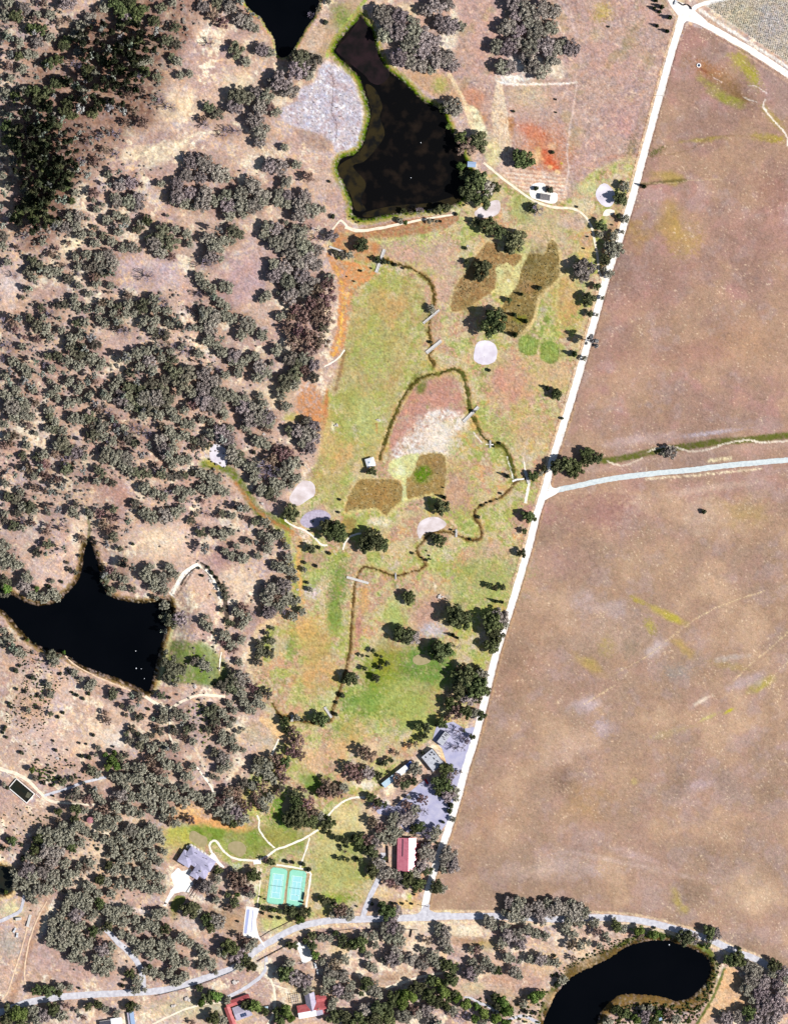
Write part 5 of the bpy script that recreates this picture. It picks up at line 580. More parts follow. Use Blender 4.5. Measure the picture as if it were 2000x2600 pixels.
# beyond the mapped square the same dry grass goes on, made by the shader
ed = np.minimum(np.minimum(PX - PX[0, 0], PX[0, -1] - PX), np.minimum(PY - PY[0, 0], PY[-1, 0] - PY)) * S
far = np.pad(1 - sm(ed + 5 * N[3], 4, 32), 4, constant_values=1.0)
fa = gm.attributes.new('beyond', 'FLOAT', 'POINT'); fa.data.foreach_set('value', far.astype(np.float32).ravel())
a2 = t.nodes.new('ShaderNodeAttribute'); a2.attribute_name = 'beyond'
n1 = t.nodes.new('ShaderNodeTexNoise'); n1.inputs['Scale'].default_value = .02; n1.inputs['Detail'].default_value = 10; n1.inputs['Roughness'].default_value = .65
cr_ = t.nodes.new('ShaderNodeValToRGB'); e = cr_.color_ramp; e.elements[0].position = .3; e.elements[0].color = (*A(120, 112, 84), 1); e.elements[1].position = .7; e.elements[1].color = (*A(232, 206, 176), 1); q = e.elements.new(.48); q.color = (*A(190, 156, 136), 1)
mx = t.nodes.new('ShaderNodeMixRGB'); t.links.new(tc.outputs['Object'], n1.inputs[0]); t.links.new(n1.outputs[0], cr_.inputs[0]); t.links.new(a2.outputs['Fac'], mx.inputs[0]); t.links.new(at.outputs['Color'], mx.inputs[1]); t.links.new(cr_.outputs[0], mx.inputs[2]); t.links.new(mx.outputs[0], hs.inputs['Color']); COL.objects.link(go); tag(go, 'dry pink-brown fields, pale woodland floor and watered valley turf', kind='structure')

# ------------------------------------------------------------------ sheets lying on the ground
def sheet(name, pts, m, label, z=0.06, kind='structure', smooth=True, jit=0.0, seed=0):
    pts = cr(pts, 5) if smooth else list(pts)
    if jit:
        r = random.Random(seed); pts = [(x + r.uniform(-jit, jit), y + r.uniform(-jit, jit)) for x, y in pts]
    xy = [W(*p) for p in pts]; b = MB(); tr = tessellate_polygon([[Vector((x, y, 0)) for x, y in xy]])
    fs = []
    for q in tr:
        a_, b_, c_ = [Vector((xy[i][0], xy[i][1], 0)) for i in q]
        fs.append(tuple(q) if (b_ - a_).cross(c_ - a_).z > 0 else tuple(reversed(q)))
    b.add([(x, y, z) for x, y in xy], fs)
    return tag(b.build(name, M[m] if isinstance(m, str) else m), label, kind=kind)
def strip(name, pts, wd, m, label, z=0.07, curve=True, jit=0.7, seed=1, kind='structure'):
    pts = cr(pts, 6, False) if curve else pts; r = random.Random(seed); vs = []; fs = []
    out = []
    for i in range(len(pts) - 1):
        n = max(1, int(math.dist(pts[i], pts[i + 1]) / 6))
        out += [(pts[i][0] + (pts[i + 1][0] - pts[i][0]) * k / n, pts[i][1] + (pts[i + 1][1] - pts[i][1]) * k / n) for k in range(n)]
    pts = out + [pts[-1]]
    for i, p in enumerate(pts):
        a_ = pts[max(0, i - 1)]; c_ = pts[min(len(pts) - 1, i + 1)]; dx, dy = c_[0] - a_[0], c_[1] - a_[1]; L = math.hypot(dx, dy) or 1
        w0 = (wd[0] + (wd[1] - wd[0]) * i / (len(pts) - 1)) if isinstance(wd, tuple) else wd
        for sg in (-1, 0, 1):
            hw = sg * (w0 / 2 + r.uniform(-jit, jit)); q = (p[0] - dy / L * hw, p[1] + dx / L * hw); vs.append(W(*q) + (hz(*q) + z + (.12 if abs(hz(*q)) > .05 else 0),))
    for i in range(len(pts) - 1):
        for k in (0, 1):
            a_ = i * 3 + k; fs.append((a_, a_ + 1, a_ + 4, a_ + 3))
    b = MB(); b.add(vs, fs); o = b.build(name, M[m]); 
    n_ = o.data.polygons[0].normal.z
    if n_ < 0: o.data.flip_normals()
    return tag(o, label, kind=kind)
sheet('pond_water', P_NORTH, 'water', 'black water of the pond cut by the top edge of the photo', -1.1, smooth=False)
sheet('pond_water', P_MARSH, 'marsh_water', 'dark weedy water of the large pond beside the lilac flat', -1.1, smooth=False)
sheet('pond_water', P_STAR, 'water', 'near-black water of the star-shaped pond in the western woods', -1.1, smooth=False)
sheet('pond_water', P_LAKE, 'water', 'black water of the curved lake at the lower right', -1.1, smooth=False)
sheet('pond_water', P_WEST, 'tank_water', 'small round pond cut by the left edge near the bottom', -1.1, smooth=False)
sheet('marsh_shallows', T(500, 0, 3.36, (1400, 140), (1440, 190), (1490, 300), (1540, 400), (1600, 500), (1640, 640), (1560, 720), (1480, 700), (1430, 640), (1330, 560), (1200, 450), (1200, 400), (1290, 300)), 'shallow_plum', 'dark plum shallows at the upper tip of the weedy pond', -1.04)
sheet('marsh_shallows', T(500, 0, 3.36, (1440, 720), (1520, 760), (1580, 900), (1560, 1000), (1600, 1150), (1500, 1300), (1420, 1380), (1330, 1420), (1440, 1560), (1400, 1700), (1440, 1790), (1350, 1790), (1310, 1660), (1215, 1490), (1215, 1410), (1330, 1335), (1400, 1275), (1440, 1180), (1485, 980), (1465, 860)), 'shallow_brown', 'olive-brown shallows along the left bank of the weedy pond', -1.03)
sheet('marsh_shallows', [(925, 540), (1000, 522), (1090, 515), (1160, 498), (1165, 512), (1120, 526), (1050, 533), (985, 543), (930, 552)], 'shallow_brown', 'olive-brown shallows along the lower bank of the weedy pond', -1.02)
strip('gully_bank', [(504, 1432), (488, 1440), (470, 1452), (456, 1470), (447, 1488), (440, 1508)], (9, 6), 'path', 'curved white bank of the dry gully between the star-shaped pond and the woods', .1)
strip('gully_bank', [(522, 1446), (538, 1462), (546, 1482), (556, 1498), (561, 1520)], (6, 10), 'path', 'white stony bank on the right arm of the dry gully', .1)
strip('gully_bed', [(510, 1428), (528, 1440), (544, 1462), (558, 1482), (570, 1505), (574, 1540), (580, 1590)], (4, 11), 'gully', 'dark bed of the dry gully', .12)  # dark brown strip along the gully floor
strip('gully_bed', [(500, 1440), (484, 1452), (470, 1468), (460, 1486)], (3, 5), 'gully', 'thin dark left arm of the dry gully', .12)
strip('gravel_road', R_MAIN, 17.5, 'road_white', 'straight white gravel road slanting down beside the brown field', .07, False)
strip('gravel_road', R_NE, 15.5, 'road_white', 'white gravel road running to the upper right corner', .085, False, seed=2)
sheet('gravel_road', T(1500, 0, 3.36, (690, 10), (770, 20), (880, 90), (1000, 200), (900, 180), (830, 175), (790, 200), (765, 240), (715, 240), (745, 130), (735, 80)), 'road_white', 'wide white gravel junction at the upper right', .10)
strip('gravel_road', [(1750, 34), (1765, 18), (1790, 8), (1840, -2), (1880, -14)], (12, 8), 'road_white', 'white track leaving the junction along the vineyard', .115)
strip('paved_road', R_EAST, 13.5, 'road_blue', 'pale blue-gray paved road curving off to the right edge', .12, False)
sheet('paved_road', T(1400, 1000, 2.8, (-62, 640), (-40, 590), (-15, 600), (0, 660), (40, 670), (60, 660), (40, 705), (-30, 745), (-85, 770)), 'road_white', 'pale flared junction where the blue-gray road meets the gravel road', .14)
strip('paved_road', R_SOUTH, 16.5, 'road_gray', 'pale gray paved road winding across the bottom', .08, False, seed=3)
sheet('paved_road', T(900, 2000, 3.36, (560, 1055), (600, 1000), (640, 1000), (640, 1040), (700, 1065), (820, 1065), (700, 1130), (480, 1130), (440, 1085), (520, 1080)), 'road_gray', 'flared pale gray junction below the lone round oak', .135)
strip('driveway', [(918, 2338), (928, 2306), (942, 2270), (958, 2238), (970, 2200), (973, 2165)], 13, 'road_gray', 'gray driveway climbing to the red barn', .16)
strip('driveway', T(0, 2000, 3.36, (880, 1190), (930, 1230), (1000, 1310), (1100, 1400), (1180, 1500), (1215, 1600), (1225, 1740)), (13, 15), 'road_gray', 'blue-gray driveway under the southern oaks', .11)
strip('driveway', T(0, 2000, 3.36, (210, 900), (200, 970), (175, 1050), (110, 1090), (0, 1140), (-90, 1160)), (7, 10), 'road_gray', 'gray farm lane bending to the left edge', .11)
strip('driveway', T(400, 2000, 3.36, (925, 1440), (925, 1540), (860, 1630), (720, 1725), (600, 1785)), (9, 9), 'road_gray', 'gray drive between the two red-roofed houses', .12)
strip('driveway', T(400, 2000, 3.36, (930, 1490), (960, 1620), (995, 1720), (1000, 1850), (975, 1960), (930, 2030)), 6.5, 'dirt', 'narrow pale lane dropping past the red-roofed house', .14)
strip('driveway', T(400, 2000, 3.36, (990, 1680), (1040, 1700), (1110, 1720)), 4, 'dirt', 'short pale spur toward the red cross-shaped house', .13)
strip('driveway', T(400, 2000, 3.36, (-60, 2030), (60, 1970), (250, 1885), (420, 1845), (560, 1830)), 5, 'dirt', 'thin pale lane along the bottom edge', .12)
strip('driveway', T(400, 2000, 3.36, (148, 870), (110, 920), (60, 1010)), (13, 7), 'concrete', 'white drive leaving the clubhouse forecourt', .10)
sheet('forecourt', T(400, 2100, 7.636, (400, 790), (470, 850), (560, 830), (640, 800), (660, 900), (620, 980), (690, 1080), (640, 1180), (600, 1260), (480, 1250), (320, 1290), (250, 1240), (320, 1130), (260, 950), (330, 860)), 'concrete', 'broad white forecourt beside the gray clubhouse', .09, jit=.6)
strip('dirt_track', [(1227, 413), (1248, 430), (1269, 448), (1317, 484), (1358, 511), (1403, 526), (1448, 529), (1471, 538), (1492, 559), (1504, 588), (1514, 640), (1521, 693), (1534, 714)], (6, 5.5), 'dirt', 'tan dirt track from the pond shed to the gravel road', .10)
strip('dirt_track', [(167, 1665), (193, 1690), (253, 1721), (313, 1746), (369, 1770)], 3.6, 'dirt_orange', 'narrow dirt track along the pond bank', .12)
strip('dirt_track', [(369, 1768), (400, 1788), (432, 1797), (464, 1780), (500, 1766), (535, 1765), (572, 1769)], (8, 6.5), 'dirt', 'cream dirt track below the star-shaped pond', .12)
strip('dirt_track', [(433, 1799), (432, 1830), (430, 1862), (438, 1885), (446, 1896)], 5, 'dirt', 'short dirt track dropping into the woods', .15)
strip('dirt_track', [(-40, 1935), (0, 1952), (40, 1964), (72, 1982), (98, 2008), (113, 2022), (130, 2034), (170, 2039), (245, 2043)], (10, 5), 'dirt', 'pale track passing the square tank', .12)
strip('dirt_track', [(113, 2020), (140, 2012), (175, 2001), (215, 1986), (270, 1973)], 7, 'road_gray', 'pale gray track climbing from the square tank', .16)
strip('dirt_track', T(0, 2000, 3.36, (405, 970), (330, 1100), (262, 1280), (225, 1450), (212, 1600), (230, 1700)), 4, 'dirt_orange', 'orange farm track west of the oaks', .12)
strip('dirt_track', T(0, 2000, 3.36, (240, 1170), (200, 1330), (130, 1560), (60, 1760), (-20, 1840)), 4, 'dirt_orange', 'reddish farm track at the lower left', .12, seed=5)
strip('dirt_track', [(876, 576), (911, 586), (960, 580), (1020, 568), (1080, 556), (1150, 545)], (9, 4), 'dirt', 'pale dam-top track south of the weedy pond', .12)
strip('dirt_track', [(838, 590), (850, 576), (866, 560), (884, 580)], (4, 6), 'dirt', 'pale track fork at the corner of the dam', .14)
strip('dirt_track', [(980, 2509), (1020, 2496), (1065, 2481), (1124, 2470)], (9, 5), 'dirt', 'cream track in the southern clearing', .12)
strip('dirt_track', [(1178, 2531), (1196, 2535), (1214, 2545), (1240, 2556), (1266, 2573)], (4, 9), 'road_gray', 'pale gray track curving among bright green trees', .12)
strip('dirt_track', [(1290, 2590), (1323, 2580), (1345, 2586), (1370, 2600)], (7, 9), 'road_gray', 'pale gray track end at the lake corner', .12)
strip('dirt_track', [(497, 1944), (530, 1988), (546, 2018)], (5, 6), 'path', 'cream trail piece in the woods south of the gully', .13)
P7 = lambda *a: T(400, 2100, 7.636, *a)
strip('cart_path', P7((1090, 560), (1030, 440), (1012, 350), (1050, 285), (1110, 262), (1165, 300), (1240, 410), (1330, 510), (1430, 580), (1540, 618), (1680, 640)) + [(655, 2184), (683, 2171), (701, 2157), (727, 2149), (772, 2129), (808, 2107)], 5.4, 'path', 'cream cart path looping past the clubhouse green', .10)
sheet('cart_path', P7((1005, 590), (1045, 520), (1105, 515), (1200, 660), (1300, 775), (1240, 775), (1130, 680)), 'concrete', 'white path apron against the clubhouse', .12)
strip('cart_path', [(829, 2082), (836, 2068), (852, 2050), (876, 2033), (900, 2025), (926, 2025)], 5, 'path', 'cream cart path curving up toward the long white building', .10)
strip('cart_path', T(400, 2000, 3.36, (1000, 515), (945, 465), (900, 410), (865, 345), (868, 280), (850, 235)), 4.2, 'path', 'cream cart path running up into the russet trees', .12)
strip('cart_path', T(400, 2000, 3.36, (1298, 425), (1270, 520), (1235, 620), (1218, 680)), 4, 'path', 'straight cream path down to the tennis courts', .12)
strip('cart_path', T(400, 2000, 3.36, (1015, 658), (1130, 675), (1250, 695)), 5, 'path', 'cream path along the top of the tennis courts', .14, False)
strip('cart_path', T(400, 2000, 3.36, (1268, 718), (1300, 722), (1308, 740), (1290, 860), (1268, 1020)), 5.5, 'path', 'cream path along the right side of the tennis courts', .14, False)
strip('cart_path', T(400, 2000, 3.36, (885, 690), (870, 880), (850, 1020)), 3.4, 'dirt', 'narrow path between the trees and the left court', .14, False)
sheet('cart_path', T(400, 2000, 3.36, (815, 625), (880, 605), (885, 650), (820, 655)), 'concrete', 'small white pad on the cart path', .15, smooth=False)
strip('cart_path', T(500, 1000, 3.36, (748, 1060), (765, 1090), (830, 1130), (920, 1165), (1000, 1225), (1060, 1285), (1115, 1292)), 4.5, 'path', 'cream cart path below the lilac pad', .12)
strip('cart_path', T(500, 1000, 3.36, (1245, 1330), (1265, 1270), (1320, 1210), (1400, 1190)), 4.5, 'path', 'curved cream path piece beside the big valley oak', .12)
strip('cart_path', T(500, 500, 3.36, (1085, 1447), (1150, 1415), (1210, 1370), (1260, 1305)), 4, 'path', 'curved cream path piece below the orange strip', .12)
strip('cart_path', [(708, 1876), (697, 1900), (687, 1923)], 4.4, 'path', 'straight cream path piece in the lower woods', .12, False)
strip('cart_path', [(563, 1655), (559, 1680), (558, 1703)], 3, 'path', 'thin cream path piece by the green hollow', .12)
for pts, m_, lb in ((T(1000, 500, 3.36, (720, 1235), (790, 1225), (850, 1250), (880, 1310), (865, 1395), (800, 1430), (730, 1425), (680, 1385), (690, 1290)), 'sand', 'lilac-white sand bunker below the big dark oak'),
                    (T(500, 1000, 3.36, (800, 860), (870, 765), (940, 740), (1000, 775), (1005, 860), (940, 910), (860, 955), (795, 915)), 'sand_pink', 'pink-white sand bunker on the left side of the valley'),
                    (T(1000, 1000, 3.36, (200, 1140), (235, 1080), (340, 1048), (420, 1078), (445, 1120), (380, 1165), (260, 1190), (225, 1235), (202, 1200)), 'sand_pink', 'pinkish sand bunker between two dark oaks'),
                    (T(500, 1000, 3.36, (130, 430), (230, 455), (262, 530), (243, 625), (180, 600), (112, 555)), 'sand', 'small gray-white sand pad in the western woods'),
                    (T(1000, 500, 3.36, (700, 115), (860, 25), (905, 60), (890, 140), (800, 175), (700, 165)), 'sand_pink', 'pale sand bunker south of the weedy pond'),
                    (T(1150, 380, 3.36, (1250, 305), (1300, 288), (1350, 330), (1380, 385), (1360, 465), (1310, 490), (1245, 450), (1215, 375)), 'sand', 'oval lilac-white pad beside the gravel road'),
                    (T(1150, 380, 3.36, (1300, 510), (1370, 515), (1360, 550), (1280, 565)), 'path', 'small white patch under the oval pad')):
    sheet('sand_bunker', pts, m_, lb, .08, jit=.5, seed=len(lb))
for pts, lb in ((P7((640, 100), (720, 75), (850, 150), (960, 210), (950, 330), (880, 390), (740, 330), (620, 230)), 'dull olive putting green above the clubhouse'),
                (P7((1385, 320), (1500, 275), (1640, 300), (1720, 400), (1700, 500), (1600, 580), (1450, 500), (1370, 420)), 'brownish putting green inside the cart path loop'),
                (T(400, 2000, 3.36, (1060, 160), (1100, 85), (1140, 90), (1150, 160), (1110, 230), (1070, 215)), 'small olive putting green left of a dark oak'),
                (T(900, 1500, 3.36, (500, 570), (560, 540), (640, 560), (640, 610), (560, 635), (505, 615)), 'pale brown putting green in the lower valley')):
    sheet('putting_green', pts, 'green_turf', lb, .05)
sheet('parking_lot', [(1108, 1842), (1150, 1832), (1178, 1850), (1200, 1846), (1212, 1850), (1200, 1890), (1172, 1950), (1162, 2010), (1145, 2075), (1118, 2112), (1080, 2122), (1030, 2112), (1000, 2075), (960, 2066), (940, 2040), (970, 2035), (1000, 2050), (1030, 2020), (1062, 1992), (1080, 1978), (1100, 1990), (1118, 1975), (1140, 1962), (1122, 1900), (1098, 1878)], 'lavender_asphalt', 'lavender-gray parking lot under trees by the long white building', .06, smooth=False)
sheet('parking_lot', T(600, 2170, 7.636, (195, 1000), (400, 1035), (450, 1045), (420, 1150), (385, 1270), (400, 1420), (440, 1580), (520, 1700), (560, 1800), (480, 1700), (420, 1620), (160, 1610), (130, 1540), (160, 1250)), 'concrete', 'long white concrete parking strip below the tennis courts', .10, smooth=False)
strip('parking_stripe', T(600, 2170, 7.636, (235, 1060), (175, 1530)), 7.5, 'stall_line', 'faint blue parked row stripe on the white parking strip', .13, False, 0)
strip('parking_stripe', T(600, 2170, 7.636, (325, 1080), (290, 1500)), 2.2, 'stall_line', 'thin faint blue stripe on the white parking strip', .13, False, 0)
sheet('lilac_pad', T(500, 1000, 3.36, (880, 1090), (930, 1020), (1030, 990), (1110, 1010), (1140, 1060), (1050, 1110), (1000, 1140), (930, 1140)), 'lilac_gravel', 'lilac gravel patch beside a dark oak', .05)
M['sand_dim'] = M['sand']
# ------------------------------------------------------------------ buildings
def base(name, pts_c, ang, **k):
    x, y = W(*pts_c); return empty(name, (x, y, 0), ang, **k)
def gable(mb_roof, mb_wall, cx, cy, L, Wd, h, rh, ang=0.0, over=0.4, ro=0.0):
    c, n = math.cos(ang), math.sin(ang)
    def t(x, y, z): return (cx + x * c - y * n, cy + x * n + y * c, z)
    l, w = L / 2, Wd / 2
    mb_wall.add([t(-l, -w, 0), t(l, -w, 0), t(l, w, 0), t(-l, w, 0), t(-l, -w, h), t(l, -w, h), t(l, w, h), t(-l, w, h), t(-l, ro, h + rh * .97), t(l, ro, h + rh * .97)],
                [(0, 1, 5, 4), (2, 3, 7, 6), (1, 2, 6, 9, 5), (3, 0, 4, 8, 7)])
    l += over; w2 = w + over; d = rh / w * over; th = .18
    vs = []
    for z in (0, th):
        vs += [t(-l, -w2, h - d + z), t(l, -w2, h - d + z), t(l, ro, h + rh + z), t(-l, ro, h + rh + z), t(l, w2, h - d + z), t(-l, w2, h - d + z)]
    mb_roof.add(vs, [(6, 7, 8, 9), (9, 8, 10, 11), (1, 0, 3, 2), (2, 3, 5, 4), (0, 1, 7, 6), (4, 5, 11, 10), (1, 2, 8, 7), (2, 4, 10, 8), (3, 0, 6, 9), (5, 3, 9, 11)])
def hip(mb_roof, mb_wall, cx, cy, L, Wd, h, rh, ang=0.0, over=0.5):
    c, n = math.cos(ang), math.sin(ang)
    def t(x, y, z): return (cx + x * c - y * n, cy + x * n + y * c, z)
    mb_wall.box(cx, cy, 0, L, Wd, h, ang)
    l, w = L / 2 + over, Wd / 2 + over; r = max(0, l - w)
    mb_roof.add([t(-l, -w, h), t(l, -w, h), t(l, w, h), t(-l, w, h), t(-r, 0, h + rh), t(r, 0, h + rh), t(-l, -w, h - .2), t(l, -w, h - .2), t(l, w, h - .2), t(-l, w, h - .2)],
                [(0, 1, 5, 4), (1, 2, 5), (2, 3, 4, 5), (3, 0, 4), (6, 7, 1, 0), (7, 8, 2, 1), (8, 9, 3, 2), (9, 6, 0, 3), (9, 8, 7, 6)])
def part(mb, name, m, root, **k): o = mb.build(name, M[m], root); return tag(o, **k)
def posts(root, lst, r, z0, z1, m, name='post'):
    for (x, y) in lst: b = MB(); b.tube((x, y, z0), (x, y, z1), r, r, 6); part(b, name, m, root)
def windows(root, specs):                                       # (x, y, z, length, facing angle)
    for (x, y, z, L, a) in specs:
        f = MB(); f.box(x, y, z, .10, L + .24, 1.24, a); fo = part(f, 'window', 'wall_white', root)
        g = MB(); g.box(x, y, z + .12, .13, L, 1.0, a); part(g, 'pane', 'glass', fo)
def door(root, x, y, a, L=1.0, h=2.1, m='roof_gray_dark'):
    f = MB(); f.box(x, y, 0.02, .12, L, h, a); d = part(f, 'door', m, root)
    k = MB(); k.box(x, y, 1.0, .22, .1, .1, a); part(k, 'handle', 'metal_gray', d)

# clubhouse: low gray roofs in three blocks
a0 = math.radians(-32)
cl = base('clubhouse', (400 + 790 / 7.636, 2100 + 640 / 7.636), a0, label='large gray-roofed clubhouse with stepped wings beside a white forecourt', cat='building')
rf, wl = MB(), MB()
for (cx, cy, L, Wd, h, rh) in ((1.2, 2.6, 26, 10.2, 5.2, 2.0), (-9.6, -4.2, 11.5, 11.5, 4.4, 1.7), (7.6, -5.6, 11.8, 10.5, 4.4, 1.7), (4.6, -11.0, 7.2, 8.0, 3.6, 1.2), (-2.6, -3.2, 8, 6, 4.0, 1.0), (12.0, -9.0, 4.5, 5.5, 3.0, .8)):
    hip(rf, wl, cx, cy, L, Wd, h, rh, 0, .5)
part(wl, 'wall', 'wall_tan', cl); part(rf, 'roof', 'roof_gray', cl)
for (x, y, w_) in ((-5, 5, 2.4), (3, 5, 2.4), (-10, -2, 2.6), (-1, 1.6, 3), (9, .2, 3.0), (5.8, -9.6, 2.0), (6, 5.6, 1.6)):
    b = MB(); b.box(x, y, 5.4 if y > -5 else 4.3, w_, .5, 1.2, .1); part(b, 'roof_vent', 'roof_gray_dark', cl)
b = MB(); b.box(7.2, -7.0, 5.0, 1.5, 1.5, 1.6); ch = part(b, 'chimney', 'wall_white', cl); b = MB(); b.box(7.2, -7.0, 6.6, 1.0, 1.0, .3); part(b, 'chimney_pot', 'roof_gray_dark', ch)
windows(cl, [(x, 7.75, 1.2, 1.8, math.pi / 2) for x in (-9, -6, -3, 0, 3, 6, 9, 12)] + [(-15.4, y, 1.2, 1.5, 0) for y in (-7, -4, -1)] + [(14.25, y, 1.2, 1.5, 0) for y in (0, 3)])
door(cl, -3.0, -6.25, math.pi / 2, 1.8)
# terrace with parasols on the clubhouse's upper side
sheet('terrace', P7((580, 410), (600, 370), (640, 350), (740, 375), (800, 430), (860, 460), (940, 520), (1000, 590), (960, 600)), 'concrete', 'white terrace along the upper edge of the clubhouse', .13, smooth=False)
for i, (x, y, wd) in enumerate(((602, 385, 'leftmost'), (655, 362, 'second from left'), (716, 392, 'third from left'), (785, 440, 'middle'), (852, 478, 'third from right'), (915, 520, 'second from right'), (965, 560, 'rightmost'))):
    p = P7((x, y))[0]; u = empty('parasol', W(*p) + (.13,), label=f'white parasol on the clubhouse terrace, {wd} in the row', cat='parasol', group='parasols on the clubhouse terrace')
    b = MB(); n = 8; R_ = 1.9; b.add([(R_ * math.cos(k * 2 * math.pi / n), R_ * math.sin(k * 2 * math.pi / n), 2.3) for k in range(n)] + [(0, 0, 2.9), (0, 0, 2.8)], [(k, (k + 1) % n, n) for k in range(n)] + [((k + 1) % n, k, n + 1) for k in range(n)]); part(b, 'canopy', 'wall_white', u)
    b = MB(); b.tube((0, 0, 0), (0, 0, 2.85), .04, .04); b.tube((0, 0, 0), (0, 0, .12), .35, .3, 10); part(b, 'pole', 'metal_gray', u)
# entrance pergola
pg_ = base('pergola', (400 + 770 / 7.636, 2100 + 1150 / 7.636), math.radians(57), label='dark timber pergola frame between the clubhouse and the gray oaks', cat='pergola')
posts(pg_, [(x, y) for x in (-9, -3, 3, 9) for y in (-2.6, 2.6)], .14, 0, 2.8, 'fence_wood')
for y, l_ in ((-2.6, 21), (2.6, 18)): b = MB(); b.box(0, y, 2.8, l_, .5, .35); part(b, 'beam', 'fence_wood', pg_)
for x in range(-9, 10, 6): b = MB(); b.box(x, 0, 3.15, .22, 5.6, .2); part(b, 'rafter', 'fence_wood', pg_)

# tennis courts
def court(cx, cy, label):
    a = math.radians(-7.5); t = base('tennis_court', (cx, cy), a, label=label, cat='tennis court', group='green tennis courts')
    L, Wd, ch_ = 33.5, 15.4, 2.2
    def oct_(w, l, c): return [(-w + c, -l), (w - c, -l), (w, -l + c), (w, l - c), (w - c, l), (-w + c, l), (-w, l - c), (-w, -l + c)]
    b = MB(); b.prism(oct_(Wd / 2, L / 2, ch_), 0.02, .16); part(b, 'surround', 'court_green', t)
    b = MB(); b.box(0, 0, .163, 8.6, 21.5, .01); pf = part(b, 'playing_area', 'court_blue', t)
    b = MB()
    for x, y, lx, ly in ((-5.0, 0, .28, 22.2), (5.0, 0, .28, 22.2), (-3.7, 0, .22, 22.2), (3.7, 0, .22, 22.2), (0, 11.1, 10.2, .28), (0, -11.1, 10.2, .28), (0, 6.0, 7.3, .24), (0, -6.0, 7.3, .24), (0, 0, .22, 12)): b.box(x, y, .175 + (.003 if lx > ly else 0), lx, ly, .006)
    part(b, 'court_line', 'line_white', t)
    b = MB(); b.box(0, 0, .2, 12.2, .05, .9); nt_ = part(b, 'net', 'screen_dark', t); posts(nt_, [(-6.2, 0), (6.2, 0)], .06, .1, 1.2, 'metal_gray', 'net_post')
court(600 + 790 / 7.636, 2170 + 610 / 7.636, 'left of the two green tennis courts'); court(600 + 1160 / 7.636, 2170 + 655 / 7.636, 'right of the two green tennis courts')
def fence(name, pts, h, label, post_m='fence_wire', rail_m='fence_wire', gap=4.0, rails=(.5, 1.0), w=.07, cat='fence', group=None, fill=None, pw=.07):
    x0, y0 = W(*pts[0]); root = empty(name, (x0, y0, 0), label=label, cat=cat, group=group)
    xy = [(W(*p)[0] - x0, W(*p)[1] - y0, hz(*p)) for p in pts]; n = 0; rb = MB()
    tot = sum(math.dist(xy[i][:2], xy[i + 1][:2]) for i in range(len(xy) - 1)); gap = max(gap, tot / 90)
    pm = MB(); pm.box(0, 0, 0, pw * 2, pw * 2, h + .1); pme = pm.mesh('post', M[post_m]); carry = 0
    for i in range(len(xy) - 1):
        a_, c_ = xy[i], xy[i + 1]; L = math.dist(a_[:2], c_[:2]); ang = math.atan2(c_[1] - a_[1], c_[0] - a_[0])
        for r_ in rails: rb.tube((a_[0], a_[1], a_[2] + r_ * h), (c_[0], c_[1], c_[2] + r_ * h), w, w, 4)
        if fill: rb.box((a_[0] + c_[0]) / 2, (a_[1] + c_[1]) / 2, a_[2] + .05, L, .03, h * fill, ang)
        d = carry
        while d < L:
            o = bpy.data.objects.new('post', pme); COL.objects.link(o); o.parent = root; f = d / L
            o.location = (a_[0] + (c_[0] - a_[0]) * f, a_[1] + (c_[1] - a_[1]) * f, a_[2] + (c_[2] - a_[2]) * f); d += gap
        carry = d - L
    part(rb, 'rail', rail_m, root); return root
Q6 = lambda *a: T(600, 2170, 7.636, *a)
fence('court_fence', Q6((690, 245), (970, 270), (1010, 310), (1060, 285), (1350, 325), (1375, 345), (1300, 980), (1240, 1030), (960, 1010), (910, 970), (870, 985), (600, 930), (590, 900), (690, 245)), 3.2, 'tall thin fence around both tennis courts', rails=(1.0,), w=.05, pw=.05)
fence('windscreen', Q6((1326, 735), (1303, 880)), 2.4, 'dark green windscreen panel at the lower right of the right court', 'screen_dark', 'screen_dark', 2.5, (1.0,), .08, 'windscreen', fill=.95)
sh_ = base('court_bench', (600 + 1280 / 7.636, 2170 + 920 / 7.636), math.radians(-8), label='small dark covered bench in the corner of the right court', cat='bench')
b = MB(); b.box(0, 0, 2.2, 3.4, 1.6, .12); part(b, 'canopy', 'screen_dark', sh_); posts(sh_, [(x, y) for x in (-1.5, 1.5) for y in (-.6, .6)], .06, .1, 2.2, 'screen_dark'); b = MB(); b.box(0, 0, .45, 3, .5, .08); part(b, 'seat', 'fence_wood', sh_)
strip('court_divider', Q6((1010, 320), (965, 960)), 2.2, 'green_turf', 'narrow green strip between the two tennis courts', .2, False, 0, kind='structure')
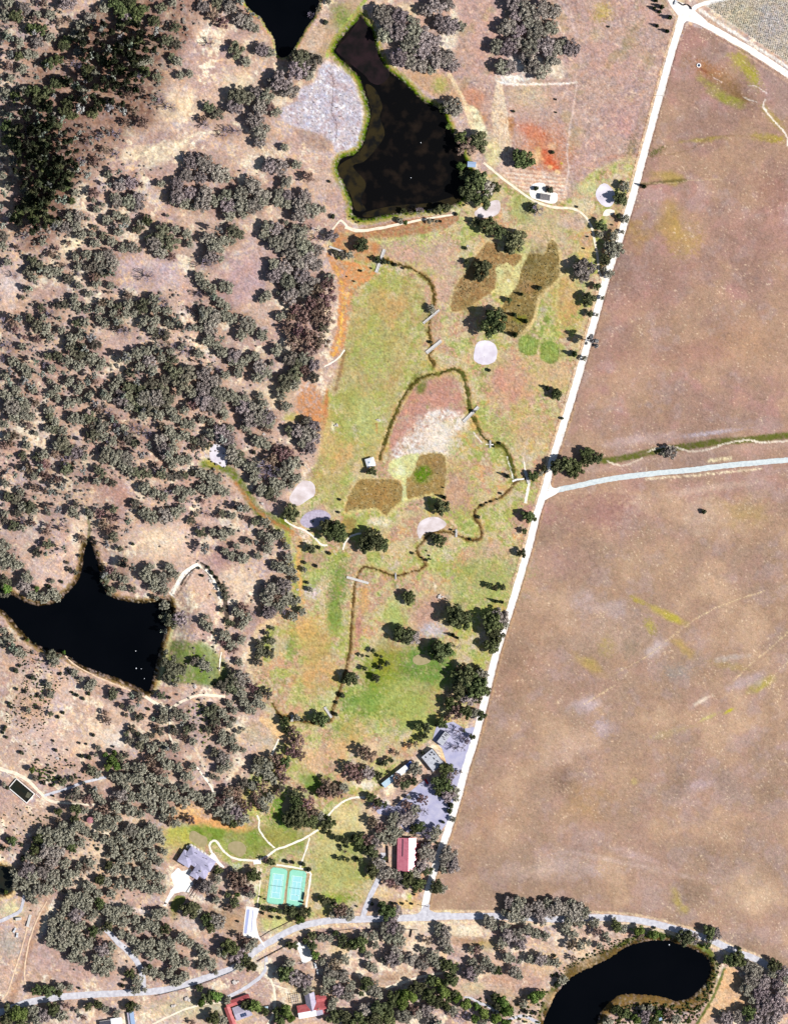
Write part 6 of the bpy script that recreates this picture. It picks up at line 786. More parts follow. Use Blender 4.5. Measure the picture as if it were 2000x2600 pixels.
# long white building (two roofs and a blue end)
ab = math.atan2(1820 + 980 / 5.6 - (1820 + 640 / 5.6), (610 - 170) / 5.6)
lb = base('long_building', (940 + 395 / 5.6, 1820 + 812 / 5.6), ab, label='long narrow white-roofed building lying diagonally above the parking lot', cat='building')
for nm, x0, x1, m_, dz in (('roof', -17.3, -3.2, 'roof_pale', 0), ('roof', -3.2, 10.4, 'roof_white', .35), ('roof', 10.4, 16.4, 'roof_blue', .05)):
    rf, wl = MB(), MB(); wl.box((x0 + x1) / 2, 0, 0, x1 - x0 - .3, 4.6, 3.4 + dz); rf.box((x0 + x1) / 2, 0, 3.4 + dz, x1 - x0, 5.4, .25)
    part(wl, 'wall', 'wall_white', lb); part(rf, nm, m_, lb)
windows(lb, [(x, -2.32, 1.2, 1.4, math.pi / 2) for x in (-14, -10, -6, 1, 5)] + [(x, 2.32, 1.2, 1.4, math.pi / 2) for x in (-14, -10, 1, 5)]); door(lb, -1, -2.33, math.pi / 2); door(lb, 13, -2.33, math.pi / 2, 2)
# flat-roofed building with roof units
def flat(name, label, c, L, Wd, ang, h, units, m_='roof_flat'):
    t = base(name, c, ang, label=label, cat='building'); b = MB(); b.box(0, 0, 0, L, Wd, h); part(b, 'wall', 'wall_white', t)
    b = MB(); b.box(0, 0, h, L + .3, Wd + .3, .2); part(b, 'roof', m_, t)
    b = MB(); b.box(0, Wd / 2, h + .2, L + .3, .3, .35); b.box(-L / 2, 0, h + .21, .3, Wd - .32, .35); b.box(L / 2, 0, h + .21, .3, Wd - .32, .35); part(b, 'parapet', 'roof_gray_dark', t)
    for (x, y, lx, ly) in units:
        b = MB(); b.box(x, y, h + .2, lx, ly, 1.0); u = part(b, 'roof_unit', 'metal_gray', t); g = MB(); g.box(x, y, h + 1.2, lx * .6, ly * .6, .12); part(g, 'fan_grille', 'roof_gray_dark', u)
    windows(t, [(x, s * (Wd / 2 + .03), 1.1, 1.4, math.pi / 2) for x in (-L / 4, L / 4) for s in (-1, 1)]); door(t, 0, -Wd / 2 - .04, math.pi / 2, 1.6)
flat('flat_roofed_building', 'square pale flat-roofed building with rooftop units by the parking lot', (940 + 885 / 5.6, 1820 + 610 / 5.6), 13.0, 17.0, math.radians(39), 4.2, [(4, 5.5, 1.6, 1.0), (1.5, 5, .9, 1.6), (4.6, 2.8, .9, 1.4), (2, 0, .5, 2.0), (3, -4, .6, 1.8), (-1, -5, .6, 1.2), (-3, 5.6, 1.0, 1.0)])
flat('flat_roofed_building', 'small pale flat-roofed building at the upper tip of the parking lot', (940 + 1040 / 5.6, 1820 + 305 / 5.6), 12.4, 6.2, math.radians(52), 3.6, [(1, .8, .7, 1.6), (3.4, 0, .5, 2.4), (4.8, -.4, .5, 2.4), (0, -1.2, .5, 1.2)])
# red barn: gable roof, east slope catching the sun, lean-to, side canopy
br = base('red_barn', (900 + 868 / 6.46, 2080 + 575 / 6.46), math.radians(-1.0), label='red-roofed barn with one slope glaring white beside the gravel road', cat='barn')
rf, wl = MB(), MB(); gable(rf, wl, -1.0, 0, 29.5, 16.0, 4.6, 2.55, math.pi / 2, .5, -2.1); part(wl, 'wall', 'wall_red', br); part(rf, 'roof', 'roof_red', br)
b = MB(); b.box(-4.3, 6.2, 5.5, .3, 16.0, 1.0); part(b, 'ridge_step', 'roof_gray_dark', br)
b = MB(); b.add([(7.5, 10.8, 4.2), (11.2, 10.8, 3.0), (11.2, -14, 3.0), (7.5, -14, 4.2)], [(3, 2, 1, 0), (0, 1, 2, 3)][:1]); part(b, 'lean_to_roof', 'roof_red2', br)
posts(br, [(11.0, y) for y in range(-13, 12, 4)], .12, 0, 2.95, 'fence_wood')
b = MB(); b.box(-2, 14.78, .02, 3.6, .12, 3.4); part(b, 'door', 'wall_white', br)
windows(br, [(-9.04, y, 1.4, 1.4, 0) for y in (-10, -5, 0, 5, 10)])
fence('barn_fence', T(900, 2080, 6.46, (548, 440), (552, 560), (555, 720)), 2.6, 'tall dark fence left of the red barn', 'fence_wood', 'fence_wood', 3, (.9,), .15, fill=.9)
fence('barn_fence', T(900, 2080, 6.46, (1130, 372), (1250, 380)), 2.2, 'short dark fence above the right side of the barn', 'fence_wood', 'fence_wood', 3, (.9,), .15, fill=.9)
# two red-roofed houses at the bottom
Z5 = lambda x, y: (540 + x / 5.25, 2480 + y / 5.25)
hw = base('red_house', Z5(345, 440), math.radians(20), label='red-roofed courtyard house with solar panels at the bottom edge', cat='house')
rf, wl = MB(), MB(); gable(rf, wl, 2.4, 8.0, 22, 5.0, 3.2, 1.2, 0, .4); gable(rf, wl, -8.8, -2.6, 17, 4.8, 3.1, 1.2, math.pi / 2, .4); part(wl, 'wall', 'wall_tan', hw); part(rf, 'roof', 'roof_red2', hw)
rf, wl = MB(), MB(); gable(rf, wl, 3.0, -2.5, 15, 12.0, 3.4, 1.5, 0, .3); part(wl, 'wall', 'wall_tan', hw); part(rf, 'roof', 'roof_lilac', hw, label='dusty lilac-gray inner roof')
for i in range(3):
    b = MB(); x = .2 + i * 1.9; b.add([(x, -7.2, 4.0), (x + 1.7, -7.2, 4.0), (x + 1.7, -4.0, 4.9), (x, -4.0, 4.9)], [(0, 1, 2, 3)]); part(b, 'solar_panel', 'solar', hw)
windows(hw, [(x, 10.53, 1.1, 1.3, math.pi / 2) for x in (-5, 0, 5, 9)] + [(-11.24, y, 1.1, 1.3, 0) for y in (-8, -3)]); door(hw, 2.4, 5.46, math.pi / 2)
hb = base('red_house', Z5(1330, 400), math.radians(10), label='red-roofed house with a gray cross roof at the bottom edge', cat='house')
rf, wl = MB(), MB(); gable(rf, wl, 0, -2.4, 27, 11.4, 3.4, 2.3, 0, .4); gable(rf, wl, 9.3, 6.4, 9.0, 6.5, 3.0, 1.3, 0, .4); part(wl, 'wall', 'wall_tan', hb); part(rf, 'roof', 'roof_red2', hb)
rf, wl = MB(), MB(); gable(rf, wl, -.6, 5.0, 16.5, 8.6, 3.6, 2.9, math.pi / 2, .3); part(wl, 'wall', 'wall_tan', hb); part(rf, 'roof', 'roof_lilac', hb, label='gray cross gable roof')
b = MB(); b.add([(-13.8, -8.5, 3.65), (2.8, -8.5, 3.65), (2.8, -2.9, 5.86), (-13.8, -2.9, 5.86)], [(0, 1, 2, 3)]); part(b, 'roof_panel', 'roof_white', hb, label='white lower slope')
b = MB(); b.add([(3.0, -8.5, 3.66), (8.8, -8.5, 3.66), (8.8, -3.6, 5.6), (3.0, -3.6, 5.6)], [(0, 1, 2, 3)]); part(b, 'roof_panel', 'roof_lilac', hb, label='lilac gray patch of roof')
b = MB(); b.box(5.4, -2.4, 5.2, 1.2, 1.0, 1.2); part(b, 'chimney', 'wall_tan', hb)
windows(hb, [(x, -8.13, 1.1, 1.4, math.pi / 2) for x in (-10, -5, 5, 10)] + [(-13.54, -3, 1.1, 1.3, 0)]); door(hb, 0, -8.14, math.pi / 2)
an = base('patio_roof', Z5(1115, 290), math.radians(10), label='open brown slatted patio frame beside the gray cross roof', cat='pergola')
posts(an, [(x, y) for x in (-4, 4) for y in (-4, 4)], .14, 0, 2.6, 'fence_wood')
for y in (-4, 0, 4): b = MB(); b.box(0, y, 2.6, 9, .3, .25); part(b, 'beam', 'fence_wood', an)
for x in range(-4, 5, 2): b = MB(); b.box(x, 0, 2.85, .35, 9, .1); part(b, 'slat', 'roof_lilac', an)
# bottom-left sheds
Z1 = lambda x, y: (230 + x / 6.72, 2520 + y / 6.72)
s1 = base('shed', Z1(360, 560), math.radians(8), label='shed with half dark, half white roof cut by the bottom edge', cat='shed')
rf, wl = MB(), MB(); wl.box(0, 0, 0, 20, 11, 3); part(wl, 'wall', 'wall_white', s1); b = MB(); b.box(-5.2, -.4, 3, 10.2, 11, .25); part(b, 'roof_panel', 'roof_gray_dark', s1, label='dark left roof'); b = MB(); b.box(5.3, .6, 3.02, 10.2, 11.6, .25); part(b, 'roof_panel', 'roof_white', s1, label='white right roof')
door(s1, 3, 5.56, math.pi / 2, 2.4)
s2 = base('trailer_home', Z1(722, 450), math.radians(8), label='pale blue-roofed trailer home pointing at the long gray road', cat='trailer home')
b = MB(); b.box(0, 0, .5, 3.6, 15, 2.7); part(b, 'wall', 'wall_white', s2); b = MB(); b.box(0, 0, 3.2, 3.9, 15.3, .18); part(b, 'roof', 'car_blue', s2); b = MB(); b.box(-3.2, 0, 2.4, 2.2, 13, .12); part(b, 'awning', 'roof_lilac', s2); posts(s2, [(-4.2, y) for y in (-6, 0, 6)], .05, 0, 2.4, 'metal_gray')
windows(s2, [(1.83, y, 1.5, 1.2, 0) for y in (-5, 0, 5)]); door(s2, -1.83, 2, 0)
for y in (-6, -2, 2, 6): b = MB(); b.box(0, y, .02, 3.2, .5, .47); part(b, 'pier', 'metal_gray', s2)
# shade canopy on the course
pv = base('shade_canopy', (820 + 672 / 5.6, 1100 + 415 / 5.6), math.radians(17), label='square white shade canopy by the stream in mid valley', cat='canopy')
b = MB(); q = 4.1; b.add([(-q, -q, 3.0), (q, -q, 3.0), (q, q, 3.0), (-q, q, 3.0), (0, 0, 4.5), (0, 0, 4.4)], [(0, 1, 4), (1, 2, 4), (2, 3, 4), (3, 0, 4), (1, 0, 5), (2, 1, 5), (3, 2, 5), (0, 3, 5)]); part(b, 'canopy', 'roof_white', pv)
posts(pv, [(x, y) for x in (-3.8, 3.8) for y in (-3.8, 3.8)], .1, 0, 3.05, 'metal_gray'); b = MB(); b.box(-.6, .1, 4.35, 1.1, 1.1, .25, .7); part(b, 'vent_cap', 'car_blue', pv)
# pond shed, solar shed, square tank, round tank
ps = base('pond_shed', (1197, 418), math.radians(-4), label='tiny pale blue-roofed shed on the east bank of the weedy pond', cat='shed')
rf, wl = MB(), MB(); gable(rf, wl, 0, 0, 7.2, 4.4, 2.6, .8, 0, .3); part(wl, 'wall', 'wall_white', ps); part(rf, 'roof', 'car_blue', ps); door(ps, 0, -2.24, math.pi / 2)
sheet('gravel_pad', T(1150, 380, 3.36, (650, 330), (700, 285), (780, 290), (790, 360), (880, 370), (885, 440), (830, 460), (720, 430), (660, 400)), 'road_white', 'irregular white pad around the gray-roofed pump shed', .07, jit=.5)
so_ = base('pump_shed', (1150 + 782 / 3.36, 380 + 407 / 3.36), math.radians(-8), label='gray-roofed pump shed on a white pad north of the valley', cat='shed')
rf, wl = MB(), MB(); gable(rf, wl, 0, 0, 8.6, 4.8, 3.0, .7, 0, .3); part(wl, 'wall', 'wall_tan', so_); part(rf, 'roof', 'metal_gray', so_); door(so_, 1, -2.44, math.pi / 2)
b = MB(); b.box(0, 0, 0, 1.2, 1.6, 1.4); tag(b.build('equipment_box', M['roof_gray_dark'], loc=W(1362, 517) + (0,)), 'small dark box beside the pump shed', 'box')
tk = base('square_tank', (56, 2008), math.radians(-40), label='open rectangular tank of black-green water with pale rim by a track', cat='water tank')
b = MB(); L_, w2_ = 21.5, 11.0
for x, y, lx, ly in ((0, w2_ / 2, L_ + .8, .7), (0, -w2_ / 2, L_ + .8, .7), (-L_ / 2, 0, .7, w2_ - .72), (L_ / 2, 0, .7, w2_ - .72)): b.box(x, y, 0, lx, ly, 1.5)
part(b, 'rim', 'concrete', tk); b = MB(); b.box(0, 0, 0.02, L_ - .8, w2_ - .8, .4); part(b, 'water', 'tank_water', tk); b = MB(); b.box(7.5, 1.0, .42, 4.4, 5, .03, .3); part(b, 'algae_mat', 'leaf_s', tk)
b = MB(); b.box(2, w2_ / 2 + 1.3, .5, 19, .35, .25); part(b, 'pipe', 'metal_gray', tk)
fence('tank_wall', [(16, 1962), (30, 1970), (50, 1983)], .8, 'thin pale wall running up from the square tank', 'concrete', 'concrete', 6, (.6,), .25, 'wall')
fence('tank_wall', [(92, 2016), (102, 2026)], .8, 'short pale wall at the lower corner of the square tank', 'concrete', 'concrete', 6, (.6,), .3, 'wall')
rt = base('round_tank', (231, 2081), 0, label='round pink-topped water tank at the edge of the oak wood', cat='water tank')
rt.location.z = hz(231, 2081) - .1
b = MB(); b.tube((0, 0, 0), (0, 0, 4.6), 2.9, 2.9, 28); part(b, 'wall', 'metal_gray', rt); b = MB(); b.tube((0, 0, 4.6), (0, 0, 5.2), 3.0, .6, 28); part(b, 'roof', 'tank_pink', rt); b = MB(); b.tube((1.6, 0, 4.9), (1.6, 0, 5.3), .3, .3, 10); part(b, 'hatch', 'metal_gray', rt)
b = MB(); b.tube((0, 0, 0), (0, 0, .7), .9, .9, 12); tag(b.build('valve_box', M['roof_gray_dark'], loc=W(241, 2084) + (hz(241, 2084),)), 'tiny dark round valve box right of the pink tank', 'box')
tr_ = base('water_trough', (1773, 166), 0, label='round white-ringed water trough in the upper right field', cat='trough')
b = MB(); b.tube((0, 0, 0), (0, 0, .7), 2.1, 2.0, 24); part(b, 'rim', 'concrete', tr_); b = MB(); b.tube((0, 0, .7), (0, 0, .72), 1.2, 1.2, 20); part(b, 'water', 'solar', tr_)

# footbridges
def bridge(a, c, wd, label, m_='deck', h=.9, rail=True, zz=.35):
    (x0, y0), (x1, y1) = W(*a), W(*c); L = math.dist((x0, y0), (x1, y1)); ang = math.atan2(y1 - y0, x1 - x0)
    t = empty('footbridge', ((x0 + x1) / 2, (y0 + y1) / 2, 0), ang, label=label, cat='footbridge', group='white footbridges over the stream')
    b = MB(); b.box(0, 0, zz, L, wd, .22); b.box(-L / 2 + .4, 0, -1.2, .8, wd, 1.2 + zz - .002); b.box(L / 2 - .4, 0, -1.2, .8, wd, 1.2 + zz - .002); part(b, 'deck', m_, t)
    if rail:
        for s in (-1, 1):
            b = MB(); b.box(0, s * (wd / 2 - .08), zz + h, L, .1, .1); n = max(2, int(L / 2.5))
            for k in range(n + 1): b.box(-L / 2 + .1 + (L - .2) * k / n, s * (wd / 2 - .08), zz + .2, .1, .1, h - .2)
            part(b, 'handrail', 'metal_gray', t)
bridge((976, 633), (955, 692), 3.0, 'wide white footbridge at the head of the valley stream'); bridge((836, 626), (872, 639), 2.0, 'narrow white footbridge left of the round dark oak, upper valley')
bridge((1074, 821), (1115, 787), 2.2, 'slender gray-white footbridge just below the pale willow'); bridge((1082, 896), (1120, 865), 3.2, 'broad white footbridge in mid valley above the stream fork'); bridge((1176, 1071), (1214, 1033), 3.0, 'white footbridge over the right stream branch')
bridge((1244, 1118), (1244, 1138), 1.6, 'tiny white footbridge below the long diagonal one'); bridge((1332, 1196), (1343, 1228), 3.0, 'white footbridge carrying the pale path nearest the gravel road'); bridge((1158, 1344), (1158, 1364), 2.0, 'small upright white footbridge right of the pinkish bunker')
bridge((1004.5, 1455), (1004.5, 1471), 1.4, 'smallest white footbridge on the lower stream'); bridge((880, 1465), (936, 1481), 2.4, 'long white footbridge where the stream turns south'); bridge((824, 1795), (842, 1822), 2.4, 'tilted white footbridge beside a dark oak, lower valley'); bridge((742, 1815), (742, 1832), 2.6, 'short white footbridge at the bottom of the orange fairway')
strip('cart_path', [(1330, 1172), (1333, 1200)], (3, 5), 'path', 'pale path stub above the footbridge nearest the gravel road', .1); strip('cart_path', [(1343, 1226), (1338, 1250), (1333, 1278)], (6, 8), 'path', 'pale path stub below the footbridge nearest the gravel road', .1)
strip('weir', [(1300, 1222), (1312, 1218), (1330, 1216)], 4.5, 'concrete', 'white concrete weir where the two streams meet', .25, kind='structure'); strip('weir', [(1232, 1128), (1252, 1129)], 2, 'concrete', 'thin white weir crossing the tiny footbridge', .2, kind='structure')
# vehicles
def car(p, ang, L, m_, label, name='parked_car', cat='car', group=None, bed=False):
    t = base(name, p, math.radians(ang), label=label, cat=cat, group=group); t.location.z = .12; w = 1.85
    prof = [(-.5, .35), (-.5, .85), (-.46, 1.0), (.16, 1.02), (.44, .92), (.5, .75), (.5, .35)]
    b = MB(); n = len(prof); vs = [(x * L, s * w / 2 * (1 if z < .9 else .93), z) for s in (-1, 1) for x, z in prof]
    b.add(vs, [tuple(range(n)), tuple(range(2 * n - 1, n - 1, -1))] + [(i, i + n, (i + 1) % n + n, (i + 1) % n) for i in range(n)]); part(b, 'body', m_, t)
    b = MB(); b.box(-.04 * L if not bed else .02 * L, 0, 1.0, L * .5 if not bed else L * .3, w * .86, .5, 0, .8); ca_ = part(b, 'windows', 'glass', t); b = MB(); b.box(-.04 * L if not bed else .02 * L, 0, 1.5, L * .38 if not bed else L * .23, w * .66, .05); part(b, 'roof', m_, ca_)
    for sx in (-.32, .32):
        for s in (-1, 1):
            b = MB(); b.tube((sx * L, s * (w / 2 - .1), .34), (sx * L, s * (w / 2 + .04), .34), .34, .34, 14); wo = part(b, 'wheel', 'tyre', t); b = MB(); b.tube((sx * L, s * (w / 2), .34), (sx * L, s * (w / 2 + .06), .34), .18, .18, 10); part(b, 'rim', 'metal_gray', wo)
    for s in (-1, 1): b = MB(); b.box(.5 * L, s * .65, .6, .06, .35, .18); part(b, 'headlight', 'line_white', t)
    return t
car((940 + 797 / 5.6, 1820 + 920 / 5.6), -60, 4.9, 'car_red', 'bright red car by the trees in the lavender parking lot')
car((801, 2451), -78, 5.2, 'car_white', 'white car parked in tree shade, upper of the two'); car((806.5, 2468), 96, 4.8, 'car_white', 'white car parked in tree shade, lower of the two'); car((1713, 7), 70, 4.6, 'car_white', 'small pale car at the ranch gate, top right')
tl = base('long_trailer', (74.5, 2337.5), math.radians(75), label='long white flat trailer standing beside the reddish farm track', cat='trailer')
b = MB(); b.box(0, 0, .9, 11.3, 2.4, .3); part(b, 'bed', 'wall_white', tl); b = MB(); b.box(-3, 0, 1.2, 5, 2.3, .5); part(b, 'cargo_cover', 'wall_white', tl)
for x in (-4, -2.8, 4): b = MB(); b.tube((x, -1.15, .45), (x, 1.15, .45), .45, .45, 12); part(b, 'wheel', 'tyre', tl)
car((38, 2362), 60, 4.6, 'car_white', 'white pickup at the left edge farmyard, upper one', 'pickup_truck', 'pickup truck', bed=True); car((44.5, 2374), 80, 4.2, 'car_white', 'white pickup at the left edge farmyard, lower one', 'pickup_truck', 'pickup truck', bed=True)
b = MB(); b.box(0, 0, .1, 5.4, 2.6, 2.4, .1, .96); b.box(0, 0, 2.5, 5.0, 2.2, .08, .1); tag(b.build('white_container', M['wall_white'], loc=W(48, 2333) + (0,)), 'small white storage box above the farmyard pickups', 'container')
b = MB(); b.box(0, 0, .1, 4.6, 2.4, 2.0, .2, .9); b.box(0, 0, 2.1, 3.6, 1.8, .1, .2); tag(b.build('hay_shelter', M['roof_pale'], loc=W(675, 2558) + (0,)), 'small pale shelter between the two red-roofed houses', 'shelter')
b = MB(); b.box(0, 0, 0, 3.2, 2.6, 2.2, .3, .95); tag(b.build('pond_hut', M['car_blue'], loc=W(1675, 2587) + (0,)), 'tiny pale blue hut below the curved lake', 'hut')
sheet('gravel_pad', T(740, 2380, 14, (165, 180), (350, 210), (400, 270), (550, 265), (620, 320), (650, 430), (760, 640), (755, 760), (660, 830), (400, 930), (340, 760), (260, 520), (200, 400)), 'concrete', 'white gravel yard below the gray road beside bright green hedges', .1, jit=.5)
sheet('lawn', T(400, 2100, 7.636, (370, 1330), (520, 1340), (540, 1420), (430, 1560), (360, 1640), (270, 1620), (260, 1500), (320, 1400)), 'lawn_olive', 'small olive lawn below the white forecourt', .05)
# fences and gates
fence('rail_fence', T(400, 2000, 3.36, (-10, 1775), (200, 1722), (420, 1660), (640, 1570), (760, 1500)), 1.2, 'dark rail fence along the lower side of the gray road, left part', 'fence_wood', 'fence_wood', 3, (.5, .95), .12, pw=.16)
fence('rail_fence', T(400, 2000, 3.36, (860, 1480), (910, 1450), (970, 1420), (1090, 1355)), 1.3, 'dark rail fence beside the house drive', 'fence_wood', 'fence_wood', 2.5, (.5, .95), .2, pw=.3)
fence('rail_fence', T(400, 2000, 3.36, (1180, 1310), (1330, 1245), (1530, 1220), (1680, 1205)) + [(915, 2360)], 1.2, 'thin dark rail fence below the gray road, middle part', 'fence_wood', 'fence_wood', 3, (.5, .95), .1, pw=.14)
fence('rail_fence', [(935, 2359), (980, 2357), (1045, 2360), (1060, 2361)], 1.2, 'thin dark rail fence in the bright clearing', 'fence_wood', 'fence_wood', 3, (.5, .95), .1, pw=.14)
fence('rail_fence', [(1046, 2360), (1042, 2380)], 1.6, 'short thick dark fence panel in the bright clearing', 'fence_wood', 'fence_wood', 2, (.6, .95), .25, pw=.2, fill=.8)
fence('low_wall', T(600, 2170, 7.636, (470, 1600), (640, 1490), (830, 1400), (1060, 1285)), .7, 'low dark wall below the parking strip lawn', 'fence_wood', 'fence_wood', 3, (.7,), .2, 'wall', pw=.25)
fence('ranch_gate', T(900, 2000, 3.36, (550, 1000), (635, 1016)), 1.5, 'dark gate bar across the gravel road near its lower end', 'fence_wood', 'fence_wood', 7, (.7, 1.0), .14, 'gate', pw=.25)
fence('ranch_gate', T(1500, 0, 3.36, (540, 815), (620, 820)), 1.2, 'thin wire gate across the straight gravel road, upper part', 'fence_wood', 'fence_wood', 7, (.8,), .08, 'gate', pw=.15)
fence('ranch_gate', [(1722, 6), (1734, 14), (1744, 11), (1752, 17), (1755, 24)], 1.8, 'curved dark entrance gate at the upper right junction', 'fence_wood', 'fence_wood', 2.5, (.6, .95), .3, 'gate', pw=.3, fill=.7)
fence('wire_fence', [(p + 10.5, q) for p, q in R_MAIN[4:]], 1.1, 'thin wire fence along the right side of the gravel road', rails=(.95,), w=.04, pw=.06, gap=8)
for i, (x, y, r_, lb_) in enumerate(((345, 1653, .9, 'white float on the star-shaped pond, upper one'), (359, 1698, .7, 'pale float on the star-shaped pond, right one'), (346, 1697, 1.1, 'largest pale float near the pond corner'), (367, 1723, .7, 'pale float by the lower dam of the star-shaped pond'), (1043, 451, .8, 'single white float on the weedy pond'), (1068, 362, .9, 'pale float on the weedy pond near its east side'), (1698, 2399, 1.2, 'white float by the upper shore of the curved lake'), (185, 1671, 1.0, 'white buoy pulled up on the left pond bank'))):
    r_ *= .55; b = MB(); b.tube((0, 0, 0), (0, 0, .5), r_, r_ * .7, 12); b.tube((0, 0, .5), (0, 0, .9), r_ * .3, r_ * .2, 8); tag(b.build('pond_float', M['roof_white'], loc=W(x, y) + (-1.2 if i != 7 else hz(x, y),)), lb_, 'float')
# rocks
for x, y, r_, lb_ in ((1117, 1514, 3.2, 'pale boulder pile in the lower valley'), (598, 2494, 3.6, 'oval heap of pale stones beside the house drive'), (476, 2537, 3.4, 'round ring of pale stones at the left lawn'), (441, 2555, 2.6, 'low pale stone heap on the left lawn'), (960, 1066, 2.0, 'small white rock pile on the fairway'), (755, 1497, 1.6, 'scatter of pale stones by the woods edge'), (855, 1080, 2.2, 'pale stone strip on the left fairway'), (1188, 625, 1.8, 'tiny pale rock beside a dark shrub, upper valley'), (536, 1475, 2.8, 'white stone bank in the dry gully'), (548, 1495, 2.4, 'lower white stone bank in the dry gully'), (666, 1278, 2.4, 'white rock beside the grassy swale'), (495, 1742, 3.0, 'white rock pile by the green hollow'), (670, 1102, 2.0, 'white rock between two gray oaks'), (1165, 2450, 1.4, 'pale rock in the southern clearing'), (145, 1925, 2.4, 'white rock patch on the scrubby slope')):
    b = MB(); r2 = random.Random(int(x)); 
    for k in range(9):
        a_ = r2.uniform(0, 6.28); d_ = r2.uniform(0, r_ * .75); s_2 = r_ * r2.uniform(.22, .5); b.box(d_ * math.cos(a_), d_ * math.sin(a_) * .7, -.3, s_2 * 2, s_2 * 1.5, s_2 * .9 + .3, r2.uniform(0, 3), .6)
    tag(b.build('rock_pile', M['rock'], loc=W(x, y) + (hz(x, y),)), lb_, 'rocks')
# ------------------------------------------------------------------ trees: prototypes of unit radius and unit height
def quadcloud(cen, nrm, size, rr, aspect=1.0):
    n = len(cen); nrm = nrm / (np.linalg.norm(nrm, axis=1, keepdims=True) + 1e-9)
    r = rr.randn(n, 3); u = np.cross(nrm, r); u /= (np.linalg.norm(u, axis=1, keepdims=True) + 1e-9); w = np.cross(nrm, u)
    u = u * size[:, None]; w = w * size[:, None] * aspect
    j = lambda: 1 + rr.uniform(-.35, .35, (n, 1))
    v = np.stack([cen - u * j() - w * j(), cen + u * j() - w * j(), cen + u * j() + w * j(), cen - u * j() + w * j()], 1)
    return v.reshape(-1, 3), np.arange(4 * n).reshape(-1, 4)
def crown(kind, seed, cnt, sz):
    r = np.random.RandomState(seed); C_, N_ = [], []
    P = dict(g=(21, .74, .24, .58, .16), e=(18, .76, .23, .56, .17), d=(19, .74, .26, .56, .17), b=(10, .55, .4, .55, .18), r=(16, .76, .2, .6, .12), p=(9, .68, .2, .62, .22), s=(5, .42, .5, .45, .1), k=(8, .5, .3, .66, .2), c=(6, .18, .75, .5, .3))[kind]
    nl, spread, lr, z0, zr = P
    lob = [(0, 0, .74, lr * 1.05)]
    for k in range(nl):
        a = k * 2.4 + r.uniform(-.5, .5); d = spread * math.sqrt((k + .7) / nl) * r.uniform(.85, 1.12)
        lob.append((d * math.cos(a), d * math.sin(a), z0 + zr * (1 - d) + r.uniform(-.12, .12), lr * r.uniform(.65, 1.2)))
    if kind == 'c': lob = [(r.uniform(-.15, .15), r.uniform(-.15, .15), z, .8 * (1.05 - z)) for z in (.15, .3, .45, .6, .75, .88)]
    per = cnt // len(lob)
    for (x, y, z, q) in lob:
        n = int(per * (q / lr) ** 2 * (1 if kind != 'c' else .5)) + 4; v = r.randn(n, 3); v /= np.linalg.norm(v, axis=1, keepdims=True); v[:, 2] = np.abs(v[:, 2]) * 1.1 - .35
        k_ = r.uniform(.62, 1.08, (n, 1)); k_[r.rand(n) < .12] *= 1.15
        vz = 0.75 if kind not in 'pck' else .45
        C_.append(np.array([x, y, z]) + v * k_ * q * np.array([1, 1, vz])); N_.append(v + r.randn(n, 3) * .55 + np.array([0, 0, .35]))
    cen = np.concatenate(C_); cen[:, 2] = np.clip(cen[:, 2], .08, 1.02)
    return quadcloud(cen, np.concatenate(N_), sz * r.uniform(.6, 1.3, len(cen)), r)
def trunk_mesh(kind, seed):
    r = random.Random(seed); b = MB(); t = .05 if kind != 'c' else .06; top = .42
    b.tube((0, 0, -.12), (0, 0, top), t * 1.3, t * .8, 7)
    for k in range(5):
        a = k * 1.257 + r.uniform(-.4, .4); d = .45 if kind != 'c' else .12
        m_ = (d * .5 * math.cos(a), d * .5 * math.sin(a), top + .14); b.tube((0, 0, top - .06), m_, t * .6, t * .4, 5); b.tube(m_, (d * math.cos(a), d * math.sin(a), top + .3), t * .4, t * .15, 4)
    return b.mesh('trunk', M['bark'])
def bare_mesh(seed, pale=True):                                  # leafless: a fan of limbs and twigs
    r = random.Random(seed); b = MB()
    def grow(p, d, L, rad, n):
        q = p + d * L; b.tube(p, q, rad, rad * .6, 3 if n < 3 else 5)
        if n == 0: return
        for k in range(3 if n > 1 else 4):
            v = (d + Vector((r.uniform(-1, 1), r.uniform(-1, 1), r.uniform(-.35, .55))) * .75).normalized(); grow(q, v, L * r.uniform(.6, .85), rad * .6, n - 1)
    for k in range(5):
        a = k * 1.257 + r.uniform(-.4, .4); grow(Vector((0, 0, .3)), Vector((math.cos(a) * .7, math.sin(a) * .7, .45)).normalized(), .27, .042, 4)
    return b.mesh('branches', M['bark_pale'] if pale else M['bark'])
CN = dict(e=(2100, .043), k=(900, .07), g=(2300, .042), d=(2700, .045), b=(1900, .06), r=(1300, .040), p=(800, .055), s=(420, .11), c=(420, .16))
KN = dict(e=('olive_oak', 'oak tree', 'olive-gray oak'), k=('dark_pine', 'pine tree', 'tall dark pine'), g=('gray_oak', 'oak tree', 'gray-green oak'), d=('dark_oak', 'live oak', 'dark green oak'), b=('leafy_tree', 'broadleaf tree', 'bright green tree'), r=('russet_tree', 'deciduous tree', 'russet-brown tree'),
          p=('gray_pine', 'pine tree', 'pale blue-gray pine'), s=('shrub', 'shrub', 'dark shrub'), c=('cypress', 'cypress', 'slim cypress'), w=('bare_tree', 'bare tree', 'leafless lilac tree'))
PROT = {}
for k, (cnt, sz) in CN.items():
    L = []
    for i in range(7 if k in 'gder' else 4):
        v, q = crown(k, 100 + i * 7 + ord(k), cnt, sz); me = mesh_np('crown', v, q); me.materials.append(M['leaf_' + k]); L.append((me, trunk_mesh(k, i), v, q))
    PROT[k] = L
PROT['w'] = [(None, None)] * 4
